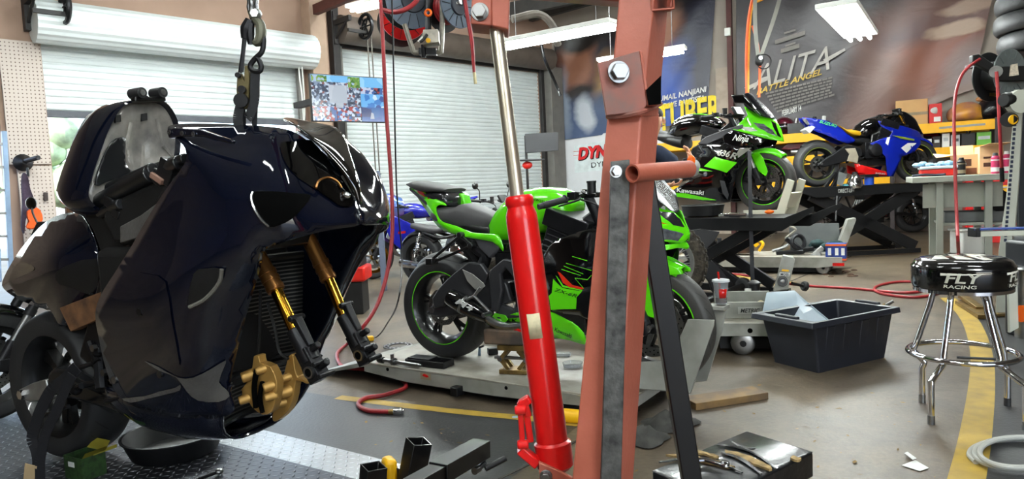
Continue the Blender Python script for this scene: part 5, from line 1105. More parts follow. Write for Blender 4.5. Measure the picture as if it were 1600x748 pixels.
# black parts tray and long bolt near the lift edge
th=onl('parts_tray','shallow black plastic tray near the rear wheel on the low lift','tray',670,567); a=LZ(636,566);b=LZ(708,574); d=(b-a).normalized(); TF=Frame(((a+b)/2),math.degrees(math.atan2(d.y,d.x)))
mb=MB(TF)
for c,s in (((0,0,.004),(.28,.10,.008)),((0,-.05,.02),(.28,.006,.035)),((0,.05,.02),(.28,.006,.035)),((-.14,0,.02),(.006,.10,.035)),((.14,0,.02),(.006,.10,.035)),((.06,0,.016),(.005,.10,.025)),((-.05,0,.03),(.16,.085,.03))): mb.box(c,s)
mb.build('tray',BLACKP,th,bevel=.002)
th=onl('axle_shaft','long steel axle with a collar, lying across the edge of the low lift','axle',630,568); a=LZ(598,562,LT+.018);b=LZ(655,571,LT+.018); d=b-a
mb=MB(); mb.cyl(a,b,.012,n=16); mb.cyl(b-d*.02,b+d*.05,.009,n=14); mb.build('shaft',STEEL,th); mb=MB(); mb.lathe([(.012,0),(.022,0),(.022,.02),(.012,.02)],a+d*.28,d,20,closed=True); mb.bar(a+d*.28,a+d*.28+V((0,0,.045)),.02,.02,(1,0,0)); mb.build('collar',STEEL,th); mb=MB(); mb.cyl(a-d*.12,a+d*.02,.018,n=14); mb.build('cap',BLACKP,th)
# sprocket on the floor behind the ramp
sp=LZ(620,542,.20); sp=Z(622,541,.03)
mb=MB(); n=88; ring=[]
for rr in (.066,None):
    for i in range(n): a=2*PI*i/n; r=rr or .105*(1+.03*math.sin(a*44/2)); ring.append(sp+V((math.cos(a)*r,math.sin(a)*r,0)))
mb.add(ring+[p+V((0,0,.008)) for p in ring],[f for i in range(n) for j in [(i+1)%n] for f in ((i,j,n+j,n+i),(2*n+j,2*n+i,3*n+i,3*n+j),(n+i,n+j,3*n+j,3*n+i),(j,i,2*n+i,2*n+j))])
mb.mat(1)
for i in range(16): a=2*PI*i/16; p=sp+V((math.cos(a)*.085,math.sin(a)*.085,.0085)); mb.cyl(p-V((0,0,.001)),p+V((0,0,.0005)),.009,n=10)
simple(mb,'sprocket',[STEEL,PETH],'drilled steel sprocket lying flat behind the lift ramp','sprocket')
# bits in clear plastic on the deck
p=LZ(880,556); mb=MB(); mb.box(p+V((0,0,.01)),(.09,.06,.02),-.3); simple(mb,'parts_bag',GLASS,'clear bag of small bolts on the lift deck beside the oxide mast','parts bag',bevel=.008)
p=LZ(895,572); mb=MB(); mb.lathe([(0,0),(.05,0),(.055,.02),(.057,.02),(.052,-.001),(0,-.001)],p+V((0,0,.002)),(0,0,1),28); simple(mb,'plastic_dish',GLASS,'clear round plastic dish on the lift deck, left of the oxide mast','dish')
p=LZ(868,597); mb=MB(); mb.box(p+V((0,0,.001)),(.045,.035,.002),.3); simple(mb,'paper_label',WHITEP,'small white square of paper on the lift deck behind the red jack','paper')
# knob and pliers on the near corner of the lift
p=LZ(1006,606); th=thing('round_knob','black round knob lying by the chock on the near corner of the lift','knob',p); mb=MB(); mb.lathe([(0,0),(.022,0),(.026,.006),(.026,.02),(.02,.026),(0,.026)],p+V((0,-.01,.026)),(0,1,.2),18); mb.build('grip',BLACKP,th); mb=MB(); mb.cyl(p+V((0,0,.03)),p+V((.03,.06,.03)),.006,n=8); mb.build('stud',STEEL,th)
p=LZ(990,605); mb=MB(); mb.tube([p+V((0,0,.008)),p+V((.05,-.005,.008)),p+V((.10,.004,.008))],.006,6); mb.mat(1); mb.tube([p+V((-.06,.01,.01)),p+V((-.02,.005,.01)),p+V((0,0,.008))],.008,6); simple(mb,'screwdriver',[REDL,STEEL],'red handled screwdriver beside the black knob on the lift','screwdriver')
# ---------------------------------------------------------------- diamond plate platforms under the black bike
def diamond(name='diamond_plate',lo=(.56,.57,.58),hi=(.78,.79,.80),tip=(.90,.91,.92)):
    m=bpy.data.materials.new(name); m.use_nodes=True;nt=m.node_tree;N=nt.nodes;L=nt.links;b=N['Principled BSDF']; b.inputs['Metallic'].default_value=.75; b.inputs['Roughness'].default_value=.33
    tc=N.new('ShaderNodeTexCoord'); mp=N.new('ShaderNodeMapping'); L.new(tc.outputs['Object'],mp.inputs[0]); mp.inputs['Scale'].default_value=(30,30,30)
    sp=N.new('ShaderNodeSeparateXYZ'); L.new(mp.outputs[0],sp.inputs[0])
    def mt(op,a,bv=None):
        q=N.new('ShaderNodeMath'); q.operation=op
        for i,x in enumerate((a,bv)):
            if x is None: continue
            if isinstance(x,(int,float)): q.inputs[i].default_value=x
            else: L.new(x,q.inputs[i])
        return q.outputs[0]
    par=mt('GREATER_THAN',mt('FRACT',mt('MULTIPLY',mt('ADD',mt('FLOOR',sp.outputs['X']),mt('FLOOR',sp.outputs['Y'])),.5)),.25)
    fx_=mt('SUBTRACT',mt('FRACT',sp.outputs['X']),.5); fy=mt('SUBTRACT',mt('FRACT',sp.outputs['Y']),.5)
    sgn=mt('SUBTRACT',mt('MULTIPLY',par,2),1)
    u=mt('ADD',fx_,mt('MULTIPLY',fy,sgn)); v=mt('SUBTRACT',fx_,mt('MULTIPLY',fy,sgn))
    e=mt('ADD',mt('POWER',mt('DIVIDE',mt('ABSOLUTE',u),.62),2),mt('POWER',mt('DIVIDE',mt('ABSOLUTE',v),.2),2)); k=mt('MAXIMUM',mt('SUBTRACT',1,e),0)
    bp=N.new('ShaderNodeBump'); bp.inputs['Distance'].default_value=.006; bp.inputs['Strength'].default_value=1; L.new(k,bp.inputs['Height']); L.new(bp.outputs['Normal'],b.inputs['Normal'])
    nz=N.new('ShaderNodeTexNoise'); nz.inputs['Scale'].default_value=4; L.new(tc.outputs['Object'],nz.inputs['Vector']); r=N.new('ShaderNodeValToRGB'); r.color_ramp.elements[0].color=lin(lo); r.color_ramp.elements[1].color=lin(hi); L.new(nz.outputs['Fac'],r.inputs[0])
    mx=N.new('ShaderNodeMix'); mx.data_type='RGBA'; L.new(k,mx.inputs[0]); L.new(r.outputs[0],mx.inputs[6]); mx.inputs[7].default_value=lin(tip); L.new(mx.outputs[2],b.inputs['Base Color']); return m
DIA=diamond(); DIAD=diamond('dark_diamond_plate',(.17,.18,.20),(.30,.31,.34),(.38,.39,.42))
sc=[Z(345,683,.075),Z(425,674,.075),Z(640,727,.075),Z(540,760,.075)]
u_=(sc[2]-sc[1]).normalized(); n_=V((-u_.y,u_.x,0)); SF=Frame((sc[1].x,sc[1].y,0),math.degrees(math.atan2(u_.y,u_.x))); W1=.24
pf=thing('ramp_plate','bright aluminium diamond plate ramp strip lying on the floor in front of the black bike','ramp',SF.o,yaw=math.degrees(SF.yaw))
mb=MB(SF); mb.box((.3,-W1/2,.07),(1.15,W1,.006)); o=mb.build('plate',DIA,pf,bevel=.001)
for y in (-.004,-W1+.004): mb=MB(SF); mb.box((.3,y,.036),(1.15,.006,.068)); mb.build('side_flange',ALU,pf)
YP=-33; q0=Z(340,700,PLATEZ-.005); LP=Frame((q0.x,q0.y,0),YP)
lp=thing('motorcycle_lift','dark diamond plate lift deck that the black motorcycle stands on','motorcycle lift',LP.o,yaw=YP)
e1=Z(215,662,PLATEZ);
mb=MB(LP); mb.box((-.15,-.36,PLATEZ-.008),(2.6,.80,.010)); mb.build('deck',DIAD,lp,bevel=.001)
for y in (.035,-.755): mb=MB(LP); mb.box((-.15,y,PLATEZ*.5-.008),(2.6,.01,PLATEZ-.012)); mb.build('side_rail',BLACKM,lp)
# ---------------------------------------------------------------- drain pan, green box and tools on the near deck
p=Z(275,706,PLATEZ); 
mb=MB(); mb.lathe([(0,.004),(.165,.004),(.17,.01),(.20,.085),(.208,.088),(.208,.092),(.196,.092),(.162,.014),(0,.010)],p,(0,0,1),48); simple(mb,'drain_pan',BLACKP,'round black oil drain pan under the black motorcycle','drain pan',base=p)
p=Z(135,742,PLATEZ); GF=Frame(p,-28); th=thing('carton','small green and yellow printed carton on the deck below the rear wheel','carton',p,yaw=-28)
GC=mat('green_card',(.16,.26,.12),.5,var=.35,scale=60,col2=(.08,.12,.07))
mb=MB(GF)
for c,s in (((0,-.045,.045),(.12,.003,.09)),((0,.045,.045),(.12,.003,.09)),((-.06,0,.045),(.003,.09,.09)),((.06,0,.045),(.003,.09,.09)),((0,0,.003),(.12,.09,.004))): mb.box(c,s)
mb.build('carton_body',GC,th); mb=MB(GF); mb.box((.062,.045,.095),(.004,.095,.012)); mb.prism([(.06,-.045,.09),(.06,.045,.09),(.085,.045,.115),(.085,-.045,.115)],(.001,0,.001)); mb.prism([(-.06,.046,.09),(.06,.046,.09),(.05,.075,.12),(-.05,.075,.12)],(0,.001,.001)); mb.build('open_flap',mat('olive_card',(.52,.48,.14),.6),th)
mb=MB(GF); mb.box((-.01,-.0475,.06),(.04,.001,.02)); mb.build('price_label',WHITEP,th)
th=thing('ratchet_wrench','steel ratchet wrench on the deck in front of the drain pan','wrench',Z(330,742,PLATEZ)); a=Z(300,752,PLATEZ+.012);b=Z(342,736,PLATEZ+.012)
mb=MB(); mb.cyl(a,b,.007,n=10); mb.build('handle',DKMETAL,th); mb=MB(); mb.sphere(b,.017,(1,1,.7)); mb.build('head',STEEL,th)
# ---------------------------------------------------------------- black tote with a clear bin and a tool in it
t=[Z(1205,563),Z(1279,583),Z(1377,557)]; e1=(t[2]-t[1]); e2=(t[0]-t[1]); a1=math.atan2(e1.y,e1.x); a2=math.atan2(e2.y,e2.x); yaw=(a1+a2-PI/2)/2
LX=e1.length; LY=.40; TFm=Frame(t[1],math.degrees(yaw))
# tote: near side runs from the near corner to the right corner; depth away to the left
TOTE=mat('tote_plastic',(.125,.135,.165),.45,var=.12,scale=8,bump=.04,bscale=90)
tt=thing('storage_tote','blue-black plastic storage tote on the concrete floor','tote',t[1],yaw=math.degrees(yaw))
TX0,TX1=0,LX; TY=e2.length*.9; pass
def rect(g,z,sk=0): return [V((TX0-g*2,-g,z)),V((TX1+g,-g,z)),V((TX1+g,TY+g,z)),V((TX0-g*2,TY+g,z))]
HT=.31
mb=MB(TFm); mb.loft([rect(-.0,0),rect(.035,HT)],True,False); mb.loft([rect(.027,HT),rect(-.008,.008)],True,False); mb.add(rect(0,0),[(0,3,2,1)]); mb.add(rect(-.008,.008),[(0,1,2,3)]); mb.build('tub',TOTE,tt,bevel=.012)
mb=MB(TFm); mb.loft([rect(.026,HT),rect(.058,HT+.004),rect(.062,HT-.03),rect(.038,HT-.03)],True,False); mb.build('rim',TOTE,tt,bevel=.004)
for k in range(4):
    x=TX0+(TX1-TX0)*(.12+.25*k); mb=MB(TFm); mb.prism([(x-.03,-.004,.05),(x+.03,-.004,.05),(x+.034,-.036,HT-.04),(x-.034,-.036,HT-.04)],(0,.01,0)); mb.build('wall_rib',TOTE,tt,bevel=.005)
for k in range(2):
    y=TY*(.25+.45*k); mb=MB(TFm); mb.prism([(-.005,y-.03,.05),(-.005,y+.03,.05),(-.036,y+.034,HT-.04),(-.036,y-.034,HT-.04)],(.01,0,0)); mb.build('wall_rib',TOTE,tt,bevel=.005)
mb=MB(TFm); mb.box((-.065,TY*.5,HT-.01),(.03,.16,.05)); mb.build('handle_latch',TOTE,tt,bevel=.006); mb=MB(TFm); mb.box((TX1+.065,TY*.5,HT-.01),(.03,.16,.05)); mb.build('handle_latch',TOTE,tt,bevel=.006)
# clear plastic bin leaning out of the tote: four walls and a base, open towards us-right
cb=thing('clear_bin','empty clear plastic bin tipped on its side, resting in the tote','plastic bin',TFm.w(.1,TY*.6,.3))
c7=CR(1100,380,4.154)
CLR=mat('frosted_plastic',(.80,.86,.90),.3,trans=.45,var=.04,ior=1.15,alpha=.75)
d0=4.55
base=[D(*q,d0+k) for q,k in zip(c7((398,318),(575,308),(540,430),(378,448)),(.03,.12,.08,-.02))]
rimq=[D(*q,d0+k) for q,k in zip(c7((470,345),(820,490),(850,540),(400,520)),(.35,.30,.02,-.1))]
base=[D(*q,k) for q,k in zip(((1198,457),(1241,454),(1237,486),(1191,489)),(4.40,4.50,4.36,4.28))]
rimq=[D(*q,k) for q,k in zip(((1262,474),(1304,509),(1270,527),(1200,512)),(4.40,4.25,4.02,4.22))]
mb=MB(); mb.loft([base,rimq],True,False); mb.add(base,[(0,1,2,3)]); mb.build('bin_shell',CLR,cb,solid=.004,bevel=.01)
mb=MB(); mb.tube(rimq+[rimq[0]],.008,6,1); mb.build('bin_rim',CLR,cb)
mb=MB(); ctr=sum(base,V())/4; mb.add([ctr+(p-ctr)*.6+V((0,-.01,0)) for p in base],[(0,1,2,3)]); mb.build('paper_label',WHITEP,cb,solid=.001)
th=thing('air_tool','brass and steel tool handle sticking out of the tote over its right rim','tool',TFm.w(TX1-.15,.2,.3)); a=D(1352,497,4.45);b=D(1396,470,4.35); d=b-a
mb=MB(); mb.cyl(a-d*1.2,a+d*.55,.016,.014,14); mb.build('tool_body',DKMETAL,th); mb=MB(); mb.cyl(a+d*.3,a+d*.75,.019,n=14); mb.build('sleeve',BRASS,th); mb=MB(); mb.cyl(a+d*.75,b,.012,.009,12); mb.build('nozzle',STEEL,th)
# ---------------------------------------------------------------- bar stool
fl_=[Z(1455,662),Z(1441,628),Z(1574,634)]; sc_=(fl_[0]+fl_[2])/2; sc_=V((sc_.x+.02,sc_.y+.09,0))
SD=sc_.y; stool=thing('bar_stool','chrome bar stool with a round black printed seat, on the yellow floor line','stool',sc_)
zt=D(1510,400,SD).z; RS=.215*SD/3.3*1.0
VINB=mat('seat_black_vinyl',(.03,.03,.033),.15,coat=.5,var=.05)
mb=MB(); mb.lathe([(0,0),(RS*.80,-.004),(RS*.93,-.016),(RS*.985,-.034),(RS,-.05),(RS,-.125),(RS*.96,-.14),(0,-.14)],sc_+V((0,0,zt)),(0,0,1),64); seat=mb.build('seat',VINB,stool)
mb=MB(); mb.lathe([(RS*.985,-.034),(RS*1.008,-.04),(RS*1.008,-.046),(RS*.99,-.05)],sc_+V((0,0,zt)),(0,0,1),64); mb.build('seat_piping',VINB,seat)
def rimpt(ang,z,o=.003): return sc_+V((math.sin(ang)*(RS+o),-math.cos(ang)*(RS+o),zt-z))
CREAMP=mat('cream_print',(.90,.89,.84),.3,var=.02)
def rimtext(s,a0,a1,z0,hh,bold,shear,name='lettering'):
    surf=lambda q:rimpt(a0+(a1-a0)*q.x,z0-q.y); text(s,(0,0,0),(1,0,0),hh,(0,1,0),CREAMP,seat,name,shear,bold,0.0,surf=lambda q:rimpt(a0+(a1-a0)*q.x,z0-q.y))
text_specs=[]
for off in (-.62,.68):
    rimtext('FLY',off-.28,off+.42,.098,.042,.025,.2); rimtext('RACING',off-.30,off+.30,.122,.014,.02,.1)
    mb=MB(); P=[(off-.36,.060),(off+.62,.060),(off+.40,.072),(off-.30,.066)]; 
    vs=[];n=14
    for i in range(n+1):
        t=i/n; a=off-.36+.98*t; vs+=[rimpt(a,.056),rimpt(a,.056+.011*(1-t))]
    mb.add(vs,[(2*i,2*i+1,2*i+3,2*i+2) for i in range(n)]); mb.build('printed_stripe',CREAMP,seat)
for pts in (((-.75,-.1),(-.35,.42),(-.2,.42),(-.45,-.25)),((-.38,-.4),(-.05,.42),(.12,.42),(-.12,-.62)),((0,-.7),(.22,.2),(.5,.32),(.2,-.72)),((.25,-.1),(.35,.5),(.7,.35),(.6,.1))):
    mb=MB(); q=[sc_+V((x*RS,y*RS,zt-.001-.004*(x*x+y*y)*1.3+.0015)) for x,y in pts]; mb.add(q,[(0,1,2,3)]); mb.build('printed_stripe',CREAMP,seat,solid=.001)
mb=MB(); mb.lathe([(RS*.6,-.14),(RS*.97,-.14),(RS*.97,-.155),(RS*.6,-.155)],sc_+V((0,0,zt)),(0,0,1),48,closed=True); mb.build('seat_ring',CHROME,stool)
zr_=D(1510,550,SD).z; RR=.222
mb=MB(); mb.torus(sc_+V((0,0,zr_)),(0,0,1),RR,.0125,64,12); mb.build('foot_ring',CHROME,stool)
legs=[fl_[0],fl_[1],fl_[2],Z(1603,672)]
order=[(0,1),(2,3)]
for i,f in enumerate(legs):
    d=(f-sc_); d.z=0; d.normalize(); side=V((-d.y,d.x,0))
    top=sc_+d*RS*.52+V((0,0,zt-.165)); k1=sc_+d*RS*.60+V((0,0,zt-.20)); ring=sc_+d*(RR-.013)+V((0,0,zr_)); kn=ring+(V((f.x,f.y,0))-ring)*.55; kn=V((f.x,f.y,0)).lerp(ring,.55); kn=V((f.x-d.x*.0,f.y,.16)); 
    mb=MB(); mb.tube([sc_+d*RS*.3+V((0,0,zt-.155)),top,k1,sc_+d*RS*.64+V((0,0,zt-.24)),sc_+d*(RR-.03)+V((0,0,zr_+.02)),sc_+d*(RR-.022)+V((0,0,zr_-.02)),V((f.x-d.x*.012,f.y-d.y*.012,.20)),V((f.x,f.y,.17)),V((f.x,f.y,.0))],.0135,12,2); l=mb.build('leg',CHROME,stool)
    mb=MB(); mb.cyl((f.x,f.y,.0),(f.x,f.y,.04),.0148,n=14); mb.build('leg_tip',STEEL if i!=2 else RUBBER,l)
# ---------------------------------------------------------------- small things on the floor
a=Z(1087,641,.0);b=Z(1200,623,.0); d=(b-a).normalized(); PF=Frame((a+b)/2,math.degrees(math.atan2(d.y,d.x)))
mb=MB(PF); mb.box((0,.06,.018),((b-a).length,.13,.036)); simple(mb,'timber_plank',mat('oily_plank',(.34,.27,.19),.7,var=.3,scale=8,col2=(.52,.40,.22)),'short worn timber plank on the floor by the lift corner','plank',bevel=.003,base=PF.m)
th=thing('paper_tag','torn white paper tag on the floor in front of the bar stool','paper',Z(1428,722)); 
mb=MB(); mb.prism([Z(x,y,.003) for x,y in ((1409,727),(1430,719),(1451,731),(1437,736))],(0,0,.002)); mb.build('tag',WHITEP,th); mb=MB(); mb.prism([Z(x,y,.012) for x,y in ((1413,708),(1418,706),(1432,716),(1426,718))],(0,0,.002)); mb.build('torn_strip',WHITEP,th)
def hose_obj(name,lab,pts,r,m,z=.012,cat='hose',n=8,sm=5):
    mb=MB(); mb.tube([Z(x,y,z) if len((x,y))==2 and not hasattr(k,'x') else k for (x,y),k in [((p[0],p[1]),None) for p in pts]],r,n,sm); return simple(mb,name,m,lab,cat)
def loop3(cx,cy,rx,ry,k,z=.01): return [(cx+rx*math.cos(t),cy+ry*math.sin(t)) for t in k]
cl=mat('clear_tubing',(.78,.78,.75),.2,trans=.3,var=.05,ior=1.2)
pts=[]
for k in range(30): t=2*PI*k/13+2.6; rx=78-k*.6; pts.append((1592+rx*math.cos(t),709+24*math.sin(t)-k*.12))
mb=MB(); mb.tube([Z(x,y,.012+.0009*i) for i,(x,y) in enumerate(pts)],.011,10,4); simple(mb,'coiled_tubing',cl,'coil of clear pale tubing on the dark floor in front of the bar stool','tubing')
# red air hose across the far floor
mb=MB(); mb.tube([Z(x,y,.012) for x,y in ((1130,426),(1180,432),(1240,444),(1290,448),(1340,451),(1380,455),(1420,457),(1447,453),(1455,446),(1440,441),(1405,440),(1375,445),(1366,452),(1380,459),(1420,464),(1450,462),(1475,455),(1500,445))],.013,8,5); simple(mb,'air_hose',HOSE,'red air hose with one loop lying across the concrete beyond the tote','hose')
# hose hanging by the ramp and ending in a coupler on the floor
mb=MB(); q=[Z(520,560,.02),Z(560,545,.02),Z(575,530,.10),Z(560,520,.2)]
pth=[D(593,-20,4.6),D(598,60,4.55),D(604,180,4.5),D(612,300,4.45),D(611,390,4.4),D(592,470,4.3),D(560,520,4.2)]
end=[Z(545,535,.03),Z(527,552,.02),Z(535,572,.02),Z(570,577,.03),Z(605,582,.02),Z(630,595,.02),Z(632,606,.02),Z(600,617,.015),Z(570,622,.015),Z(560,632,.015),Z(575,641,.015),Z(608,643,.015)]
th=thing('air_hose','dark red air hose hanging from a reel down to the floor beside the lift ramp','hose',Z(560,560))
mb=MB(); mb.tube(pth+end,.0125,10,6); mb.build('hose',HOSE,th)
a=end[-1]; b=Z(631,643,.016); mb=MB(); d=b-a; mb.cyl(a,a+d*.35,.0145,n=12); mb.build('brass_fitting',BRASS,th); mb=MB(); mb.cyl(a+d*.35,a+d*.9,.019,n=14); mb.cyl(a+d*.9,b,.013,n=12); mb.build('coupler',CHROME,th)
mb=MB(); mb.tube([D(612,-20,4.5),D(616,150,4.5),D(620,300,4.5),D(628,400,4.5),Z(622,470,.5),Z(605,505,.2),Z(590,525,.01),Z(560,542,.006)],.0055,6,5); simple(mb,'power_cord',BLACKCORD,'thin black cord hanging beside the dark red air hose','cord')
# litter on the floor by the ramp
p=Z(575,533,.0); th=thing('utility_light','small yellow inspection light on the floor behind the fork leg','light',p); mb=MB(); mb.box(p+V((0,0,.02)),(.09,.05,.04),.4); mb.build('body',YELLOW,th,bevel=.01); mb=MB(); mb.lathe([(0,0),(.02,0),(.025,.02),(0,.02)],p+V((-.03,-.03,.02)),(-.3,-1,0),16); mb.build('lens',GREYP,th)
p=Z(891,660,.0); th=thing('spray_can','yellow aerosol can lying under the low lift beside the mast','can',p); a=p+V((-.09,.04,.034));b=p+V((.07,-.03,.034)); mb=MB(); mb.cyl(a,b,.033,n=24); mb.build('can_body',YELLOW,th,bevel=.004); mb=MB(); mb.cyl(b,b+(b-a).normalized()*.03,.024,.012,18); mb.build('cap',WHITEP,th)
rag=mat('dirty_rag',(.24,.235,.22),.9,var=.3,scale=14,bump=.5,bscale=25)
for k,(px,py,r) in enumerate(((1008,690,.10),(1045,665,.12))):
    p=Z(px,py); mb=MB(); pts=[]
    n=16
    vs=[];fs=[]
    for j in range(5):
        for i in range(n):
            a=2*PI*i/n; rr=r*(1-j*.2)*(1+.28*math.sin(3*a+k+j*.9)+.15*math.sin(7*a+j*2)); vs.append(p+V((math.cos(a)*rr*1.1,math.sin(a)*rr*.8,.008+.016*j+.018*math.sin(4*a+j*1.7)*(j>0))))
    for j in range(4):
        for i in range(n): fs.append((j*n+i,j*n+(i+1)%n,(j+1)*n+(i+1)%n,(j+1)*n+i))
    fs.append(tuple(range(4*n,5*n))); mb.add(vs,fs); simple(mb,'rag',rag,('crumpled dark rag on the floor below the near lift corner','folded dark rag under the lift end, behind the crumpled one')[k],'rag',sub=1)
p=Z(805,652); mb=MB(); mb.lathe([(0,0),(.016,0),(.017,.003),(0,.004)],p,(0,0,1),20); simple(mb,'bottle_cap',mat('pale_blue_plastic',(.62,.72,.82)),'pale blue plastic cap on the dark floor left of the jack','cap')
random.seed(5); lit=mat('dry_leaf',(.55,.44,.24),.8,var=.3)
mb=MB()
for k in range(170):
    px=random.uniform(560,1480);py=random.uniform(560,745)
    if 560<px<1130 and py<650: continue
    p=Z(px,py,.004); a=random.random()*6; l=random.uniform(.006,.02); w_=l*random.uniform(.2,.5); e=V((math.cos(a),math.sin(a),0));f=V((-e.y,e.x,.2)); mb.add([p-e*l,p-f*w_,p+e*l,p+f*w_],[(0,1,2,3)])
tag(mb.build('floor_debris',lit),'specks of dry leaf and grit scattered over the floor','debris',kind='stuff')
# ---------------------------------------------------------------- raised black lift under the farther green bike
BL=mat('black_lift_paint',(.055,.057,.065),.45,.1,var=.25,scale=7,bump=.05,bscale=50)
c8=CR(1060,290,5.343)
LBT=LBZ; lB=thing('scissor_lift','raised black scissor lift under the farther green bike','scissor lift',(rb.x+.5,rb.y-.3,0))
n0=B.at(*c8((20,268))[0],0,2); n1=B.at(*c8((872,266))[0],0,2)
ex=(n1-n0); yl=(n0.y+n1.y)/2; x0=n0.x-.5; x1=n1.x
# the deck runs along the bike; yl is the near edge
WD=.62
Bz=lambda x,y,z:V((x,y,z))   # local to B with z from floor handled below
BF=Frame((rb.x,rb.y,0),YB)
mb=MB(BF); mb.box(((x0+x1)/2,yl+WD/2,LBT-.01),(x1-x0,WD,.012)); mb.build('deck',BL,lB)
zb_=LBT-(1.0/1)*abs((338-358)/1080*6.3)
for y in (yl+.006,yl+WD-.006):
    mb=MB(BF); mb.prism([(x0,y-.005,LBT-.006),(x1,y-.005,LBT-.006),(x1+.25,y-.005,LBT+.09),(x1+.25,y-.005,LBT+.05),(x1-.02,y-.005,zb_),(x0,y-.005,zb_)],(0,.01,0)); mb.build('side_rail',BL,lB,bevel=.002)
cx_=(x0+x1)/2
for y,s in ((yl+.07,1),(yl+WD-.07,1)):
    for a,b in (((x0+.15,LBT-.08),(x1-.35,.12)),((x1-.25,LBT-.08),(x0+.15,.12))):
        mb=MB(BF); mb.bar((a[0],y,a[1]),(b[0],y,b[1]),.04,.10,(0,0,1)); mb.build('scissor_arm',BL,lB,bevel=.004)
mb=MB(BF); 
for y in (yl+.05,yl+WD-.05): mb.bar((x0+.05,y,.06),(x1-.2,y,.06),.06,.07)
mb.bar((x1-.25,yl+.05,.06),(x1-.25,yl+WD-.05,.06),.06,.07); mb.bar((x0+.1,yl+.05,.06),(x0+.1,yl+WD-.05,.06),.06,.07); mb.build('base_frame',BL,lB,bevel=.003)
# wide curved skid leg seen below the deck, with its axle and roller
pl=[D(x,y,6.15) for x,y in ((1066,362),(1125,362),(1098,394),(1092,400),(1118,412),(1136,432),(1148,452),(1118,462),(1108,440),(1090,420),(1072,400))]
mb=MB(); mb.prism(catmull(pl,2,True),(.0,.05,0)); mb.build('skid_leg',BL,lB,bevel=.004)
a=D(1136,460,5.75); b=D(1160,446,5.95); mb=MB(); mb.cyl(D(1105,470,5.6),b,.028,n=14); mb.build('axle_tube',BL,lB)
mb=MB(); u=(b-a).normalized(); mb.lathe([(.0,-.01),(.05,-.01),(.065,.0),(.065,.035),(.05,.045),(0,.045)],b,u,22); mb.build('roller',RUBBER,lB)
# cream wheel chock
CH=mat('cream_chock',(.77,.76,.68),.45,var=.06)
chk=Q((525,678),(695,676),(748,518),(783,530),(732,712),(526,712))
for y in (-.13,.13):
    P=[B.at(*q,-.13) for q in chk]; mb=MB(B); mb.prism([V((p.x,y,p.z)) for p in P],(0,.02,0)); mb.build('wheel_chock',CH,lB,bevel=.003)
mb=MB(B); P=[B.at(*q,-.0) for q in Q((740,690),(800,640),(800,600))]; mb.box((1.66,0,.12),(.02,.24,.16),R=M.Rotation(.5,3,'Y')); mb.build('chock_stop',CH,lB,bevel=.003)
# amber lens and drain pan on the deck
p=B.w(*B.at(*c8((760,256))[0],-.28)); mb=MB(); mb.sphere((p.x,p.y,LBT+.022),.045,(1,.6,.45)); simple(mb,'indicator_lens',ORANGE,'amber indicator lens on the edge of the raised black lift by the cream chock','indicator lens')
p=B.w(*B.at(*c8((205,230))[0],yl+.25)); q=V((p.x,p.y,LBT+.002))
mb=MB(); mb.lathe([(0,.004),(.17,.004),(.18,.01),(.20,.10),(.207,.105),(.20,.108),(.19,.10),(.165,.014),(0,.012)],q,(0,0,1),40); simple(mb,'drain_pan',BLACKP,'black drain pan on the raised lift, below the farther green bike','drain pan',base=q)
th=thing('socket_set','chrome ratchet and sockets lying on the raised lift beside the drain pan','tool',B.w(*B.at(1145,337,yl+.06)))
for k,(x,w_) in enumerate(((1135,.02),(1148,.028),(1158,.022))):
    p=B.w(*B.at(x,337,yl+.05)); p.z=LBT+.022; mb=MB(); e=V((.7,-.7,0)); mb.cyl(p-e*.05,p+e*.05,w_*.7,n=12); mb.build('socket',CHROME,th)
mb=MB(); p=B.w(*B.at(1140,332,yl+.1)); p.z=LBT+.05; mb.bar(p+V((-.1,.0,-.03)),p+V((.14,-.1,-.03)),.02,.02); mb.build('ratchet_handle',STEEL,th)
# tie-down strap from the bar of that bike to the floor
mb=MB(); ribbon(mb,[D(1171,236,6.42),D(1172,300,6.2),D(1174,380,6.0),D(1176,440,5.85)],.035); s_=simple(mb,'tie_down_strap',STRAP,'long black strap running straight down from the fork of the farther green bike','strap')
cp=D(1176,452,5.0); cpz=.17
# ---------------------------------------------------------------- low lift beyond the tote, with its name plate
c9=CR(1100,380,4.154)
l2=thing('motorcycle_lift','empty low grey motorcycle lift with a name plate and upright sign post, behind the tote','motorcycle lift',Z(1150,545))
fz=.22; a=Z(*c9((95,515))[0],fz); b=Z(*c9((400,515))[0],fz); d=(b-a).normalized(); w_=V((-d.y,d.x,0)); GF2=Frame((a.x,a.y,0),math.degrees(math.atan2(d.y,d.x)))
GL=.75
mb=MB(GF2); mb.box((GL/2-.3,.30,fz-.006),(GL,.60,.012)); mb.build('deck',TOP,l2,bevel=.003)
for y in (.0,.60): mb=MB(GF2); mb.box((GL/2-.3,y,fz-.045),(GL,.012,.085)); mb.build('side_rail',GREYST,l2,bevel=.003)
mb=MB(GF2); x_=(Z(*c9((265,530))[0],fz-.03)-a).dot(d); mb.cyl((.19,-.008,fz-.05),(.19,-.004,fz-.05),.016,n=18); mb.build('rail_hole',PETH,l2)
for x in (.15,):
    mb=MB(GF2); mb.lathe([(.02,-.02),(.065,-.02),(.075,-.014),(.075,.014),(.065,.02),(.02,.02)],(x,.06,.075),(0,1,0),28,closed=True); cs=mb.build('caster',STEEL,l2); mb=MB(GF2); mb.cyl((x,.03,.075),(x,.09,.075),.02,n=14); mb.build('caster_hub',DKMETAL,cs)
mb=MB(GF2); mb.box((GL/2-.1,.3,.08),(GL*.7,.4,.1)); mb.build('scissor_base',mat('lift_underside',(.10,.10,.10)),l2)
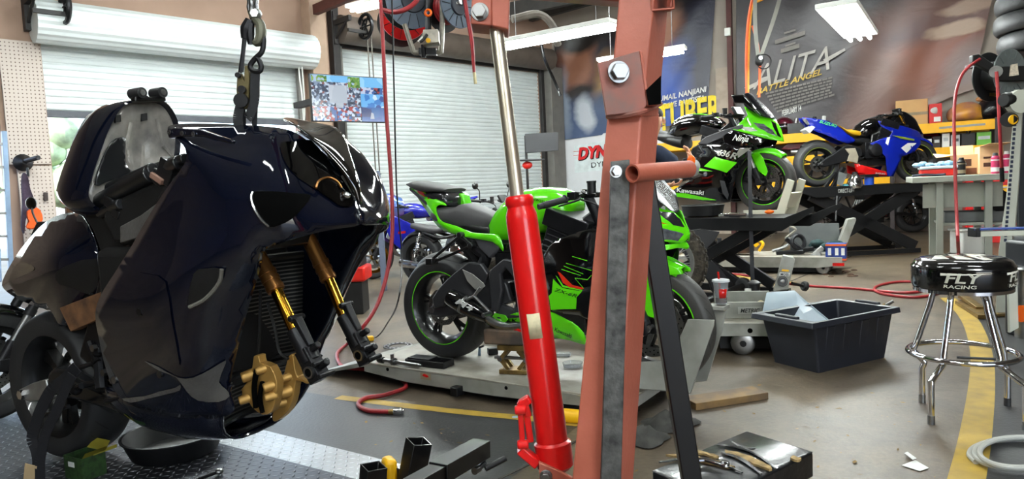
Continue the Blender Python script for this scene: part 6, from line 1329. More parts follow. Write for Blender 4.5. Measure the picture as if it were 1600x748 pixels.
mb=MB(GF2); mb.box((.17,.14,fz+.055),(.32,.02,.11)); mb.box((.17,.34,fz+.085),(.36,.02,.13)); mb.box((.17,.24,fz+.012),(.32,.2,.02)); mb.build('tool_channel',GREYST,l2,bevel=.003)
pa0=GF2.w(.18,.128,fz+.03); mb=MB(GF2); mb.box((.205,.128,fz+.055),(.15,.003,.045)); pl_=mb.build('name_plate',mat('plate_silver',(.66,.66,.63),.4,.4),l2)
text('METRIC',GF2.w(.145,.125,fz+.042),GF2.w(.265,.125,fz+.042),.026,(0,0,1),BLACKM,pl_,shear=.25,bold=.02)
P=[D(*q,5.15) for q in c9((448,312),(510,80),(578,92),(590,112),(545,300))]
mb=MB(); mb.prism(P,(.04,.10,0)); sp_=mb.build('sign_post',GREYST,l2,bevel=.004)
def spq(pts,m,nm): mb=MB(); mb.prism([D(*q,5.142) for q in c9(*pts)],(0,.003,0)); mb.build(nm,m,sp_)
spq(((508,168),(552,172),(549,184),(504,180)),YELLOW,'yellow_sticker'); spq(((492,188),(560,192),(553,214),(488,210)),WHITEP,'white_sticker')
text('MOSS',D(*c9((497,208))[0],5.14),D(*c9((550,210))[0],5.14),.018,(0,0,1),BLACKM,sp_,bold=.02)
c_=D(*c9((510,248))[0],5.14); mb=MB(); mb.lathe([(.0,0),(.030,0),(.030,.002),(0,.002)],c_,(0,-1,.05),26); mb.lathe([(.034,0),(.039,0),(.039,.002),(.034,.002)],c_,(0,-1,.05),26,closed=True); mb.mat(1); mb.sphere(c_+V((0,-.003,.003)),.018,(1,.2,.8)); mb.build('round_emblem',[BLACKM,ALU],sp_)
mb=MB(); p=D(*c9((570,258))[0],5.2); q=D(*c9((640,275))[0],5.25); mb.cyl(p,q,.012,n=10); mb.lathe([(0,0),(.03,0),(.038,.01),(.038,.03),(.02,.035),(0,.035)],q,(.8,.2,-.2),20); mb.build('lock_knob',BLACKP,l2)
# things on that lift
p=GF2.w(.42,.30,fz+.02); 
def on2(px,py,x,z): return D(px,py,GF2.w(x,.1,0).y)
DC=A.w(*A.at(1120,486,.066)).y
th=thing('drink_cup','clear drink cup with a red straw, standing on the chock of the near lift','drink cup',D(1128,474,DC)); c_=D(1127,474,DC); hcup=(474-438)/1080*DC
mb=MB(); mb.lathe([(.0,0),(.026,0),(.037,hcup),(.035,hcup),(.024,.004),(0,.004)],c_,(0,0,1),28); mb.build('cup',GLASS,th); mb=MB(); mb.lathe([(.038,hcup-.004),(.042,hcup-.003),(.041,hcup+.006),(.026,hcup+.010),(0,hcup+.010)],c_,(0,0,1),28); mb.build('lid',mat('frosted_lid',(.85,.87,.88),.3,alpha=.8),th)
mb=MB(); mb.lathe([(0,.005),(.025,.005),(.0275,.03),(0,.03)],c_,(0,0,1),24); mb.build('drink',mat('dark_drink',(.25,.07,.05),.1),th); mb=MB(); mb.tube([c_+V((0,0,.02)),c_+V((-.012,0,hcup+.045))],.005,8,1); mb.build('straw',REDL,th)
mb=MB(); mb.lathe([(.0295,.03),(.0345,.075)],c_,(0,0,1),14,a0=-.9,a1=.3,ref=(0.3,-1,0)); mb.build('red_logo',REDL,th,solid=.0006)
p=D(1122,476,DC); mb=MB(); mb.box(p+V((0,.0,-.010)),(.085,.085,.018),math.radians(-35)); simple(mb,'chock_lid',GREYST,'grey steel cap of the wheel chock, under the drink cup','chock cap',bevel=.002)
c_=D(*c9((243,508))[0],4.72); hb=(505-396)/4.154/1080*4.72; th=thing('water_bottle','small clear water bottle standing on the low lift beside the tote','bottle',c_)
mb=MB(); mb.lathe([(0,0),(.034,0),(.036,.01),(.033,.03),(.036,.05),(.036,hb*.6),(.03,hb*.75),(.014,hb*.88),(.014,hb*.92)],c_,(0,0,1),24); mb.build('bottle_body',GLASS,th); mb=MB(); mb.cyl(c_+V((0,0,hb*.9)),c_+V((0,0,hb)),.016,n=16); mb.build('cap',WHITEP,th); mb=MB(); mb.lathe([(.0365,.05),(.0365,.085)],c_,(0,0,1),24); mb.build('label_band',mat('pale_label',(.75,.80,.82),.4,alpha=.7),th)
c_=D(*c9((305,500))[0],4.7); mb=MB(); mb.torus(c_+V((0,0,.03)),(.2,-1,.1),.022,.008,24,8); simple(mb,'bearing_ring',STEEL,'steel bearing ring leaning on the low lift, right of the water bottle','bearing')
c_=D(*c9((175,490))[0],4.75); mb=MB(); mb.cyl(c_+V((-.08,0,.012)),c_+V((.09,.0,.012)),.012,n=12); simple(mb,'steel_pin',STEEL,'short steel pin lying on the low lift, left of the water bottle','pin')
c_=D(*c9((368,500))[0],4.66); th=thing('spray_can','black, green and yellow spray can standing against the tote','can',c_); hh=(505-345)/4.154/1080*4.66
mb=MB(); mb.cyl(c_,c_+V((0,0,hh*.8)),.033,n=24); cb_=mb.build('can_body',BLACKM,th,bevel=.003); mb=MB(); mb.lathe([(.0335,.02),(.0335,hh*.42)],c_,(0,0,1),24); mb.build('green_band',mat('green_label',(.15,.5,.25),.4),cb_); mb=MB(); mb.lathe([(.0335,hh*.5),(.0335,hh*.72)],c_,(0,0,1),24); mb.build('yellow_band',YELLOW,cb_); mb=MB(); mb.lathe([(.033,hh*.8),(.02,hh*.9),(.016,hh),(0,hh)],c_,(0,0,1),20); mb.build('cap',mat('cream_cap',(.85,.80,.62),.5),th)
c_=D(1179,467,5.02); hh=.145; th=thing('cup','black paper cup with a rubber band on the low lift, below the hanging strap','cup',c_)
mb=MB(); mb.lathe([(0,0),(.036,0),(.042,hh*.75),(.048,hh*.78),(.046,hh*.84),(.02,hh*.95),(0,hh*.95)],c_,(0,0,1),24); o=mb.build('cup_body',BLACKP,th); mb=MB(); mb.torus(c_+V((0,0,hh*.4)),(0,0,1),.040,.003,24,6); mb.build('rubber_band',mat('tan_tape',(.56,.50,.40)),o)
c_=D(1169,466,4.98); mb=MB(); mb.lathe([(0,0),(.022,0),(.024,.07),(.022,.07),(.02,.003),(0,.003)],c_,(0,0,1),18); simple(mb,'small_jar',WHITEP,'small white pot beside the black cup on the low lift','pot')
# ---------------------------------------------------------------- far low lift loaded with parts
l3=thing('motorcycle_lift','long low grey lift piled with removed parts, beyond the raised black lift','motorcycle lift',Z(1250,418))
fz=.2; a=Z(1092,401,fz);b=Z(1318,401,fz); 
c10=CR(1060,290,5.343); a=Z(*c10((250,590))[0],fz); b=Z(*c10((1365,600))[0],fz); d=(b-a).normalized(); F3=Frame((a.x,a.y,0),math.degrees(math.atan2(d.y,d.x))); L3=(b-a).length
mb=MB(F3); mb.box((L3/2-.2,.33,fz-.006),(L3+.4,.66,.012)); mb.build('deck',TOP,l3,bevel=.003)
for y in (0,.66): mb=MB(F3); mb.prism([(-.4,y,fz),(L3,y,fz),(L3,y,fz-.09),(L3-.25,y,fz-.12),(-.2,y,fz-.13)],(0,.012,0)); mb.build('side_rail',GREYST,l3,bevel=.002)
for x in (L3-.2,): mb=MB(F3); mb.lathe([(.02,-.02),(.065,-.02),(.075,-.012),(.075,.012),(.065,.02),(.02,.02)],(x,.06,.075),(0,1,0),26,closed=True); mb.build('caster',STEEL,l3)
mb=MB(F3); mb.box((L3/2,.33,.05),(L3*.8,.5,.06)); mb.build('scissor_base',mat('lift_underside',(.10,.10,.10)),l3)
yF=F3.w(L3*.8,.5,0).y
P=[D(*q,yF) for q in c10((925,315),(1340,313),(1350,470),(1340,560),(940,560))]; mb=MB(); mb.prism(P,(0,.02,0)); mb.build('back_plate',mat('dark_grey_plate',(.34,.35,.35),.5,var=.1),l3,bevel=.003)
P=[D(*q,yF-.15) for q in c10((1335,500),(1415,282),(1480,268),(1485,285),(1400,510))]; mb=MB(); mb.prism(P,(.03,.12,0)); mb.build('wheel_stop',GREYST,l3,bevel=.004)
def f3(px,py,y=.25): 
    p=F3.at(px,py,y); return F3.w(*p)
# parts pile
th=thing('fork_assembly','dark suspension link and arm heaped on the far low lift','motorcycle part',f3(1240,396))
mb=MB(); mb.tube([f3(1207,392),f3(1225,386),f3(1233,380)],.02,8); mb.build('link_rod',STEEL,th); mb=MB(); mb.bar(f3(1213,394),f3(1256,393),.09,.05); mb.bar(f3(1228,372),f3(1258,394),.06,.06); mb.build('swing_link',DKMETAL,th,bevel=.012)
mb=MB(); mb.torus(f3(1247,378),(.2,-1,.2),.08,.025,20,8); mb.build('ring',DKMETAL,th)
mb=MB(); mb.tube([f3(1233,352),f3(1243,358),f3(1235,366),f3(1228,372),f3(1238,372)],.016,6); mb.build('wiring',mat('pale_wire',(.55,.53,.48),.6),th)
th=thing('foot_peg_bracket','black cast bracket with bolts, at the left end of the far low lift','motorcycle part',f3(1110,398))
mb=MB(); 
for q,r in (((1104,384),.07),((1112,392),.08),((1118,386),.05),((1112,402),.05)): mb.sphere(f3(*q),r,(1,.6,.9),10,8)
mb.build('casting',DKMETAL,th); mb=MB(); mb.cyl(f3(1110,392,.12),f3(1110,392,.17),.025,n=10); mb.build('bolt',CHROME,th)
th=thing('battery_tray','white topped tray of brown and yellow parts below the raised black lift','tray',f3(1152,398))
mb=MB(); mb.bar(f3(1131,378),f3(1172,372),.12,.035); mb.build('white_lid',WHITEP,th); mb=MB(); mb.bar(f3(1132,390),f3(1176,388),.2,.09); mb.build('tray_body',mat('rusty_tray',(.33,.22,.14),.7,var=.4,scale=18),th,bevel=.01); mb=MB(); mb.bar(f3(1175,374),f3(1184,384),.06,.05); mb.tube([f3(1180,372),f3(1192,380),f3(1186,392)],.02,6); mb.build('yellow_clamp',YELLOW,th)
mb=MB(); mb.box(f3(1124,385),(.05,.05,.22)); simple(mb,'steel_upright',DKMETAL,'dark steel upright standing on the far lift beside the parts tray','post',bevel=.004)
th=thing('engine_cover','cast alloy engine cover lying on the far low lift beside the parts box','motorcycle part',f3(1275,397))
mb=MB(); c_=f3(1275,392); mb.bar(f3(1268,402),f3(1286,386),.09,.06); mb.cyl(f3(1276,398,.2),f3(1276,398,.26),.05,n=18); mb.build('casting',ALU,th,bevel=.012); mb=MB(); mb.bar(f3(1256,390),f3(1272,388),.1,.05); mb.build('flange',DKMETAL,th,bevel=.01)
mb=MB(); 
for k in range(9): mb.sphere(f3(1272+k*5,383-3*math.sin(k*1.3),.3),.055+.02*math.sin(k*2),(1.2,.8,.7),10,8)
simple(mb,'rag_heap',mat('teal_cloth',(.10,.20,.20),.9,var=.3,scale=10,bump=.4,bscale=20),'dark teal cloth heaped in front of the grey plate on the far lift','cloth')
th=thing('parts_carton','blue, white and orange parts carton at the end of the far low lift','carton',f3(1308,408,.05)); 
P0_=f3(1290,408,.05);P1_=f3(1322,406,.05); d_=(P1_-P0_).normalized(); CFm=Frame((P0_.x,P0_.y,P0_.z),math.degrees(math.atan2(d_.y,d_.x))); cw=(P1_-P0_).length; ch=.20
mb=MB(CFm); mb.box((cw/2,.07,ch/2),(cw,.14,ch)); o=mb.build('carton_body',mat('blue_print',(.12,.22,.52),.5,var=.3,scale=16),th,bevel=.004)
for z,m_ in ((.02,mat('orange_print',(.85,.38,.15),.5)),(.185,mat('orange_print',(.85,.38,.15)))): mb=MB(CFm); mb.box((cw/2,.07,z),(cw+.004,.144,.022)); mb.build('orange_band',m_,o)
for x in (.2,.55,.85): mb=MB(CFm); mb.box((cw*x,-.001,.11),(cw*.16,.003,.08)); mb.build('white_label',WHITEP,o)
mb=MB(); p=f3(1310,413,-.012); mb.box(p,(.12,.01,.035),-.5); simple(mb,'red_tag',REDL,'red tag stuck on the rail end of the far low lift','tag')
mb=MB(); 
for k in range(14): p=Z(1308+random.uniform(-22,30),424+random.uniform(-6,8),.003); mb.sphere(p,random.uniform(.01,.05),(1,1,.25),8,5)
tag(mb.build('rust_debris',mat('rust_debris',(.28,.18,.11),.95,var=.4,scale=20)),'brown rust crumbs on the floor at the end of the far lift','debris',kind='stuff')
# ---------------------------------------------------------------- blue sport bike on its own raised lift (C)
C1=CR(1220,140,2.876)
rc=D(1276,292,9.6); YC=2; C=Frame(rc,YC); fcx=1.40
BLUE=mat('royal_blue_paint',(.035,.11,.55),.2,coat=.6,var=.05,scale=3)
bC=thing('sport_motorcycle','blue sport motorcycle with yellow seat and red belly pan, on the far raised lift','motorcycle',rc,yaw=YC)
LIME=mat('lime_rim_tape',(.48,.54,.14),.4)
wheel(bC,C,(0,0,RW),RW,.185,'rear_wheel',BLACKM,TYRE,disc=-1,drad=.11,stripe=LIME)
wheel(bC,C,(fcx,0,FW),FW,.12,'front_wheel',BLACKM,TYRE,disc=2,drad=.155,stripe=LIME)
forks(C,bC,(fcx,FW),.105,(1.10,.96),mo=GOLD,mi=GOLD); engine(C,bC,cover=DKMETAL); handlebars(C,bC,(1.05,0,.95),half=.33)
caliper(C,bC,(fcx-.12,-.085,.36),(.4,0,1))
mb=MB(C)
for y in (-.13,.13): mb.prism([(-.05,y-.02,.29),(.05,y-.02,.27),(.5,y-.02,.36),(.58,y-.02,.40),(.55,y-.02,.5),(.36,y-.02,.56),(.02,y-.02,.36)],(0,.04,0))
mb.build('swingarm',DKMETAL,bC,bevel=.01)
for s in (-1,1):
    y=s*.13; mb=MB(C); mb.prism([(.47,y,.40),(.60,y,.36),(.66,y,.50),(.70,y,.68),(.90,y,.76),(1.12,y-s*.05,.92),(1.16,y-s*.05,.82),(1.0,y,.67),(.78,y,.60),(.72,y,.45),(.5,y,.30)],(0,s*.035,0)); mb.build('main_frame',BLACKM,bC,bevel=.012)
tC=panel(C,'tail_fairing',BLUE,bC,C1((94,130,-.05),(112,125,-.06),(200,138,-.09),(262,168,-.11),(300,200,-.13),(335,228,-.13),(300,242,-.13),(245,222,-.12),(195,200,-.10),(150,186,-.08),(125,162,-.06)),sm=2,mirror=True)
blob(C,'tail_unit',BLACKP,bC,[C1(p)[0]+C1(q)[0]+(w,) for p,q,w in (((98,128),(118,150),.05),((190,140),(195,190),.09),((280,205),(290,240),.12),((380,215),(390,260),.11))])
decal(C,'tail_light',HEADL,bC,C1((96,132),(112,128),(130,155),(118,160)),tC)
text_on(C,'SUZUKI',C1((172,148))[0],C1((250,170))[0],(1.5,-4),tC,mat('lime_lettering',(.3,.75,.4),.4),bC,off=-.012,shear=.2,bold=.02)
slab(C,'number_plate',WHITEP,bC,C1((112,180),(140,162),(156,168),(130,196)),-.09,.09,.002)
blob(C,'rider_seat',mat('yellow_seat',(.86,.66,.08),.5),bC,[C1(p)[0]+C1(q)[0]+(w,) for p,q,w in (((252,163),(258,172),.08),((285,182),(292,200),.12),((325,184),(330,212),.13),((362,192),(362,208),.08))],ex=3)
blob(C,'fuel_tank',BLACKG,bC,[C1(p)[0]+C1(q)[0]+(w,) for p,q,w in (((325,190),(335,215),.10),((352,152),(365,225),.14),((400,128),(400,228),.15),((450,150),(450,225),.14),((475,190),(475,215),.09))],ex=2.6)
fC=panel(C,'side_fairing',BLUE,bC,C1((400,242,-.2),(460,216,-.22),(560,205,-.22),(625,215,-.2),(630,245,-.18),(600,280,-.19),(545,300,-.2),(505,390,-.18),(478,388,-.18),(470,300,-.21),(425,255,-.21)),C1((500,270,-.23)),sm=1,mirror=True)
panel(C,'upper_fairing',BLUE,bC,C1((435,140,-.17),(500,150,-.18),(600,178,-.1),(640,200,0),(642,228,0),(600,235,-.1),(560,232,-.18),(480,220,-.2),(500,190,-.19),(450,165,-.18)),sm=1,mirror=True)
screen(C,SMOKE,bC,C1((530,98),(560,100),(600,130),(620,165),(640,200)),C1((470,150,-.13),(490,160,-.15),(540,165,-.15),(590,175,-.1),(630,198,-.03)))
decal(C,'white_flash',WHITEP,bC,C1((540,262),(570,240),(610,240),(580,270),(565,285)),fC); decal(C,'lime_flash',LIME,bC,C1((500,205),(530,208),(600,222),(600,230),(540,220)),fC,-.02)
text_on(C,'X',C1((575,278))[0],C1((598,275))[0],(1,-8),fC,BLUE,bC,off=-.012,shear=.3,bold=.06)
decal(C,'white_flash',WHITEP,bC,C1((478,215),(492,212),(482,250),(470,240)),fC)
bel=panel(C,'belly_pan',REDP,bC,C1((330,332,-.1),(350,335,-.16),(400,348,-.18),(470,368,-.18),(498,386,-.15),(470,390,-.14),(400,388,-.14),(340,372,-.12)),sm=1,mirror=True)
text_on(C,'SUZUKI',C1((425,378))[0],C1((468,382))[0],(.3,-2.4),bel,WHITEP,bC,off=-.012,bold=.02)
fender(C,bC,(fcx,0,FW),.33,.15,40,140,BLUE); fender(C,bC,(0,0,RW),.335,.18,70,130,BLACKP,'rear_hugger')
slab(C,'pivot_plate',mat('cream_metal',(.72,.68,.60),.4,.3),bC,C1((290,265),(335,262),(350,300),(345,330),(300,320),(310,290)),-.17,-.15,.004)
# its lift
lC=thing('scissor_lift','far raised black scissor lift with white lettering on its side, under the blue bike','scissor lift',(rc.x+.7,rc.y,0))
CFl=Frame((rc.x,rc.y,0),YC); LCT=rc.z; c11=CR(1220,270,5.755)
xa=CFl.at(*c11((190,185))[0],-.35).x; xb=CFl.at(1440,292,-.35).x+.3
mb=MB(CFl); mb.box(((xa+xb)/2,0,LCT-.008),(xb-xa,.7,.012)); mb.build('deck',BL,lC)
for y in (-.35,.34): mb=MB(CFl); mb.prism([(xa-.05,y,LCT),(xb,y,LCT),(xb,y,LCT-.12),(xa+.2,y,LCT-.14),(xa-.05,y,LCT-.05)],(0,.012,0)); o=mb.build('side_rail',BL,lC,bevel=.002)
text('DIRECT-LIFT',CFl.w(CFl.at(*c11((520,215))[0],-.36).x,-.352,LCT-.085),CFl.w(CFl.at(*c11((668,210))[0],-.36).x,-.352,LCT-.085),.05,(0,0,1),mat('grey_lettering',(.62,.62,.60),.6),lC,bold=.01)
for y in (-.28,.28):
    for a,b in (((xa+.15,LCT-.1),(xb-.35,.1)),((xb-.35,LCT-.1),(xa+.2,.1))): mb=MB(CFl); mb.bar((a[0],y,a[1]),(b[0],y,b[1]),.05,.15,(0,0,1)); mb.build('scissor_arm',BL,lC,bevel=.004)
mb=MB(CFl); mb.bar((xa+.15,-.3,.05),(xb-.3,-.3,.05),.06,.06); mb.bar((xa+.15,.3,.05),(xb-.3,.3,.05),.06,.06); mb.build('base_frame',BL,lC)
p=Z(1403,379,.075); mb=MB(); mb.lathe([(.02,-.03),(.075,-.03),(.085,-.02),(.085,.02),(.075,.03),(.02,.03)],p,(.1,-1,0),24,closed=True); cs=mb.build('caster',RUBBER,lC); mb=MB(); mb.cyl(p-V((0,.03,0)),p+V((0,.02,0)),.03,n=14); mb.build('caster_hub',DKMETAL,cs)
mb=MB(); mb.tube([D(1308,306,9.0),D(1306,345,8.9)],.014,6,1); mb.build('drop_rod',BL,lC)
th=thing('jack_stand','blue jack stand propping the blue bike on the far lift','jack stand',D(1358,293,9.45)); mb=MB(); mb.cyl(D(1358,294,9.4),D(1358,274,9.4),.06,n=16); mb.build('column',mat('jack_blue',(.10,.25,.62),.4),th); mb=MB(); mb.box(D(1358,274,9.4),(.18,.15,.03)); mb.build('saddle',DKMETAL,th); mb=MB(); mb.box(D(1358,294.5,9.4),(.22,.2,.02)); mb.build('foot',DKMETAL,th)
th=thing('canister','dented chrome canister on the far lift deck below the blue bike','canister',D(1336,294,9.3)); c_=D(1336,294,9.3); mb=MB(); mb.lathe([(0,0),(.08,.0),(.10,.03),(.09,.12),(.05,.18),(.03,.2),(0,.2)],c_,(0,0,1),22); mb.build('body',CHROME,th); mb=MB(); mb.cyl(c_+V((0,0,.195)),c_+V((0,0,.22)),.035,n=14); mb.build('cap',BLACKP,th)
th=thing('paddock_stand','dark paddock stand at the rear wheel of the blue bike','stand',D(1305,292,9.4)); mb=MB(); mb.bar(D(1300,294,9.3),D(1318,262,9.35),.05,.05); mb.bar(D(1288,294,9.3),D(1306,270,9.35),.04,.04); mb.bar(D(1283,294,9.3),D(1330,294,9.3),.04,.04); mb.build('frame',DKMETAL,th); mb=MB(); mb.prism([D(x,y,9.28) for x,y in ((1308,288),(1312,268),(1324,272),(1316,290))],(0,.02,0)); mb.build('plate',mat('dark_grey_plate',(.34,.35,.35)),th)
mb=MB(); mb.sphere(D(1320,291,9.35),.05,(1.3,1,.7)); simple(mb,'blue_rag',mat('teal_rag',(.25,.5,.55),.9,var=.3,bump=.4),'crumpled pale blue rag on the far lift deck','rag')
mb=MB(); mb.box(D(1378,291,9.6),(.3,.2,.06),.1); simple(mb,'white_carton',WHITEP,'flat white carton on the far lift under the red belly pan','carton',bevel=.004)
# ---------------------------------------------------------------- machines further back
def simple_bike(fr,root,R,W,wb,paint,seatm=SEATM,stripe=None,chrome=True,frontrim=BLACKM,shocks=True,raked=.42,wire=False,screen=False):
    wheel(root,fr,(0,0,R),R,W,'rear_wheel',BLACKM,TYRE,disc=-1,drad=.13,spokes=9,sw=.016); wheel(root,fr,(wb,0,R),R,W*.75,'front_wheel',frontrim,TYRE,disc=2,drad=.14,spokes=9,sw=.016,stripe=stripe,wire=wire)
    forks(fr,root,(wb,R),.1,(wb-raked,.92)); engine(fr,root,(.68,0,.42),DKMETAL,CHROME if chrome else ALU); handlebars(fr,root,(wb-raked-.02,0,1.0),half=.36,drop=-.03,back=.12)
    blob3(fr,'fuel_tank',paint,root,[V((.55,0,.78)),V((.7,0,.9)),V((.9,0,.92)),V((1.0,0,.84))],[V((.55,0,.7)),V((.7,0,.7)),V((.9,0,.74)),V((1.0,0,.8))],[.08,.14,.14,.07])
    blob3(fr,'saddle',seatm,root,[V((-.1,0,.77)),V((.1,0,.74)),V((.35,0,.72)),V((.55,0,.78))],[V((-.1,0,.70)),V((.1,0,.66)),V((.35,0,.64)),V((.55,0,.70))],[.08,.13,.14,.09],ex=3)
    fender(fr,root,(0,0,R),R+.03,W+.05,40,150,BLACKG if not chrome else BLACKM,'rear_fender'); fender(fr,root,(wb,0,R),R+.03,W,60,140,paint)
    mb=MB(fr); mb.bar((0,-.11,R),(.5,-.11,R+.05),.035,.05); mb.bar((0,.11,R),(.5,.11,R+.05),.035,.05); mb.build('swingarm',BLACKM,root)
    if shocks:
        for s in (-1,1):
            a=V((.0,s*.15,R+.03));b=V((.1,s*.15,R+.33)); mb=MB(fr); mb.cyl(a,b,.012,n=10)
            q=[]; n=90
            for i in range(n): t=i/(n-1); ang=t*2*PI*11; u,w=perp(b-a); q.append(a.lerp(b,.12+.76*t)+u*math.cos(ang)*.027+w*math.sin(ang)*.027)
            mb.tube(q,.006,6,1); mb.build('shock_absorber',CHROME,root)
    mb=MB(fr); mb.tube([V((.95,-.12,.3)),V((.7,-.2,.2)),V((.3,-.2,.24))],.025,10); mb.cyl((.35,-.2,.235),(-.18,-.2,.29),.045,.05,18); mb.build('exhaust',CHROME if chrome else STEEL,root)
    mb=MB(fr); mb.tube([V((.1,-.1,.66)),V((.5,-.12,.6)),V((wb-raked+.05,0,.85))],.02,8); mb.tube([V((.5,-.12,.3)),V((.9,-.12,.22)),V((wb-raked+.02,0,.7))],.02,8); mb.tube([V((.1,.1,.66)),V((.5,.12,.6)),V((wb-raked+.05,0,.85))],.02,8); mb.build('tube_frame',BLACKM,root)
    mb=MB(fr); c=V((wb-raked+.12,0,.86)); mb.lathe([(0,-.1),(.05,-.09),(.085,-.02),(.09,.02),(.085,.03),(0,.04)],c,(1,0,-.1),24); hl=mb.build('headlight',CHROME if chrome else BLACKM,root)
    for s in (-1,1):
        mb=MB(fr); e=V((wb-raked-.05,s*.3,1.03)); mb.tube([e,e+V((.02,s*.03,.1)),e+V((0,s*.06,.14))],.006,6); mb.sphere(e+V((0,s*.08,.16)),.05,(.35,1.2,.8),12,8); mb.build('mirror',BLACKM,root)
# black cruiser behind the rear of the near green bike
rd=Z(660,430); D_=Frame(rd,-32); bD=thing('cruiser_motorcycle','black cruiser with a chrome shock and silencer, behind the tail of the near green bike','motorcycle',rd,yaw=-32)
rd_=D(662,436,8.6); D_=Frame((rd_.x,rd_.y,0),-30); bD.matrix_world=D_.m; MW[bD.name]=D_.m
simple_bike(D_,bD,.325,.15,1.55,BLACKG)
mb=MB(D_); mb.box((-.22,-.10,.66),(.02,.12,.03)); mb.build('side_marker',REDL,bD)
# iridescent sport bike facing left behind it
fe=D(583,424,9.4); EF=Frame((fe.x,fe.y,0),205); E0=EF.w(-1.38,0,0); EF=Frame(E0,205)
PUR=mat('iridescent_paint',(.45,.30,.62),.18,.3,coat=.8,var=.5,scale=4,col2=(.25,.55,.75)); DBL=mat('deep_blue_paint',(.07,.09,.55),.25,coat=.5)
bE=thing('sport_motorcycle','blue and pink iridescent sport motorcycle with gold wheels, in front of the closed shutter','motorcycle',E0,yaw=205)
wheel(bE,EF,(0,0,.315),.315,.18,'rear_wheel',GOLD,TYRE,disc=1,drad=.11); wheel(bE,EF,(1.38,0,.3),.3,.12,'front_wheel',GOLD,TYRE,disc=2,drad=.155,spokes=5)
forks(EF,bE,(1.38,.3),.1,(1.08,.95),mo=GOLD); engine(EF,bE); handlebars(EF,bE,(1.05,0,.98),half=.33)
blob3(EF,'fuel_tank',DBL,bE,[V((.5,0,.86)),V((.68,0,.99)),V((.9,0,1.0)),V((1.02,0,.92))],[V((.5,0,.8)),V((.68,0,.78)),V((.9,0,.8)),V((1.02,0,.86))],[.09,.15,.15,.07])
blob3(EF,'tail_unit',DBL,bE,[V((-.2,0,1.06)),V((0,0,1.02)),V((.3,0,.86)),V((.55,0,.84))],[V((-.2,0,1.03)),V((0,0,.93)),V((.3,0,.74)),V((.55,0,.74))],[.04,.09,.13,.11])
blob3(EF,'rider_seat',SEATM,bE,[V((.12,0,.94)),V((.3,0,.88)),V((.55,0,.86))],[V((.12,0,.88)),V((.3,0,.82)),V((.55,0,.78))],[.1,.14,.1])
blob3(EF,'nose_fairing',PUR,bE,[V((.95,0,1.10)),V((1.15,0,1.16)),V((1.35,0,1.0)),V((1.5,0,.84)),V((1.52,0,.8))],[V((.95,0,.8)),V((1.15,0,.72)),V((1.35,0,.7)),V((1.48,0,.73)),V((1.52,0,.78))],[.2,.22,.2,.11,.03],ex=2.2)
for s in (-1,1):
    mb=MB(EF); mb.prism([(.75,s*.2,.45),(1.0,s*.22,.35),(1.15,s*.2,.5),(1.25,s*.2,.75),(1.1,s*.22,.85),(.85,s*.2,.72)],(0,s*.02,0)); mb.build('side_fairing',DBL,bE,bevel=.01)
fender(EF,bE,(1.38,0,.3),.33,.15,40,140,PUR)
# knobbly front wheel of a dirt bike between the two green bikes
kw=D(1040,410,5.25); GFm=Frame((kw.x-1.30*math.cos(math.radians(20)),kw.y+1.30*math.sin(math.radians(20)),0),-20)
KNOB=mat('knobbly_rubber',(.25,.22,.18),.85,var=.4,scale=30,bump=1,bscale=45)
bG=thing('dirt_bike','dirt bike with a knobbly spoked front wheel, behind the nose of the near green bike','motorcycle',GFm.o,yaw=-20); kz=kw.z
KR=.30
wheel(bG,GFm,(0,0,KR),KR,.11,'rear_wheel',ALU,KNOB,wire=True,disc=-1,drad=.11); wheel(bG,GFm,(1.30,0,kz),KR,.10,'front_wheel',ALU,KNOB,wire=True,disc=0)
mb=MB(GFm); mb.lathe([(0,-.05),(.07,-.05),(.08,-.035),(.08,.035),(.07,.05),(0,.05)],(1.30,0,kz),(0,1,0),28); mb.build('drum_hub',ALU,bG)
mb=MB(GFm)
for k in range(34):
    a=2*PI*k/34
    for y in (-.03,.03): e=V((math.cos(a+(.09 if y>0 else 0)),0,math.sin(a+(.09 if y>0 else 0)))); mb.bar(V((1.30,y,kz))+e*(KR-.005),V((1.30,y,kz))+e*(KR+.014),.028,.022,(0,1,0))
mb.build('tread_block',KNOB,bG)
forks(GFm,bG,(1.30,kz),.09,(1.02,.80),rad=.02,low=.018); engine(GFm,bG,(.65,0,.38)); handlebars(GFm,bG,(1.0,0,.85),half=.3,drop=-.05)
blob3(GFm,'fuel_tank',REDP,bG,[V((.55,0,.66)),V((.7,0,.74)),V((.9,0,.76))],[V((.55,0,.6)),V((.7,0,.58)),V((.9,0,.66))],[.08,.12,.07]); blob3(GFm,'saddle',SEATM,bG,[V((-.1,0,.72)),V((.2,0,.70)),V((.6,0,.68))],[V((-.1,0,.66)),V((.2,0,.62)),V((.6,0,.6))],[.08,.1,.08])
mb=MB(GFm); mb.tube([V((0,-.08,KR)),V((.5,-.08,.38)),V((1.02,0,.72))],.02,8); mb.tube([V((.1,-.08,.64)),V((.5,-.08,.58)),V((1.04,0,.66))],.018,8); mb.build('tube_frame',BLACKM,bG)
# motorcycle cut by the picture's left edge
fh=D(-14,602,3.75); HF0=Frame((fh.x,fh.y,0),-120); o_=HF0.w(-1.45,0,0); HF=Frame(o_,-120)
bK=thing('street_motorcycle','dark motorcycle with drilled brake discs, cut by the picture edge behind the black bike','motorcycle',o_,yaw=-120)
simple_bike(HF,bK,.31,.14,1.45,BLACKG,chrome=True,shocks=False)
# cruiser behind the grey workbench, under the far shelves
g0=D(1426,356,12.6); g0.z=0; GK=Frame(g0,178); bM=thing('cruiser_motorcycle','black and chrome cruiser with twin coil shocks, on the floor left of the grey workbench','motorcycle',g0,yaw=178)
simple_bike(GK,bM,.33,.14,1.6,BLACKG)
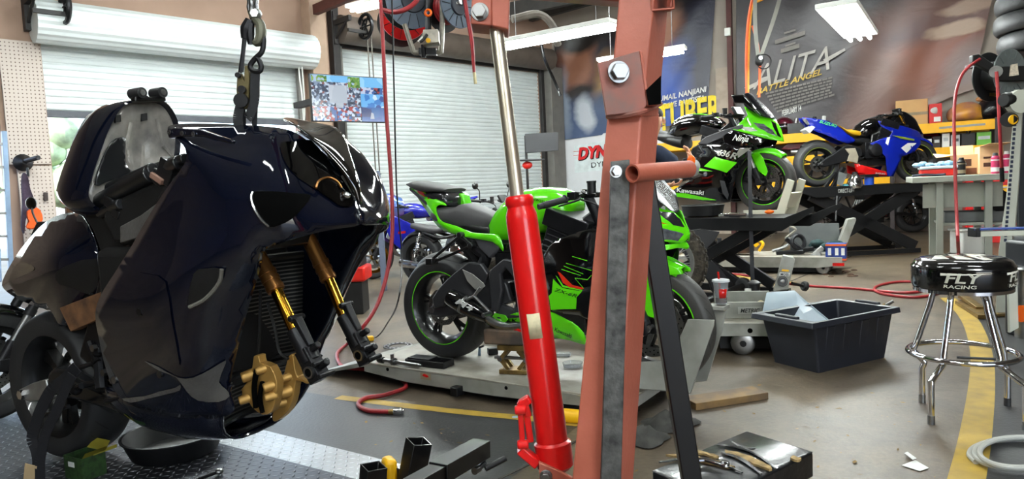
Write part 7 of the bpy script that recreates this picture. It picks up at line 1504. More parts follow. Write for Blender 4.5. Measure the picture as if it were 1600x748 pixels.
# ---------------------------------------------------------------- pallet racking along the back wall
RO=.95
def rk(px,py,o=RO): return WB(px,py,o)
zU=rk(1497,189.5)[1]; zL=rk(1497,228.5)[1]; t0=rk(1215,212)[0]; t1=rk(1556,190)[0]; zB_=rk(1350,278)[1]
RACKY=mat('rack_yellow',(.95,.70,.05),.4,var=.06); RACKD=mat('rack_post',(.22,.19,.19),.6,var=.15)
rack=thing('storage_rack','long storage rack with yellow beams under the printed banners','storage rack',pb((t0+t1)/2,0,RO-.4))
BH=.17
for z in (zU,zL,zB_):
    t1_=t1 if z!=zB_ else rk(1392,283)[0]
    for o in (RO,RO-.72):
        mb=MB(); mb.bar(pb(t0-3,z-BH/2,o),pb(t1_,z-BH/2,o),.05,BH); mb.build('beam',RACKY,rack,bevel=.004)
    mb=MB(); mb.prism([pb(t0-3,z-.03,RO-.02),pb(t1_,z-.03,RO-.02),pb(t1_,z-.03,RO-.71),pb(t0-3,z-.03,RO-.71)],(0,0,.02)); mb.build('shelf_board',mat('shelf_board',(.42,.38,.34),.8,var=.1),rack)
for t in (t0-3,t0-.2,rk(1392,283)[0],t1):
    for o in (RO,RO-.72): mb=MB(); mb.bar(pb(t+.02,0,o),pb(t+.02,zU+.02,o),.09,.07,TB); mb.build('upright',RACKD,rack,bevel=.003)
t=rk(1500,199)[0]; mb=MB(); mb.bar(pb(t-.3,zU-.09,RO+.028),pb(t+.35,zU-.08,RO+.028),.004,.035); mb.build('beam_label',mat('grey_label',(.6,.6,.58),.5),rack)
def boxon(name,lab,cat,px0,px1,z,h,dep,m,o=RO-.1,group=None,lid=None,bev=.006):
    ta=rk(px0,250,o)[0];tb=rk(px1,250,o)[0]; z0=z-.005; th=thing(name,lab,cat,pb((ta+tb)/2,z0,o-dep/2),group)
    P=[pb(ta,z0,o),pb(tb,z0,o),pb(tb,z0,o-dep),pb(ta,z0,o-dep)]
    mb=MB(); mb.prism(P,(0,0,h)); o1=mb.build('carton_body',m,th,bevel=bev)
    return th,o1,ta,tb
REDB=mat('red_carton',(.75,.12,.12),.5,var=.05)
th,o1,ta,tb=boxon('carton','red printed carton on the top yellow shelf below the dark brown banner','carton',1452,1472,zU,.34,.3,REDB)
mb=MB(); 
c_=pb((ta+tb)/2,zU+.22,RO-.095); mb.sphere(c_,.09,(1,.12,.6)); mb.build('white_picture',WHITEP,o1); mb=MB(); mb.bar(pb(tb-.12,zU+.07,RO-.095),pb(tb-.02,zU+.07,RO-.095),.01,.08); mb.build('white_label',WHITEP,o1)
th,o1,ta,tb=boxon('carton','tan cardboard carton on the top shelf behind the blue bike screen','carton',1400,1450,zU,.45,.4,CARD,o=RO-.2)
mb=MB(); mb.bar(pb(ta,zU+.2,RO-.19),pb(tb,zU+.2,RO-.19),.005,.05); mb.build('tape',mat('tan_tape',(.56,.50,.40)),o1)
def bag(name,lab,cat,px,w_,z,h,m,o=RO-.3,k=5,mats=None):
    t=rk(px,250,o)[0]; th=thing(name,lab,cat,pb(t,z,o)); mb=MB(); secs=[]; n=18
    for j in range(7):
        f=j/6; r=math.sin(PI*(.22+.68*f))**.6*(1-.55*f**3); s=[]
        for i in range(n): a=2*PI*i/n; q=r*(1+.09*math.sin(3*a+j)+.05*math.sin(5*a-j*1.7)); s.append(pb(t+math.cos(a)*w_*q,z+h*f,o+math.sin(a)*.28*q))
        secs.append(s)
    mb.loft(secs); mb.build('bag_body',m,th,sub=1); return th,t
th,t=bag('plastic_bag','yellow and pink printed plastic bag on the top yellow shelf','bag',1511,.34,zU,.34,mat('yellow_film',(.78,.55,.16),.3,var=.5,scale=4,col2=(.62,.40,.36),bump=.5,bscale=9))
mb=MB(); mb.sphere(pb(t+.18,zU+.36,RO-.3),.06,(1,1,.7)); mb.build('knot',mat('yellow_film',(.8,.5,.1)),th)
th,t=bag('bin_bag','black plastic bag at the right end of the top yellow shelf','bag',1549,.24,zU,.42,mat('black_film',(.06,.06,.07),.25,bump=.6,bscale=8))
mb=MB(); mb.sphere(pb(t,zU+.44,RO-.3),.06); mb.build('knot',mat('black_film',(.06,.06,.07)),th)
for px,lab,col in ((1222,'dark plum motorcycle helmet on the top shelf behind the green bike',(.28,.06,.12)),(1262,'dark open crate of parts on the top shelf, left of the blue tail',(.10,.10,.10)),(1453,'maroon full-face helmet on the lower yellow shelf',(.36,.05,.12))):
    z=zU if px<1400 else zL; t=rk(px,240)[0]; kind='helmet' if 'helmet' in lab else 'crate'
    th=thing('motorcycle_helmet' if kind=='helmet' else 'parts_crate',lab,kind,pb(t,z,RO-.35)); m_=mat('paint_%d'%px,col,.2,coat=.5,var=.1)
    if kind=='helmet':
        mb=MB(); mb.sphere(pb(t,z+.17,RO-.35),.19,(1,1.05,.95),20,14); mb.build('shell',m_,th); mb=MB(); c=pb(t,z+.15,RO-.35)
        mb.lathe([(.194,-.05),(.198,0),(.194,.06)],c,(0,0,1),20,a0=-1,a1=1,ref=NB); mb.build('visor',BLACKG,th,solid=.004)
    else:
        mb=MB(); w_=.35
        for dt,do,a,b in ((0,.0,w_*2,.02),(0,-.4,w_*2,.02)): mb.bar(pb(t-w_,z+.1,RO-.15+do),pb(t+w_,z+.1,RO-.15+do),.02,.2)
        mb.bar(pb(t-w_,z+.1,RO-.15),pb(t-w_,z+.1,RO-.55),.02,.2); mb.bar(pb(t+w_,z+.1,RO-.15),pb(t+w_,z+.1,RO-.55),.02,.2); mb.prism([pb(t-w_,z+.01,RO-.15),pb(t+w_,z+.01,RO-.15),pb(t+w_,z+.01,RO-.55),pb(t-w_,z+.01,RO-.55)],(0,0,.01)); mb.build('crate',m_,th)
        for k in range(4): mb=MB(); mb.cyl(pb(t-.25+k*.16,z+.03,RO-.3),pb(t-.22+k*.16,z+.3,RO-.35),.035,n=12); mb.build('part',(STEEL,REDB,DKMETAL,WHITEP)[k],th)
for k,(a,b,h,m_,lab) in enumerate(((1443,1456,.16,WHITEP,'small white carton beside the maroon helmet on the lower shelf'),(1458,1470,.20,mat('dark_carton',(.16,.13,.13),.6),'dark carton on the lower shelf, between two white ones'),(1472,1484,.24,WHITEP,'white carton near the middle of the lower yellow shelf'),(1486,1500,.20,mat('pale_carton',(.72,.74,.74),.6),'pale grey carton on the lower shelf beside the dark tool case'),(1526,1549,.22,mat('lime_carton',(.42,.68,.25),.5,var=.1),'lime green carton on the lower yellow shelf'))):
    th,o1,ta,tb=boxon('carton',lab,'carton',a,b,zL,h,.25,m_,o=RO-.08,group=None)
    mb=MB(); mb.bar(pb(ta+.02,zL+h*.55,RO-.078),pb(tb-.02,zL+h*.55,RO-.078),.003,h*.25); mb.build('printed_band',mat('pale_carton',(.72,.74,.74)) if k!=3 else GREYP,o1)
th,o1,ta,tb=boxon('tool_case','black plastic tool case on the lower shelf beside the lime carton','case',1502,1524,zL,.22,.3,BLACKP,o=RO-.1); mb=MB(); mb.tube([pb(ta+.1,zL+.2,RO-.09),pb(ta+.14,zL+.28,RO-.09),pb(tb-.14,zL+.28,RO-.09),pb(tb-.1,zL+.2,RO-.09)],.014,8,2); mb.build('handle',BLACKP,th)
th,o1,ta,tb=boxon('carton','tan carton on the low rack level behind the blue front wheel','carton',1440,1462,zL-.55,.38,.3,CARD,o=RO-.1)
mb=MB(); mb.cyl(pb(rk(1236,300)[0],zL+.08,RO-.15),pb(rk(1275,300)[0],zL+.08,RO-.15),.06,n=16); simple(mb,'silver_tube',STEEL,'silver exhaust tube lying on the lower yellow shelf behind the green bike','exhaust tube')
mb=MB(); t=rk(1246,255)[0]; mb.prism([pb(t-.3,zL+.15,RO-.2),pb(t,zL+.42,RO-.2),pb(t+.35,zL+.2,RO-.2),pb(t+.1,zL+.1,RO-.2)],NB*.06); simple(mb,'fairing_piece',mat('maroon_panel',(.40,.06,.10),.25,coat=.5),'maroon fairing panel leaning on the lower shelf between the two raised bikes','fairing panel',bevel=.01)
# ---------------------------------------------------------------- grey workbench
YT=6.9; TG=mat('grey_bench_paint',(.58,.59,.55),.5,.1,var=.06)
c12=CR(1400,220,4.155)
wb0=D(*c12((105,240))[0],YT); wb1=D(*c12((748,225))[0],YT-.35); d=(wb1-wb0); d.z=0; WBL=d.length; WF=Frame((wb0.x,wb0.y,0),math.degrees(math.atan2(d.y,d.x))); TT=wb0.z
wk=thing('workbench','grey steel workbench crowded with cartons and cans, behind the bar stool','workbench',WF.o,yaw=math.degrees(WF.yaw))
WBL+=.25
mb=MB(WF); mb.box((WBL/2,.36,TT-.025),(WBL,.76,.06)); mb.build('bench_top',TG,wk,bevel=.006)
LWX=[.24,WBL-.42]
for x in LWX:
    for y in (.06,.66): mb=MB(WF); mb.hollow((x,y,0),(x,y,TT-.05),.06,.06,(0,1,0),.004); mb.build('leg',TG,wk,bevel=.002)
for x0_,x1_ in ((.10,WBL*.72),): mb=MB(WF); mb.box(((x0_+x1_)/2,.10,TT-.19),(x1_-x0_,.03,.24)); mb.build('apron',TG,wk,bevel=.003)
zs=D(*c12((300,540))[0],YT).z
mb=MB(WF); mb.box((WBL/2,.36,zs),(WBL-.5,.6,.025)); mb.build('lower_shelf',TG,wk,bevel=.003)
mb=MB(WF); mb.bar((.24,.64,.12),(.9,.64,zs),.03,.03,(0,1,0)); mb.build('brace',TG,wk)
def wt(px,py,y): # on the bench
    p=WF.at(px,py,y); return p
def bench_obj(name,lab,cat,px,y=.2,z=None): p=wt(px,280,y); return thing(name,lab,cat,WF.w(p.x,y,TT+.005 if z is None else z)),p.x
BT=TT+.006
th,x=bench_obj('plastic_container','clear lidded container with a red base on the left end of the workbench','container',1468,.25)
mb=MB(WF); mb.box((x,.25,BT+.035),(.34,.28,.07)); mb.build('red_base',mat('red_plastic',(.85,.14,.10),.35),th,bevel=.01); mb=MB(WF); mb.box((x,.25,BT+.085),(.36,.30,.03)); mb.build('clear_lid',mat('pale_lid',(.80,.86,.88),.25),th,bevel=.01)
mb=MB(WF); 
for k in range(8): mb.sphere((x-.2+k*.055,.22+.03*math.sin(k*2),BT+.115+.012*math.sin(k*1.7)),.045,(1,1.2,.6),8,6)
simple(mb,'blue_cloth',mat('pale_blue_cloth',(.55,.70,.80),.8,var=.3,scale=12,bump=.5),'pale blue cloth bunched on top of the red and clear container','cloth')
mb=MB(WF); p=wt(1447,278,.08); mb.tube([(p.x-.12,.06,BT+.012),(p.x-.02,.03,BT+.02),(p.x+.08,.08,BT+.012),(p.x+.16,.04,BT+.014)],.014,6); simple(mb,'dark_glove',mat('dark_cloth',(.16,.18,.22),.9),'dark cloth glove at the front left corner of the workbench','glove')
def can(name,lab,px,y,hpx,col,capcol,band=None):
    th,x=bench_obj(name,lab,'can',px,y); r=.036; h=hpx; c=(x,y,BT)
    mb=MB(WF); mb.lathe([(0,0),(r,0),(r,h*.78),(r*.75,h*.84),(r*.75,h*.86),(0,h*.86)],c,(0,0,1),22); o=mb.build('can_body',col,th)
    mb=MB(WF); mb.cyl((x,y,BT+h*.86),(x,y,BT+h),r*.68,r*.55,16); mb.build('cap',capcol,th)
    if band: mb=MB(WF); mb.lathe([(r*1.01,h*.1),(r*1.01,h*.3)],c,(0,0,1),22); mb.build('label_band',band,o); mb=MB(WF); mb.lathe([(r*1.01,h*.62),(r*1.01,h*.68)],c,(0,0,1),22); mb.build('label_band',band,o)
PINK=mat('pink_label',(.72,.20,.36),.35,var=.15,scale=30)
can('spray_can','black spray can in front of the cartons on the workbench',1502,.12,.17,BLACKP,BLACKP,mat('tan_tape',(.56,.50,.40)))
can('spray_can','pink labelled spray can beside the tan carton on the workbench',1555,.10,.20,PINK,GREYP,WHITEP)
can('spray_can','pink labelled spray can at the right end of the workbench, beyond the hanging hose',1573,.12,.21,PINK,WHITEP,WHITEP)
CARDL=mat('pale_cardboard',(.86,.70,.52),.8,var=.05)
def obox(name,lab,px0,px1,y0,dep,h,m,flaps=True,zb=BT):
    a=wt(px0,280,y0).x;b=wt(px1,280,y0).x; th=thing(name,lab,'carton',WF.w((a+b)/2,y0+dep/2,zb)); t_=.004
    mb=MB(WF)
    for c,s in ((((a+b)/2,y0,zb+h/2),(b-a,t_,h)),(((a+b)/2,y0+dep,zb+h/2),(b-a,t_,h)),((a,y0+dep/2,zb+h/2),(t_,dep,h)),((b,y0+dep/2,zb+h/2),(t_,dep,h)),(((a+b)/2,y0+dep/2,zb+t_),(b-a,dep,t_))): mb.box(c,s)
    o=mb.build('carton_body',m,th)
    if flaps:
        mb=MB(WF); mb.prism([(a,y0,zb+h),(a,y0+dep,zb+h),(a-.16,y0+dep,zb+h+.03),(a-.16,y0,zb+h-.02)],(0,0,.003)); mb.build('flap',m,th); mb=MB(WF); mb.prism([(a,y0+dep,zb+h),(b,y0+dep,zb+h),(b,y0+dep+.06,zb+h+.1),(a,y0+dep+.06,zb+h+.1)],(0,.003,0)); mb.build('flap',m,th)
    return th,a,b,o
th,a,b,o=obox('carton','open tan carton in the middle of the workbench',1492,1530,.3,.3,.20,CARDL)
mb=MB(WF); mb.box(((a+b)/2-.02,.297,BT+.12),((b-a)*.55,.004,.07)); mb.build('window_hole',mat('brown_dark',(.30,.18,.12),.8),o); mb=MB(WF); mb.box(((a+b)/2+.02,.297,BT+.035),((b-a)*.6,.004,.06)); mb.build('brown_panel',mat('brown_card',(.50,.30,.20),.8),o)
th,a,b,o=obox('carton','tall pale carton with small print beside the pink can on the workbench',1531,1567,.2,.3,.27,CARDL,flaps=False)
mb=MB(WF); mb.box((a+(b-a)*.42,.197,BT+.16),(.10,.003,.018)); mb.box((a+(b-a)*.42,.197,BT+.09),(.10,.003,.04)); mb.build('printed_mark',mat('brown_dark',(.30,.18,.12)),o); mb=MB(WF); mb.prism([(a,.2,BT+.27),(b,.2,BT+.27),(b+.05,.05,BT+.29),(a+.05,.05,BT+.29)],(0,0,.003)); mb.build('flap',CARDL,th)
# clutter on the bench's lower shelf
zsh=zs+.014
th=thing('parts_tray','grey plastic tray on the lower shelf of the workbench','tray',WF.w(.55,.3,zsh)); mb=MB(WF)
for c,s in (((.6,.15,zsh+.05),(.6,.01,.1)),((.6,.5,zsh+.05),(.6,.01,.1)),((.3,.32,zsh+.05),(.01,.35,.1)),((.9,.32,zsh+.05),(.01,.35,.1)),((.6,.32,zsh+.006),(.6,.35,.01))): mb.box(c,s)
mb.build('tray_body',mat('grey_tray',(.38,.39,.39),.5),th); mb=MB(WF); mb.bar((.62,.15,zsh+.30),(.90,.3,zsh+.10),.02,.2,(.3,0,1)); mb.build('black_panel',BLACKP,th)
mb=MB(WF)
for k in range(12): mb.sphere((1.0+.035*k,.2+.06*math.sin(k*2.1),zsh+.06+.03*math.sin(k*1.3)),.055,(1.2,1,.7),8,6)
simple(mb,'cloth_heap',mat('olive_cloth',(.42,.40,.35),.9,var=.3,scale=10,bump=.5),'grey-olive cloth heaped on the lower shelf of the workbench','cloth')
for k in range(5):
    q=[WF.w(.95+.08*k+.05*math.sin(j*2+k),.02+.01*j,zsh+.02+.09*math.sin(j*1.1+k)) for j in range(6)]
    mb=MB(); mb.tube(q,.008,6); simple(mb,'loose_cable',[WHITEP,REDL,mat('pink_cable',(.7,.45,.42),.5),WHITEP,BLACKCORD][k],['white cable curling over the front of the workbench shelf','red cable tangled among white ones at the workbench shelf','pale pink cable looped on the workbench shelf','white cable end drooping past the workbench shelf, right of the others','black cable among the tangle on the workbench shelf'][k],'cable')
th=thing('plastic_bucket','white plastic bucket below the workbench, above the stool seat in view','bucket',WF.w(.95,.2,.3)); p=D(1524,352,6.7); mb=MB(); mb.box((p.x,p.y+.1,p.z-.17),(.26,.2,.24)); mb.build('bucket_body',WHITEP,th,bevel=.02); mb=MB(); mb.box((p.x,p.y+.1,p.z-.045),(.28,.22,.02)); mb.build('lid',WHITEP,th,bevel=.006); mb=MB(); mb.box((p.x,p.y+.1,(p.z-.29)/2),(.34,.26,p.z-.29)); mb.build('plinth',BLACKP,th,bevel=.01)
p=Z(1524,446); th=thing('plastic_bucket','short white bucket on the floor behind the bar stool legs','bucket',p); mb=MB(); mb.lathe([(0,0),(.10,0),(.115,.14),(.122,.145),(.122,.155),(.11,.155),(.096,.01),(0,.01)],p,(0,0,1),28); mb.build('bucket_body',WHITEP,th); mb=MB(); mb.tube([p+V((-.118,0,.13)),p+V((-.08,-.09,.07)),p+V((.08,-.09,.07)),p+V((.118,0,.13))],.004,6); mb.build('handle',STEEL,th)
p=Z(1448,445); mb=MB(); mb.lathe([(.0,-.02),(.04,-.02),(.045,0),(.04,.02),(0,.02)],p+V((0,0,.045)),(1,.3,0),18); simple(mb,'caster_wheel',RUBBER,'small black caster wheel on the floor just left of the stool','wheel')
# red tool cabinet seen past the bench
p=D(1565,350,10.2); th=thing('tool_cabinet','red and yellow tool cabinet behind the workbench','cabinet',(p.x,p.y,0)); CFt=Frame((p.x,p.y,0),-29)
mb=MB(CFt); mb.box((0,.25,.55),(.9,.5,1.1)); mb.build('cabinet_body',REDP,th,bevel=.01)
for k in range(5): mb=MB(CFt); mb.box((0,-.01,.2+k*.19),(.82,.02,.16)); o=mb.build('drawer',YELLOW if k in (1,3) else REDP,th,bevel=.005); mb=MB(CFt); mb.bar((-.3,-.03,.25+k*.19),(.3,-.03,.25+k*.19),.02,.02); mb.build('drawer_handle',STEEL,o)
# ---------------------------------------------------------------- tyre changer at the right edge
IV=mat('ivory_enamel',(.74,.75,.70),.4,.1,var=.06); TBL=mat('tool_blue',(.14,.24,.52),.4)
tc=thing('tyre_changer','ivory tyre changer with a slotted column and blue topped arm, at the picture edge','tyre changer',D(1575,420,5.0))
cy=5.2
P=[D(x,y,cy) for x,y in ((1560,392),(1573,300),(1583,180),(1584,140),(1596,140),(1597,180),(1592,280),(1583,395),(1572,560),(1552,560))]
mb=MB(); mb.prism(P,(.08,.10,0)); mb.build('column',IV,tc,bevel=.004)
mb=MB()
for k in range(26):
    y=195+k*7.2; x=1587-(y-180)*.083; mb.box(D(x,y,cy-.003),(.018,.006,.022))
mb.build('slot',mat('slot_blue',(.15,.18,.27),.6),tc)
c_=D(1584,160,cy-.02); mb=MB(); mb.lathe([(0,0),(.075,0),(.085,.01),(.085,.07),(.03,.075),(0,.075)],D(1585,160,cy-.03),(0,-1,0),26); mb.build('column_head',IV,tc)
mb=MB(); mb.lathe([(0,-.04),(.045,-.04),(.055,-.02),(.055,.02),(.045,.04),(0,.04)],D(1574,156,cy-.06),(-1,-.3,0),20); mb.build('black_knob',BLACKP,tc)
mb=MB(); mb.lathe([(0,-.03),(.05,-.03),(.055,0),(.05,.03),(0,.03)],D(1577,187,cy-.08),(-1,-.6,0),20); kb=mb.build('black_knob',BLACKP,tc); mb=MB(); mb.lathe([(0,0),(.035,0),(.035,.01),(0,.01)],D(1582,187,cy-.12),(.1,-1,0),20); mb.build('yellow_cap',YELLOW,kb)
a=D(1522,358,4.55); b=D(1640,355,4.35)
mb=MB(); mb.bar(a,b,.07,.012); mb.build('arm_top',TBL,tc,bevel=.002); mb=MB(); mb.bar(a+V((.0,0,-.03)),b+V((0,0,-.03)),.055,.035); mb.build('arm',IV,tc,bevel=.003); mb=MB(); mb.box(a+V((.0,0,-.02)),(.03,.09,.06)); mb.build('arm_end',BLACKP,tc,bevel=.004)
mb=MB(); mb.bar(D(1583,372,4.9),D(1640,370,4.8),.1,.03); mb.build('lower_arm',STEEL,tc)
mb=MB(); mb.prism([D(x,y,5.5) for x,y in ((1588,180),(1640,150),(1640,560),(1590,560),(1588,360))],(.24,.3,0)); mb.build('cabinet',mat('machine_dark',(.12,.13,.15),.5,var=.1),tc,bevel=.02)
mb=MB(); mb.prism([D(x,y,4.0) for x,y in ((1576,440),(1590,437),(1592,512),(1578,520))],(0,.02,0)); mb.build('front_guard',IV,tc,bevel=.003)
mb=MB(); p0=D(1590,470,4.1); mb.box((p0.x+.52,p0.y+.3,.32),(.42,.5,.64)); mb.build('base_cabinet',mat('machine_dark',(.12,.13,.15)),tc,bevel=.02)
mb=MB(); mb.cyl(D(1595,490,4.0),D(1606,490,4.0),.05,n=16); mb.build('amber_lamp',ORANGE,tc)
mb=MB(); c_=D(1600,420,4.5); mb.lathe([(0,0),(.14,0),(.15,.012),(.14,.024),(0,.024)],c_,(0,0,1),32); mb.cyl(c_-V((0,0,.5)),c_,.05,n=16); mb.build('turntable',STEEL,tc)
th=thing('steel_bracket','two folded brass-coloured brackets on the dark floor behind the stool','bracket',Z(1530,490))
mb=MB(); mb.bar(Z(1503,462,.07),Z(1532,482,.04),.06,.03); mb.build('bracket',BRASS,th,bevel=.003); mb=MB(); mb.bar(Z(1503,472,.02),Z(1540,495,.02),.10,.03); mb.bar(Z(1535,492,.015),Z(1585,490,.015),.08,.02); mb.build('bracket',BRASS,th,bevel=.003)
mb=MB(); mb.cyl(Z(1495,558,.02),Z(1560,561,.02),.008,n=8); simple(mb,'steel_bar',DKMETAL,'thin dark bar lying on the yellow floor line under the stool','bar')
# ---------------------------------------------------------------- right hose reel on a post, with its hanging hose
RY=6.1; rc_=D(1566,117,RY)
hr_=thing('hose_reel','black air hose reel on a bracket high at the right picture edge','hose reel',rc_)
AX=V((.35,-.93,0)).normalized(); RRr=.215
mb=MB(); mb.lathe([(.0,-.008),(RRr*.5,-.008),(RRr*.97,0),(RRr,.006),(RRr*.97,.012),(RRr*.5,.004),(0,.004)],rc_+AX*.06,AX,48)
for k in range(16): a=2*PI*k/16; u,w=perp(AX); e=u*math.cos(a)+w*math.sin(a); mb.bar(rc_+AX*.07+e*RRr*.55,rc_+AX*.074+e*RRr*.95,.004,.006,AX)
mb.build('reel_flange',mat('reel_charcoal',(.42,.45,.45),.45,var=.1),hr_); mb=MB(); mb.lathe([(0,-.12),(RRr,-.12),(RRr,-.11),(RRr*.6,-.1),(RRr*.6,.06),(0,.06)],rc_,AX,40); mb.build('drum',BLACKP,hr_)
mb=MB(); mb.prism([D(x,y,RY-.12) for x,y in ((1520,86),(1530,84),(1560,104),(1606,102),(1606,126),(1562,127),(1548,112),(1520,98))],(0,.05,0)); o=mb.build('guide_arm',BLACKP,hr_,bevel=.008)
mb=MB(); mb.prism([D(x,y,RY-.135) for x,y in ((1580,101),(1590,99),(1592,117),(1578,119))],(0,.01,0)); mb.build('warning_label',mat('warning_label',(.85,.80,.72),.5,var=.2,scale=60),o); mb=MB(); mb.cyl(D(1556,112,RY-.16),D(1556,112,RY-.05),.05,n=18); mb.build('swivel',STEEL,hr_)
mb=MB(); mb.bar(D(1600,115,RY+.05),D(1640,112,RY+.05),.06,.2); mb.bar(D(1625,0,RY+.1),D(1640,900,RY+.1),.12,.12,(0,1,0)); mb.build('support_post',BLACKM,hr_)
mb=MB(); mb.bar(D(1545,148,RY+.1),D(1560,148,RY+.1),.03,.03); mb.build('brass_stop',BRASS,hr_)
mb=MB(); mb.tube([D(1531,92,RY-.12),D(1512,106,RY-.15),D(1498,128,RY-.2),D(1491,170,RY-.3),D(1492,260,RY-.5),D(1495,340,RY-.6),D(1497,384,RY-.7),Z(1499,440,.05),Z(1485,452,.012)],.0125,10,6); simple(mb,'air_hose',HOSE,'red air hose hanging in a long drop in front of the grey workbench','hose')
th=thing('air_hose','short red air hose hanging from the right reel with a black coupler at bench height','hose',D(1563,280,RY)); mb=MB(); mb.tube([D(1557,112,RY-.17),D(1559,140,RY-.18),D(1562,200,RY-.2),D(1565,262,RY-.2)],.0135,10,5); mb.build('hose',HOSE,th); mb=MB(); mb.cyl(D(1565,262,RY-.2),D(1566,284,RY-.2),.017,n=12); mb.build('coupler',BLACKM,th)
# stacked tyres up in the top right corner
sh=thing('tyre_shelf','dark wall shelf holding the stacked tyres in the upper right corner','shelf',D(1620,84,6.9)); p=D(1620,86,6.9); mb=MB(); mb.box((p.x+.25,p.y+.1,p.z-.02),(1.3,.75,.04)); mb.build('board',RACKD,sh); mb=MB(); mb.bar((p.x+.8,p.y+.3,0),(p.x+.8,p.y+.3,p.z-.04),.09,.09,(0,1,0)); mb.build('upright',RACKD,sh); mb=MB(); mb.bar((p.x-.2,p.y+.45,p.z-.04),(p.x+.8,p.y+.45,p.z-.3),.05,.05); mb.build('brace',RACKD,sh)
tw=[]
def flat_tyre(lab,c,R,w,root=None):
    th=thing('tyre',lab,'tyre',c,group=None); mb=MB(); k=R*.3; pr=[(R*.70,-w*.42)]
    for i in range(13): f=math.radians(-78+156*i/12); pr.append((R-k*.55*(1-math.cos(f))**1.05,w/2*math.sin(f)))
    pr+=[(R*.70,w*.42),(R*.72,0)]; mb.lathe(pr,V(c),(0.02,0.05,1),56,closed=True,uv=True); mb.build('tread',TYRE,th,angle=50); mb=MB(); mb.torus(V(c)+V((0,0,w*.42)),(0.02,.05,1),R*.71,.008,40,6); mb.build('bead',RUBBER,th)
zb2=p.z
for k,(px,dw_) in enumerate(((1608,.185),(1602,.185),(1604,.185),(1596,.17))):
    z=zb2+.093+k*.187; q=D(px,60,6.75); flat_tyre(('bottom','second','third','top')[k]+' tyre of the stack in the upper right corner',(q.x+.06,q.y,z),.31,dw_)
# ---------------------------------------------------------------- printed banners on the back wall
def art(name,base,blobs,rough=.38,wr=.5):
    m=bpy.data.materials.new(name); m.use_nodes=True;nt=m.node_tree;N=nt.nodes;L=nt.links;b=N['Principled BSDF']; b.inputs['Roughness'].default_value=rough
    uv=N.new('ShaderNodeUVMap'); nz=N.new('ShaderNodeTexNoise'); nz.inputs['Scale'].default_value=3; nz.inputs['Detail'].default_value=5; L.new(uv.outputs[0],nz.inputs['Vector'])
    sb=N.new('ShaderNodeVectorMath'); sb.operation='SUBTRACT'; sb.inputs[1].default_value=(.5,.5,.5); L.new(nz.outputs['Color'],sb.inputs[0])
    ma=N.new('ShaderNodeVectorMath'); ma.operation='MULTIPLY_ADD'; ma.inputs[1].default_value=(.22,.22,0); L.new(sb.outputs[0],ma.inputs[0]); L.new(uv.outputs[0],ma.inputs[2])
    col=None; rgb=N.new('ShaderNodeRGB'); rgb.outputs[0].default_value=lin(base); col=rgb.outputs[0]
    for (u,v,ru,rv,c,soft) in blobs:
        s=N.new('ShaderNodeVectorMath'); s.operation='SUBTRACT'; s.inputs[1].default_value=(u,v,0); L.new(ma.outputs[0],s.inputs[0])
        k=N.new('ShaderNodeVectorMath'); k.operation='MULTIPLY'; k.inputs[1].default_value=(1/ru,1/rv,0); L.new(s.outputs[0],k.inputs[0])
        l=N.new('ShaderNodeVectorMath'); l.operation='LENGTH'; L.new(k.outputs[0],l.inputs[0])
        r=N.new('ShaderNodeMapRange'); r.inputs[1].default_value=1+soft; r.inputs[2].default_value=1-soft; L.new(l.outputs['Value'],r.inputs[0])
        mx=N.new('ShaderNodeMix'); mx.data_type='RGBA'; L.new(r.outputs[0],mx.inputs[0]); L.new(col,mx.inputs[6]); mx.inputs[7].default_value=lin(c); col=mx.outputs[2]
    L.new(col,b.inputs['Base Color'])
    w=N.new('ShaderNodeTexNoise'); w.inputs['Scale'].default_value=6; w.inputs['Detail'].default_value=5; w.inputs['Distortion'].default_value=.6; L.new(uv.outputs[0],w.inputs['Vector'])
    bp=N.new('ShaderNodeBump'); bp.inputs['Strength'].default_value=wr*.6; bp.inputs['Distance'].default_value=.08; L.new(w.outputs['Fac'],bp.inputs['Height']); L.new(bp.outputs['Normal'],b.inputs['Normal']); return m
def banner(name,lab,tl,tr,br,bl,m,o,nx=36,ny=20,amp=.03,sag=None,seed=1):
    q=[WB(*p,o) for p in (tl,tr,br,bl)]; mb=MB(); vs=[];fs=[];uvs=[]; rn=random.Random(seed)
    f=[(rn.uniform(3,16),rn.uniform(2,8),rn.uniform(0,6)) for _ in range(5)]
    for j in range(ny+1):
        v=j/ny
        for i in range(nx+1):
            u=i/nx; t=(q[0][0]*(1-u)+q[1][0]*u)*(1-v)+(q[3][0]*(1-u)+q[2][0]*u)*v; z=(q[0][1]*(1-u)+q[1][1]*u)*(1-v)+(q[3][1]*(1-u)+q[2][1]*u)*v
            if sag: z-=sag(u)*v
            d=sum(math.sin(a*u*2+b_*v*2+c) for a,b_,c in f)/5*amp; vs.append(pb(t,z,o+d))
    for j in range(ny):
        for i in range(nx):
            a=j*(nx+1)+i; fs.append((a,a+1,a+nx+2,a+nx+1)); c=lambda i,j:(i/nx,1-j/ny); uvs.append((c(i,j),c(i+1,j),c(i+1,j+1),c(i,j+1)))
    mb.add(vs,fs,uvs); o_=mb.build(name,m,angle=180); return tag(o_,lab,'banner')
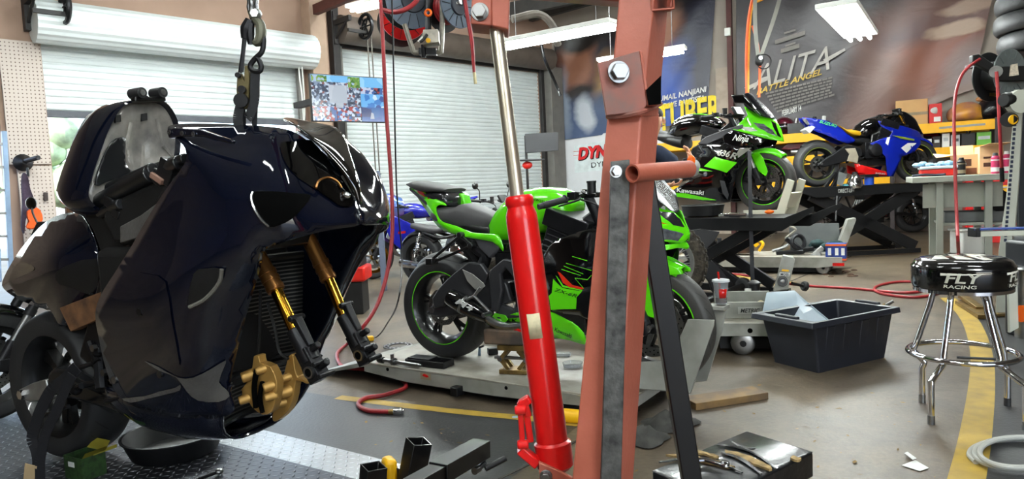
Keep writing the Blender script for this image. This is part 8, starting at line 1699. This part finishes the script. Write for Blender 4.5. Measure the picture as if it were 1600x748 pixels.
A1=art('banner_print',(.10,.12,.20),[(.5,1.0,.9,.22,(.12,.10,.10),.4),(.13,.70,.13,.24,(.50,.33,.25),.35),(.17,.93,.12,.10,(.10,.08,.07),.3),(.15,.42,.09,.10,(.13,.10,.09),.3),(.36,.42,.10,.28,(.62,.47,.25),.4),(.34,.28,.08,.14,(.10,.09,.09),.4),(.25,.10,.35,.25,(.22,.29,.42),.4),(.18,.22,.06,.16,(.70,.72,.75),.4),(.64,.72,.15,.25,(.60,.42,.33),.35),(.80,.22,.24,.38,(.12,.28,.62),.25),(.98,.6,.16,.6,(.13,.13,.20),.4),(.03,.35,.05,.3,(.48,.52,.58),.4)])
b1=banner('printed_banner','blue and dark printed banner with yellow block letters, behind the oxide mast','x' and (866,66),(1120,-30),(1104,189),(878,219),A1,.06,amp=.05,seed=4)
A2=art('dark_banner_print',(.165,.145,.155),[(.66,1.05,.20,.30,(.07,.06,.065),.3),(.78,.38,.26,.36,(.50,.30,.23),.45),(.60,.30,.10,.35,(.50,.36,.31),.5),(.80,.58,.18,.10,(.30,.17,.17),.4),(.90,.85,.22,.30,(.36,.23,.19),.5),(.62,.1,.16,.12,(.42,.27,.22),.5),(.98,.14,.10,.25,(.56,.50,.49),.4),(.85,.03,.22,.06,(.56,.48,.45),.4),(.93,.66,.10,.05,(.62,.52,.45),.2),(.90,.52,.09,.06,(.68,.58,.50),.2),(.24,.5,.3,.6,(.225,.20,.21),.6),(.08,.9,.2,.3,(.16,.14,.15),.5)])
b2=banner('printed_banner','huge dark brown and flesh toned printed banner above the yellow rack','x' and (1150,-40),(1562,-60),(1520,140),(1150,218),A2,.10,amp=.05,sag=lambda u:.42*math.sin(PI*min(1,max(0,u)))**1.5,seed=9)
SILV=mat('silver_ink',(.72,.70,.67),.5,var=.15,scale=6); GINK=mat('yellow_ink',(.86,.72,.30),.5); DINK=mat('grey_ink',(.50,.48,.46),.6); WINK=mat('white_ink',(.90,.90,.88),.5); YINK=mat('bright_yellow_ink',(.93,.82,.12),.5)
def wtext(s,a,b,hpx,m,par,o=.17,**k):
    A_=PLN(a[0],a[1],CORNER+NB*o,NB);B_=PLN(b[0],b[1],CORNER+NB*o,NB); h=hpx/1080*((A_.y+B_.y)/2); return text(s,A_,B_,h,(0,0,1),m,par,**k)
def wquad(pts,m,par,o=.17,name='print'):
    mb=MB(); mb.add([PLN(x,y,CORNER+NB*o,NB) for x,y in pts],[tuple(range(len(pts)))]); return mb.build(name,m,par,smooth=False)
wtext('ALITA',(1176,140),(1296,108),35,SILV,b2,shear=.35,bold=.0)
wquad([(1163,137),(1196,121),(1200,125),(1168,141)],SILV,b2); wquad([(1286,93),(1320,75),(1321,79),(1290,98)],SILV,b2)
wtext('BATTLE ANGEL',(1182,148),(1284,116),8.5,GINK,b2,shear=.3,bold=.02)
wtext('FEBRUARY 14',(1222,181),(1252,172.5),8,WINK,b2,bold=.02)
rn=random.Random(3)
for k in range(7):
    y0=146+k*4.6; y1=120+k*4.6; x=1196+k*2; lx0=1196+k*3; lx1=1302
    mb=MB(); xx=lx0
    while xx<lx1-4:
        w_=rn.uniform(4,9); t0_=(xx-lx0)/(lx1-lx0); t1_=(xx+w_-lx0)/(lx1-lx0); ya=y0+(y1-y0)*t0_; yb=y0+(y1-y0)*t1_
        mb.add([PLN(px,py,CORNER+NB*.16,NB) for px,py in ((xx,ya+2),(xx+w_,yb+2),(xx+w_,yb-1),(xx,ya-1))],[(0,1,2,3)]); xx+=w_+1.2
    mb.build('credit_line',DINK,b2,smooth=False)
for (xa,ya,xb,yb,h) in ((1225,52,1243,46.5,1.5),(1211,66,1258,51,3.5),(1227,72,1243,66.5,1.5),(1220,80,1249,71,3.5)): wquad([(xa,ya+h),(xb,yb+h),(xb,yb-h),(xa,ya-h)],DINK,b2)
wtext('KUMAIL NANJIANI',(1024,160),(1104,143),8,WINK,b1,o=.14,shear=.15,bold=.02)
wtext('DAVE BAUTISTA',(1036,170),(1101,156.5),8,WINK,b1,o=.14,shear=.15,bold=.02)
wtext('STUBER',(1014,206),(1128,187),38,YINK,b1,o=.14,bold=.03)
mb=MB(); q=[(872,221),(1036,192),(1040,330),(876,330)]; P=[PLN(x,y,CORNER+NB*.03,NB) for x,y in q]; mb.prism(P,NB*.02); wb_=mb.build('sign_board',mat('white_board',(.84,.85,.86),.4,var=.03),base=None); tag(wb_,'white sign board with red lettering on the back wall, left of the oxide mast','sign')
dk=wtext('DYN',(904,250),(951,244),17,BLACKM,wb_,o=.065,shear=.2,bold=.06); wtext('DYN',(903,249),(949,243),17,mat('red_ink',(.85,.10,.12),.4),wb_,o=.08,shear=.2,bold=.05)
wtext('DYN',(924,262),(949,259),8,DKMETAL,wb_,o=.07)
for y in (236,242): wquad([(896,y+.4),(905,y-.3),(905,y+.3),(896,y+1)],mat('red_ink',(.85,.1,.12)),wb_,o=.07)
wquad([(897,228),(960,216),(962,264),(898,270)],mat('pale_sheet',(.86,.90,.90),.5),wb_,o=.055)
# pale column between the banners with its switch box
t=WB(1125,120,.12)[0]; mb=MB(); mb.prism([pb(t-.08,0,.02),pb(t+.2,0,.02),pb(t+.2,0,.17),pb(t-.08,0,.17)],(0,0,3.4)); struct(mb,'wall_column_2',mat('pale_column',(.66,.60,.54),.7))
t=WB(1139,100,.18)[0]; mb=MB(); mb.prism([pb(t-.03,0,.08),pb(t+.07,0,.08),pb(t+.07,0,.2),pb(t-.03,0,.2)],(0,0,CEIL)); struct(mb,'wall_column_3',mat('maroon_steel',(.30,.14,.12),.6))
p=PLN(1137,50,CORNER+NB*.22,NB); mb=MB(); mb.box(p,(.12,.08,.16),B29); simple(mb,'switch_box',WHITEP,'small white switch box on the maroon column between the two banners','switch',bevel=.008)
# straps and cords dropping in front of the dark banner
def cord(name,lab,pts,d,r,m,cat='cord',dd=None):
    mb=MB(); mb.tube([D(x,y,d+(dd[i] if dd else 0)) for i,(x,y) in enumerate(pts)],r,8,6); return simple(mb,name,m,lab,cat)
ORC=mat('orange_cord',(.88,.36,.16),.5); YEC=mat('yellow_cord',(.88,.62,.20),.5); WEB=mat('pale_webbing',(.50,.49,.46),.7,var=.1)
cord('extension_cord','orange extension cord hanging in front of the dark banner, beside the yellow one',[(1182,-30),(1171,20),(1167,60),(1166,100),(1167,160)],9.0,.018,ORC)
cord('extension_cord','yellow extension cord looping down from the ceiling beside the orange one',[(1215,-15),(1190,-1),(1176,8),(1171,40),(1169,90),(1168,160)],9.05,.02,YEC)
cord('power_cord','orange cord hanging below the small black plug at the banner lettering',[(1176,40),(1184,70),(1187,96),(1187,120),(1186,152)],8.9,.017,ORC)
for k,(pts,lab) in enumerate((([(1180,-40),(1180,40),(1185,92)],'pale webbing strap hanging straight down to the black plug'),([(1228,-40),(1212,20),(1188,90)],'pale webbing strap slanting down to the black plug from the ceiling'))):
    mb=MB(); ribbon(mb,[D(x,y,8.85) for x,y in pts],.05); simple(mb,'webbing_strap',WEB,lab,'strap')
p=D(1186,94,8.8); th=thing('cord_plug','black plug and pulley where the hanging straps meet in front of the dark banner','plug',p); mb=MB(); mb.sphere(p,.06,(1,.7,1.2)); mb.build('plug_body',BLACKP,th); mb=MB(); mb.cyl(p+V((0,-.06,.02)),p+V((0,-.05,.02)),.025,n=12); mb.build('roller',STEEL,th); mb=MB(); mb.torus(p+V((.06,0,-.02)),(0,1,0),.09,.008,20,6); mb.build('cable_loop',BLACKCORD,th)
# ---------------------------------------------------------------- television on the column
tvp=[D(483,114,9.6),D(599,124,10.25)]; TVd=(tvp[1]-tvp[0]); TVd.z=0; TVw=TVd.length; TVF=Frame((tvp[0].x,tvp[0].y,0),math.degrees(math.atan2(TVd.y,TVd.x))); zt_=tvp[0].z; zb3=D(479,190,9.6).z
tv=thing('television','wall television showing camera pictures, hung beside the closed shutter','television',TVF.w(TVw/2,0,zb3),yaw=math.degrees(TVF.yaw))
mb=MB(TVF); mb.box((TVw/2,.03,(zt_+zb3)/2),(TVw,.05,zt_-zb3)); mb.build('case',BLACKP,tv,bevel=.006)
def scr(name,cols,scale,seed,emit=.75):
    m=bpy.data.materials.new(name); m.use_nodes=True;nt=m.node_tree;N=nt.nodes;L=nt.links;b=N['Principled BSDF']; b.inputs['Roughness'].default_value=.2; b.inputs['Base Color'].default_value=(.01,.01,.01,1)
    tc=N.new('ShaderNodeTexCoord'); v=N.new('ShaderNodeTexVoronoi'); v.inputs['Scale'].default_value=scale; mp=N.new('ShaderNodeMapping'); mp.inputs['Location'].default_value=(seed,seed*.7,seed*.3); L.new(tc.outputs['Object'],mp.inputs[0]); L.new(mp.outputs[0],v.inputs['Vector'])
    bw=N.new('ShaderNodeRGBToBW'); L.new(v.outputs['Color'],bw.inputs[0]); r=N.new('ShaderNodeValToRGB'); r.color_ramp.interpolation='CONSTANT'; e=r.color_ramp.elements
    while len(e)<len(cols): e.new(.5)
    for i,c in enumerate(cols): e[i].position=i/len(cols); e[i].color=lin(c)
    L.new(bw.outputs[0],r.inputs[0]); L.new(r.outputs[0],b.inputs['Emission Color']); b.inputs['Emission Strength'].default_value=emit; return m
S1=scr('screen_bikes',[(.10,.14,.22),(.25,.32,.42),(.48,.55,.65),(.72,.78,.85),(.15,.2,.3),(.5,.3,.3)],34,1)
S2=scr('screen_lot',[(.62,.66,.72),(.70,.73,.78),(.66,.7,.75)],5,2); S3=scr('screen_trees',[(.22,.42,.12),(.35,.55,.18),(.5,.62,.3),(.62,.72,.82)],30,3); S4=scr('screen_sky',[(.42,.70,.90),(.55,.78,.95)],5,4)
S5=scr('screen_blue',[(.08,.25,.55),(.15,.45,.75),(.35,.65,.88),(.75,.85,.92)],16,5); S6=scr('screen_people',[(.08,.10,.25),(.2,.35,.6),(.7,.75,.85),(.6,.2,.2),(.12,.12,.2)],26,6); S7=scr('screen_room',[(.05,.16,.42),(.10,.30,.60),(.12,.35,.62)],6,7)
vw=mb=None
def pane(u0,u1,v0,v1,m,k=0):
    mb=MB(TVF); e=.012; mb.add([(TVw*u,.004-k*.0015,zb3+(zt_-zb3)*v) for u,v in ((u0,v0),(u1,v0),(u1,v1),(u0,v1))],[(0,1,2,3)]); mb.build('screen_picture',m,tv,smooth=False)
pane(.015,.66,.33,.98,S1); pane(.015,.66,.84,.98,S4,1); pane(.02,.22,.84,.97,S3,2); pane(.5,.66,.74,.97,S3,2); pane(.24,.48,.40,.78,S2,2); pane(.32,.42,.3,.45,S2,2)
pane(.665,.985,.66,.98,S4); pane(.665,.985,.62,.76,S6,1); pane(.665,.985,.33,.62,S5); pane(.015,.33,.02,.33,S6); pane(.335,.66,.02,.33,S6); pane(.665,.985,.02,.33,S7)
mb=MB(TVF); mb.add([(TVw*u,-.001,zb3+(zt_-zb3)*v) for u,v in ((.78,.08),(.84,.08),(.83,.2),(.80,.22))],[(0,1,2,3)]); mb.build('screen_picture',S2,tv)
mb=MB(TVF); mb.bar((.25,.05,(zt_+zb3)/2),(.12,.9,(zt_+zb3)/2),.12,.08); mb.build('wall_bracket',DKC,tv)
# ---------------------------------------------------------------- monitor stand near the corner
p=D(823,240,11.5); ms=thing('monitor_stand','black monitor and tray on a thin black stand, in front of the shutter corner','stand',(p.x,p.y,0))
mb=MB(); mb.prism([D(x,y,11.5) for x,y in ((820,209),(872,206),(873,235),(822,239))],(0,.05,0)); mb.build('monitor',mat('dark_screen',(.15,.155,.17),.4),ms,bevel=.006)
mb=MB(); a=D(821,212,11.55); mb.cyl((a.x,a.y,.02),a,.022,n=12); mb.build('pole',BLACKM,ms); mb=MB(); q=D(828,250,11.4); mb.box(q,(.42,.3,.02),.2,); mb.build('tray',GREYP,ms,bevel=.005); mb=MB(); mb.box((a.x,a.y,.02),(.4,.4,.03),.3); mb.build('foot',BLACKM,ms,bevel=.004)
mb=MB(); mb.sphere(D(824,258,11.4),.07,(1.2,.7,.9)); mb.build('red_handset',mat('red_plastic',(.85,.14,.10)),ms)
# ---------------------------------------------------------------- hose reels under the ceiling
RB=mat('reel_slate',(.36,.41,.47),.45,var=.08)
def reel(lab,px,py,d,R,ax,fm,dm=BLACKP,hose=True):
    c=D(px,py,d); th=thing('hose_reel',lab,'hose reel',c,group=None); ax=V(ax).normalized(); u,w=perp(ax)
    for s,m_ in ((1,fm),(-1,dm)):
        mb=MB(); o=ax*.09*s; mb.lathe([(R*.45,-.006),(R,-.006),(R,.006),(R*.45,.006)],c+o,ax,44,closed=True)
        if s==1:
            mb.mat(1)
            for k in range(14): a=2*PI*k/14; e=u*math.cos(a)+w*math.sin(a); mb.bar(c+o+ax*.0075+e*R*.5,c+o+ax*.0075+e*R*.96,.004,.006,ax)
        mb.build('reel_flange',[m_,BLACKP],th)
    mb=MB(); mb.lathe([(0,.1),(R*.42,.11),(R*.48,.085),(R*.48,-.085),(0,-.09)],c,ax,30); mb.build('drum',mat('reel_hub',(.16,.18,.22),.5),th)
    if hose:
        mb=MB()
        for k in range(5): mb.torus(c+ax*(-.06+.03*k),ax,R*.62,.014,30,6)
        mb.build('wound_hose',HOSE,th)
    mb=MB(); mb.bar(c+ax*.1,V((c.x,c.y,c.z))+V((0,.05,R+.25)),.05,.03); mb.bar(c+V((0,.05,R+.2)),V((c.x,c.y+.05,CEIL)),.08,.05,(1,0,0)); mb.build('bracket',STEEL,th); return c
reel('slate grey hose reel in front of the red one at the top edge',641,2,5.6,.215,(.35,-.9,-.15),RB)
reel('slate grey hose reel nearest the oxide red ram bracket',703,12,5.5,.175,(.75,-.7,0),RB)
reel('red hose reel hanging behind and below the slate grey one',628,32,6.0,.20,(.3,-.95,.1),REDP,hose=False)
th=thing('air_valve','galvanised air pipe loop with a grey control box below the hose reels','pipe',D(670,70,5.3)); GALV=mat('galvanised_pipe',(.58,.56,.52),.4,.6,var=.2,scale=20)
mb=MB(); mb.tube([D(632,38,5.4),D(645,78,5.4),D(648,82,5.4),D(658,82,5.4),D(685,81,5.4),D(689,78,5.4),D(691,30,5.4),D(690,-30,5.4)],.02,10,3); mb.build('air_pipe',GALV,th)
mb=MB(); mb.prism([D(x,y,5.25) for x,y in ((661,46),(684,45),(686,66),(660,70))],(0,.12,0)); o=mb.build('control_box',GALV,th,bevel=.005); mb=MB(); mb.cyl(D(669,63,5.24),D(669,63,5.22),.018,n=14); mb.build('yellow_label',YELLOW,o)
mb=MB(); mb.tube([D(667,54,5.22),D(661,62,5.2),D(656,66,5.2)],.012,6); mb.build('lever',BLACKP,o); mb=MB(); mb.prism([D(x,y,5.2) for x,y in ((652,64),(660,56),(662,63),(658,67))],(0,.004,0)); mb.build('white_tag',WHITEP,o)
mb=MB(); mb.cyl(D(669,-30,5.45),D(669,48,5.35),.025,n=10); mb.cyl(D(662,90,5.35),D(661,70,5.35),.018,n=8); mb.bar(D(655,81,5.38),D(682,81,5.38),.06,.05); mb.build('valve_body',DKMETAL,th)
mb=MB(); mb.torus(D(669,20,5.2),(0,1,0),.022,.009,18,8); mb.build('orange_ring',ORANGE,th)
th=thing('air_hose','pair of short red hoses with pale tips, hanging left of the oxide red ram bracket','hose',D(735,60,5.4))
for dx in (0,2.2): mb=MB(); mb.tube([D(722+dx,-20,5.4),D(730+dx,30,5.4),D(736+dx,65,5.4),D(740.5+dx*.3,113,5.4)],.010,8,5); mb.build('hose',HOSE,th)
mb=MB(); mb.cyl(D(741,113,5.4),D(743,131,5.4),.013,n=10); mb.build('pale_tip',mat('pale_brass',(.75,.70,.55),.4,.5),th)
mb=MB(); mb.tube([D(596,15,5.0),D(615,19,4.95),D(635,14,4.95),D(652,0,5.0),D(660,-20,5.1)],.017,10,5); simple(mb,'air_hose',HOSE,'thick red hose curving across the front of the slate grey reel','hose')
# ducts and cables under the ceiling to the right of the ram
mb=MB(); mb.tube([D(800,30,9),D(840,22,9.1),D(862,38,9.2),D(872,70,9.4)],.05,8,5); simple(mb,'ceiling_conduit',mat('dusty_duct',(.40,.37,.34),.8,var=.2),'dusty flexible conduit under the ceiling above the long lit tube','conduit')
mb=MB(); mb.tube([D(846,70,13),D(852,95,13),D(868,130,13.2),D(876,150,13.2)],.03,8,4); simple(mb,'black_pipe',BLACKM,'black pipe slanting down at the left edge of the blue banner','pipe')
# ---------------------------------------------------------------- hanging clothes by the pegboard
def wp(px,py,o): return PLN(px,py,P0+NA*o,NA)
hk=thing('wall_hook','dark swivel hook arm on the pegboard with clothes hanging from it','hook',wp(40,253,.15)); mb=MB(); mb.lathe([(.0,0),(.11,0),(.06,.07),(.03,.12),(0,.12)],wp(36,254,.12),NA,18); mb.build('mount',DKMETAL,hk); mb=MB(); mb.cyl(wp(38,252,.2),wp(60,246,.45),.03,n=10); mb.cyl(wp(43,262,.25),wp(44,275,.28),.015,n=8); mb.build('arm',DKMETAL,hk)
def cloth(name,lab,pts,o,m):
    fr=None; vs=[]; P=catmull([V((x,y,0)) for x,y in pts],3,True); mb=MB(); mb.prism([wp(q.x,q.y,o+.02*math.sin(q.y*.5)) for q in P],NA*.06); return simple(mb,name,m,lab,'clothing',bevel=.02)
cloth('jacket','dark plum jacket hanging from the hook on the pegboard',((33,275),(41,273),(46,295),(55,320),(58,345),(40,340),(37,365),(32,352),(34,320)),.32,mat('plum_cloth',(.26,.21,.28),.9,var=.25,scale=10,bump=.4))
cloth('safety_vest','bright orange vest hanging below the plum jacket',((41,330),(58,324),(66,342),(58,352),(50,358),(40,356),(43,345)),.38,mat('orange_cloth',(.95,.38,.12),.8,var=.15,bump=.3))
p=wp(71,307,.09); mb=MB(); mb.bar(wp(68,307,.1),wp(75,307,.1),.03,.11); simple(mb,'wall_socket',mat('dark_socket',(.22,.18,.17),.6),'small dark wall socket near the foot of the pegboard','socket',bevel=.006)
th=thing('step_ladder','pale blue ladder standing in the doorway at the left picture edge','ladder',wp(14,420,.3))
for x0_,x1_ in ((-12,-2),(6,18)): mb=MB(); mb.bar(wp(x0_,205,.35),wp(x1_,440,.35),.10,.05,TA); mb.build('rail',mat('pale_blue_metal',(.58,.68,.80),.4,.2),th,bevel=.004)
for k in range(6): y=225+k*36; mb=MB(); mb.bar(wp(-12+k*1.6,y,.35),wp(7+k*2,y,.35),.06,.03); mb.build('rung',ALU,th)
# ---------------------------------------------------------------- steel rack and red panels behind the nose of the black bike
p=Z(575,430); p=D(575,340,8.2); th=thing('steel_rack','blue-grey steel frame with a black bag on it, behind the nose of the black motorcycle','rack',(p.x,p.y,0)); SLB=mat('slate_steel',(.42,.46,.54),.45,.2)
mb=MB()
for x in (548,590):
    a=D(x,271,8.2); mb.bar((a.x,a.y,0),a,.06,.06,(0,1,0)); a2=a+V((-.1,.5,0)); mb.bar((a2.x,a2.y,0),a2,.06,.06,(0,1,0)); mb.bar(a,a2,.05,.06)
mb.bar(D(545,274,8.2),D(593,274,8.2),.05,.08); mb.bar(D(548,322,8.2),D(590,322,8.2),.03,.03); mb.build('frame',SLB,th,bevel=.003)
mb=MB(); mb.prism(catmull([D(x,y,8.15) for x,y in ((545,272),(549,256),(556,250),(566,256),(580,266),(588,272))],3,True),(0,.3,0)); mb.build('bag',BLACKP,th,bevel=.02)
mb=MB(); mb.prism([D(x,y,8.3) for x,y in ((560,278),(580,277),(580,300),(566,320),(558,310))],(0,.1,0)); mb.build('black_panel',BLACKP,th,bevel=.01)
mb=MB(); 
p=D(556,395,6.6); th=thing('red_step_stool','red plastic crate stack partly hidden behind the nose of the black motorcycle','crate',(p.x,p.y,0))
for y0_,y1_ in ((360,378),(417,440)): mb=MB(); a=D(556,y0_,6.6);b=D(556,y1_,6.6); mb.box(((a.x+b.x)/2-.12,a.y+.15,(a.z+b.z)/2),(.42,.36,a.z-b.z)); mb.build('red_shell',mat('red_plastic',(.85,.14,.10)),th,bevel=.02)
mb=MB(); b=D(556,378,6.6); c=D(556,417,6.6); mb.box((b.x-.14,b.y+.15,(b.z+c.z)/2),(.34,.3,b.z-c.z)); mb.box((b.x-.14,b.y+.15,D(556,440,6.6).z/2),(.34,.3,D(556,440,6.6).z)); mb.build('dark_core',BLACKP,th,bevel=.01)
def wcord(pts,o): return [wp(x,y,o) for x,y in pts]
mb=MB(); mb.tube(wcord(((430,75),(448,66),(460,62),(465,80),(468,120),(472,150),(475,200)),.34),.012,6,5); simple(mb,'white_cable',WHITEP,'white cable running down the beige column left of the television','cable')
mb=MB(); mb.tube(wcord(((462,84),(470,95),(474,130),(476,180),(470,205)),.36),.012,6,5); simple(mb,'white_cable',WHITEP,'second white cable bowing out beside the one on the beige column','cable')
# ---------------------------------------------------------------- mechanic behind the mast
def skinned(name,verts,edges,radii,m,parent,sub=2):
    me=bpy.data.meshes.new(name); X=MW[parent.name]; me.from_pydata([V(v) for v in verts],edges,[]); me.materials.append(m)
    o=bpy.data.objects.new(name,me); COL.objects.link(o); o.parent=parent; MW[o.name]=X
    md=o.modifiers.new('skin','SKIN'); md.use_smooth_shade=True; md.branch_smoothing=.6
    for i,r in enumerate(radii):
        d=me.skin_vertices[0].data[i]; d.radius=r if isinstance(r,tuple) else (r,r); d.use_root=(i==0)
    s=o.modifiers.new('sub','SUBSURF'); s.levels=sub; s.render_levels=sub; return o
hp=D(1000,300,6.15); person=thing('person','person in a navy shirt reaching toward the farther green bike, mostly behind the oxide mast','person',(hp.x,hp.y,0),yaw=14)
SKIN=mat('skin',(.80,.58,.46),.55,var=.05); NAVYC=mat('navy_cloth',(.10,.14,.22),.85,var=.15,scale=8,bump=.3,bscale=20); TRO=mat('dark_trousers',(.10,.11,.14),.85,var=.2,bump=.3,bscale=18)
BV=[(0,0,.95),(.02,0,1.10),(.05,0,1.28),(.08,0,1.42),(.11,0,1.52),(.14,0,1.60),(.16,0,1.68),(.15,0,1.76)]
BR=[(.13,.15),(.12,.14),(.13,.16),(.10,.13),.055,(.075,.07),(.098,.08),(.085,.07)]
BE=[(i,i+1) for i in range(7)]
def limb(start,pts,rad):
    k=start
    for p,r in zip(pts,rad): BV.append(p); BR.append(r); BE.append((k,len(BV)-1)); k=len(BV)-1
    return k
rs=limb(3,[(.09,-.17,1.41),(.18,-.23,1.30),(.25,-.24,1.24),(.34,-.22,1.25),(.40,-.20,1.30)],[.062,.054,.05,.045,.034])
def hand(k,w,d,side):
    """palm with four bent fingers and a thumb leaving its side"""
    w=V(w); d=V(d).normalized(); s=V((0,1,0)).cross(d).normalized() if abs(d.y)<.9 else V((1,0,0)); s=(V((.3,.9,0))-d*V((.3,.9,0)).dot(d)).normalized(); n=d.cross(s)
    p=w+d*.055; BV.append(tuple(p)); BR.append((.034,.018)); BE.append((k,len(BV)-1)); pk=len(BV)-1
    for i,(o,l) in enumerate(((-.03,.062),(-.01,.074),(.01,.07),(.03,.055))):
        a=p+d*.035+s*o; b=a+d*l*.5+n*.008; c=b+d*l*.35+n*.028; limb(pk,[tuple(a),tuple(b),tuple(c)],[.010,.009,.0075])
    a=w+d*.03-s*.034; limb(pk,[tuple(a),tuple(a+d*.03-s*.022+n*.012),tuple(a+d*.055-s*.02+n*.028)],[.012,.0105,.009])
hand(rs,(.40,-.20,1.30),(-.1,.2,.9),-1)
ls=limb(3,[(.09,.17,1.40),(.16,.22,1.22),(.19,.22,1.10),(.25,.13,1.09),(.29,.07,1.10)],[.062,.052,.044,.036,.03]); hand(ls,(.29,.07,1.10),(.8,-.5,.1),1)
for s in (-1,1): limb(0,[(0,s*.10,.88),(.04,s*.11,.50),(-.02,s*.11,.10),(.06,s*.12,.04),(.16,s*.13,.03)],[.095,.065,.045,.042,.032])
bd=skinned('body',BV,BE,BR,SKIN,person,1)
skinned('shirt',[(0,0,.84),(.02,0,1.10),(.05,0,1.28),(.08,0,1.42),(.10,0,1.49),(.09,-.18,1.41),(.18,-.225,1.31),(.25,-.225,1.285),(.09,.18,1.40),(.16,.225,1.22),(.19,.22,1.11),(.255,.125,1.09)],[(0,1),(1,2),(2,3),(3,4),(3,5),(5,6),(6,7),(3,8),(8,9),(9,10),(10,11)],[(.18,.20),(.165,.185),(.15,.18),(.12,.15),.07,.08,.073,.072,.08,.073,.066,.058],NAVYC,person)
skinned('trousers',[(0,0,1.0),(0,-.10,.86),(.04,-.11,.50),(-.02,-.11,.08),(0,.10,.86),(.04,.11,.50),(-.02,.11,.08)],[(0,1),(1,2),(2,3),(0,4),(4,5),(5,6)],[(.165,.18),.115,.085,.07,.115,.085,.07],TRO,person)
PF_=Frame((hp.x,hp.y,0),14)
for s in (-1,1): mb=MB(PF_); mb.sphere((.08,s*.125,.05),.1,(1.35,.5,.5)); mb.build('shoe',BLACKP,person)
mb=MB(PF_); mb.sphere((.135,0,1.735),.105,(1.0,.84,.72)); mb.sphere((.085,0,1.69),.085,(.75,.95,1)); mb.build('hair',mat('dark_hair',(.09,.07,.06),.7),person)
mb=MB(PF_); mb.bar((.235,0,1.70),(.262,0,1.665),.024,.022); mb.sphere((.255,0,1.663),.014); mb.build('nose',SKIN,person,bevel=.004)
for s in (-1,1):
    mb=MB(PF_); mb.sphere((.238,s*.032,1.70),.011); mb.build('eye',WHITEP,person); mb=MB(PF_); mb.sphere((.15,s*.086,1.685),.03,(.55,.35,1)); mb.build('ear',SKIN,person)
mb=MB(PF_); mb.bar((.242,-.024,1.635),(.242,.024,1.635),.01,.01); mb.build('mouth',mat('lip',(.62,.36,.32),.5),person)
p=PF_.w(.36,-.275,1.31); mb=MB(); mb.sphere(p,.045,(.8,.5,1)); simple(mb,'indicator_lens',ORANGE,'orange indicator lens beside the wrist of the person in navy','indicator lens')
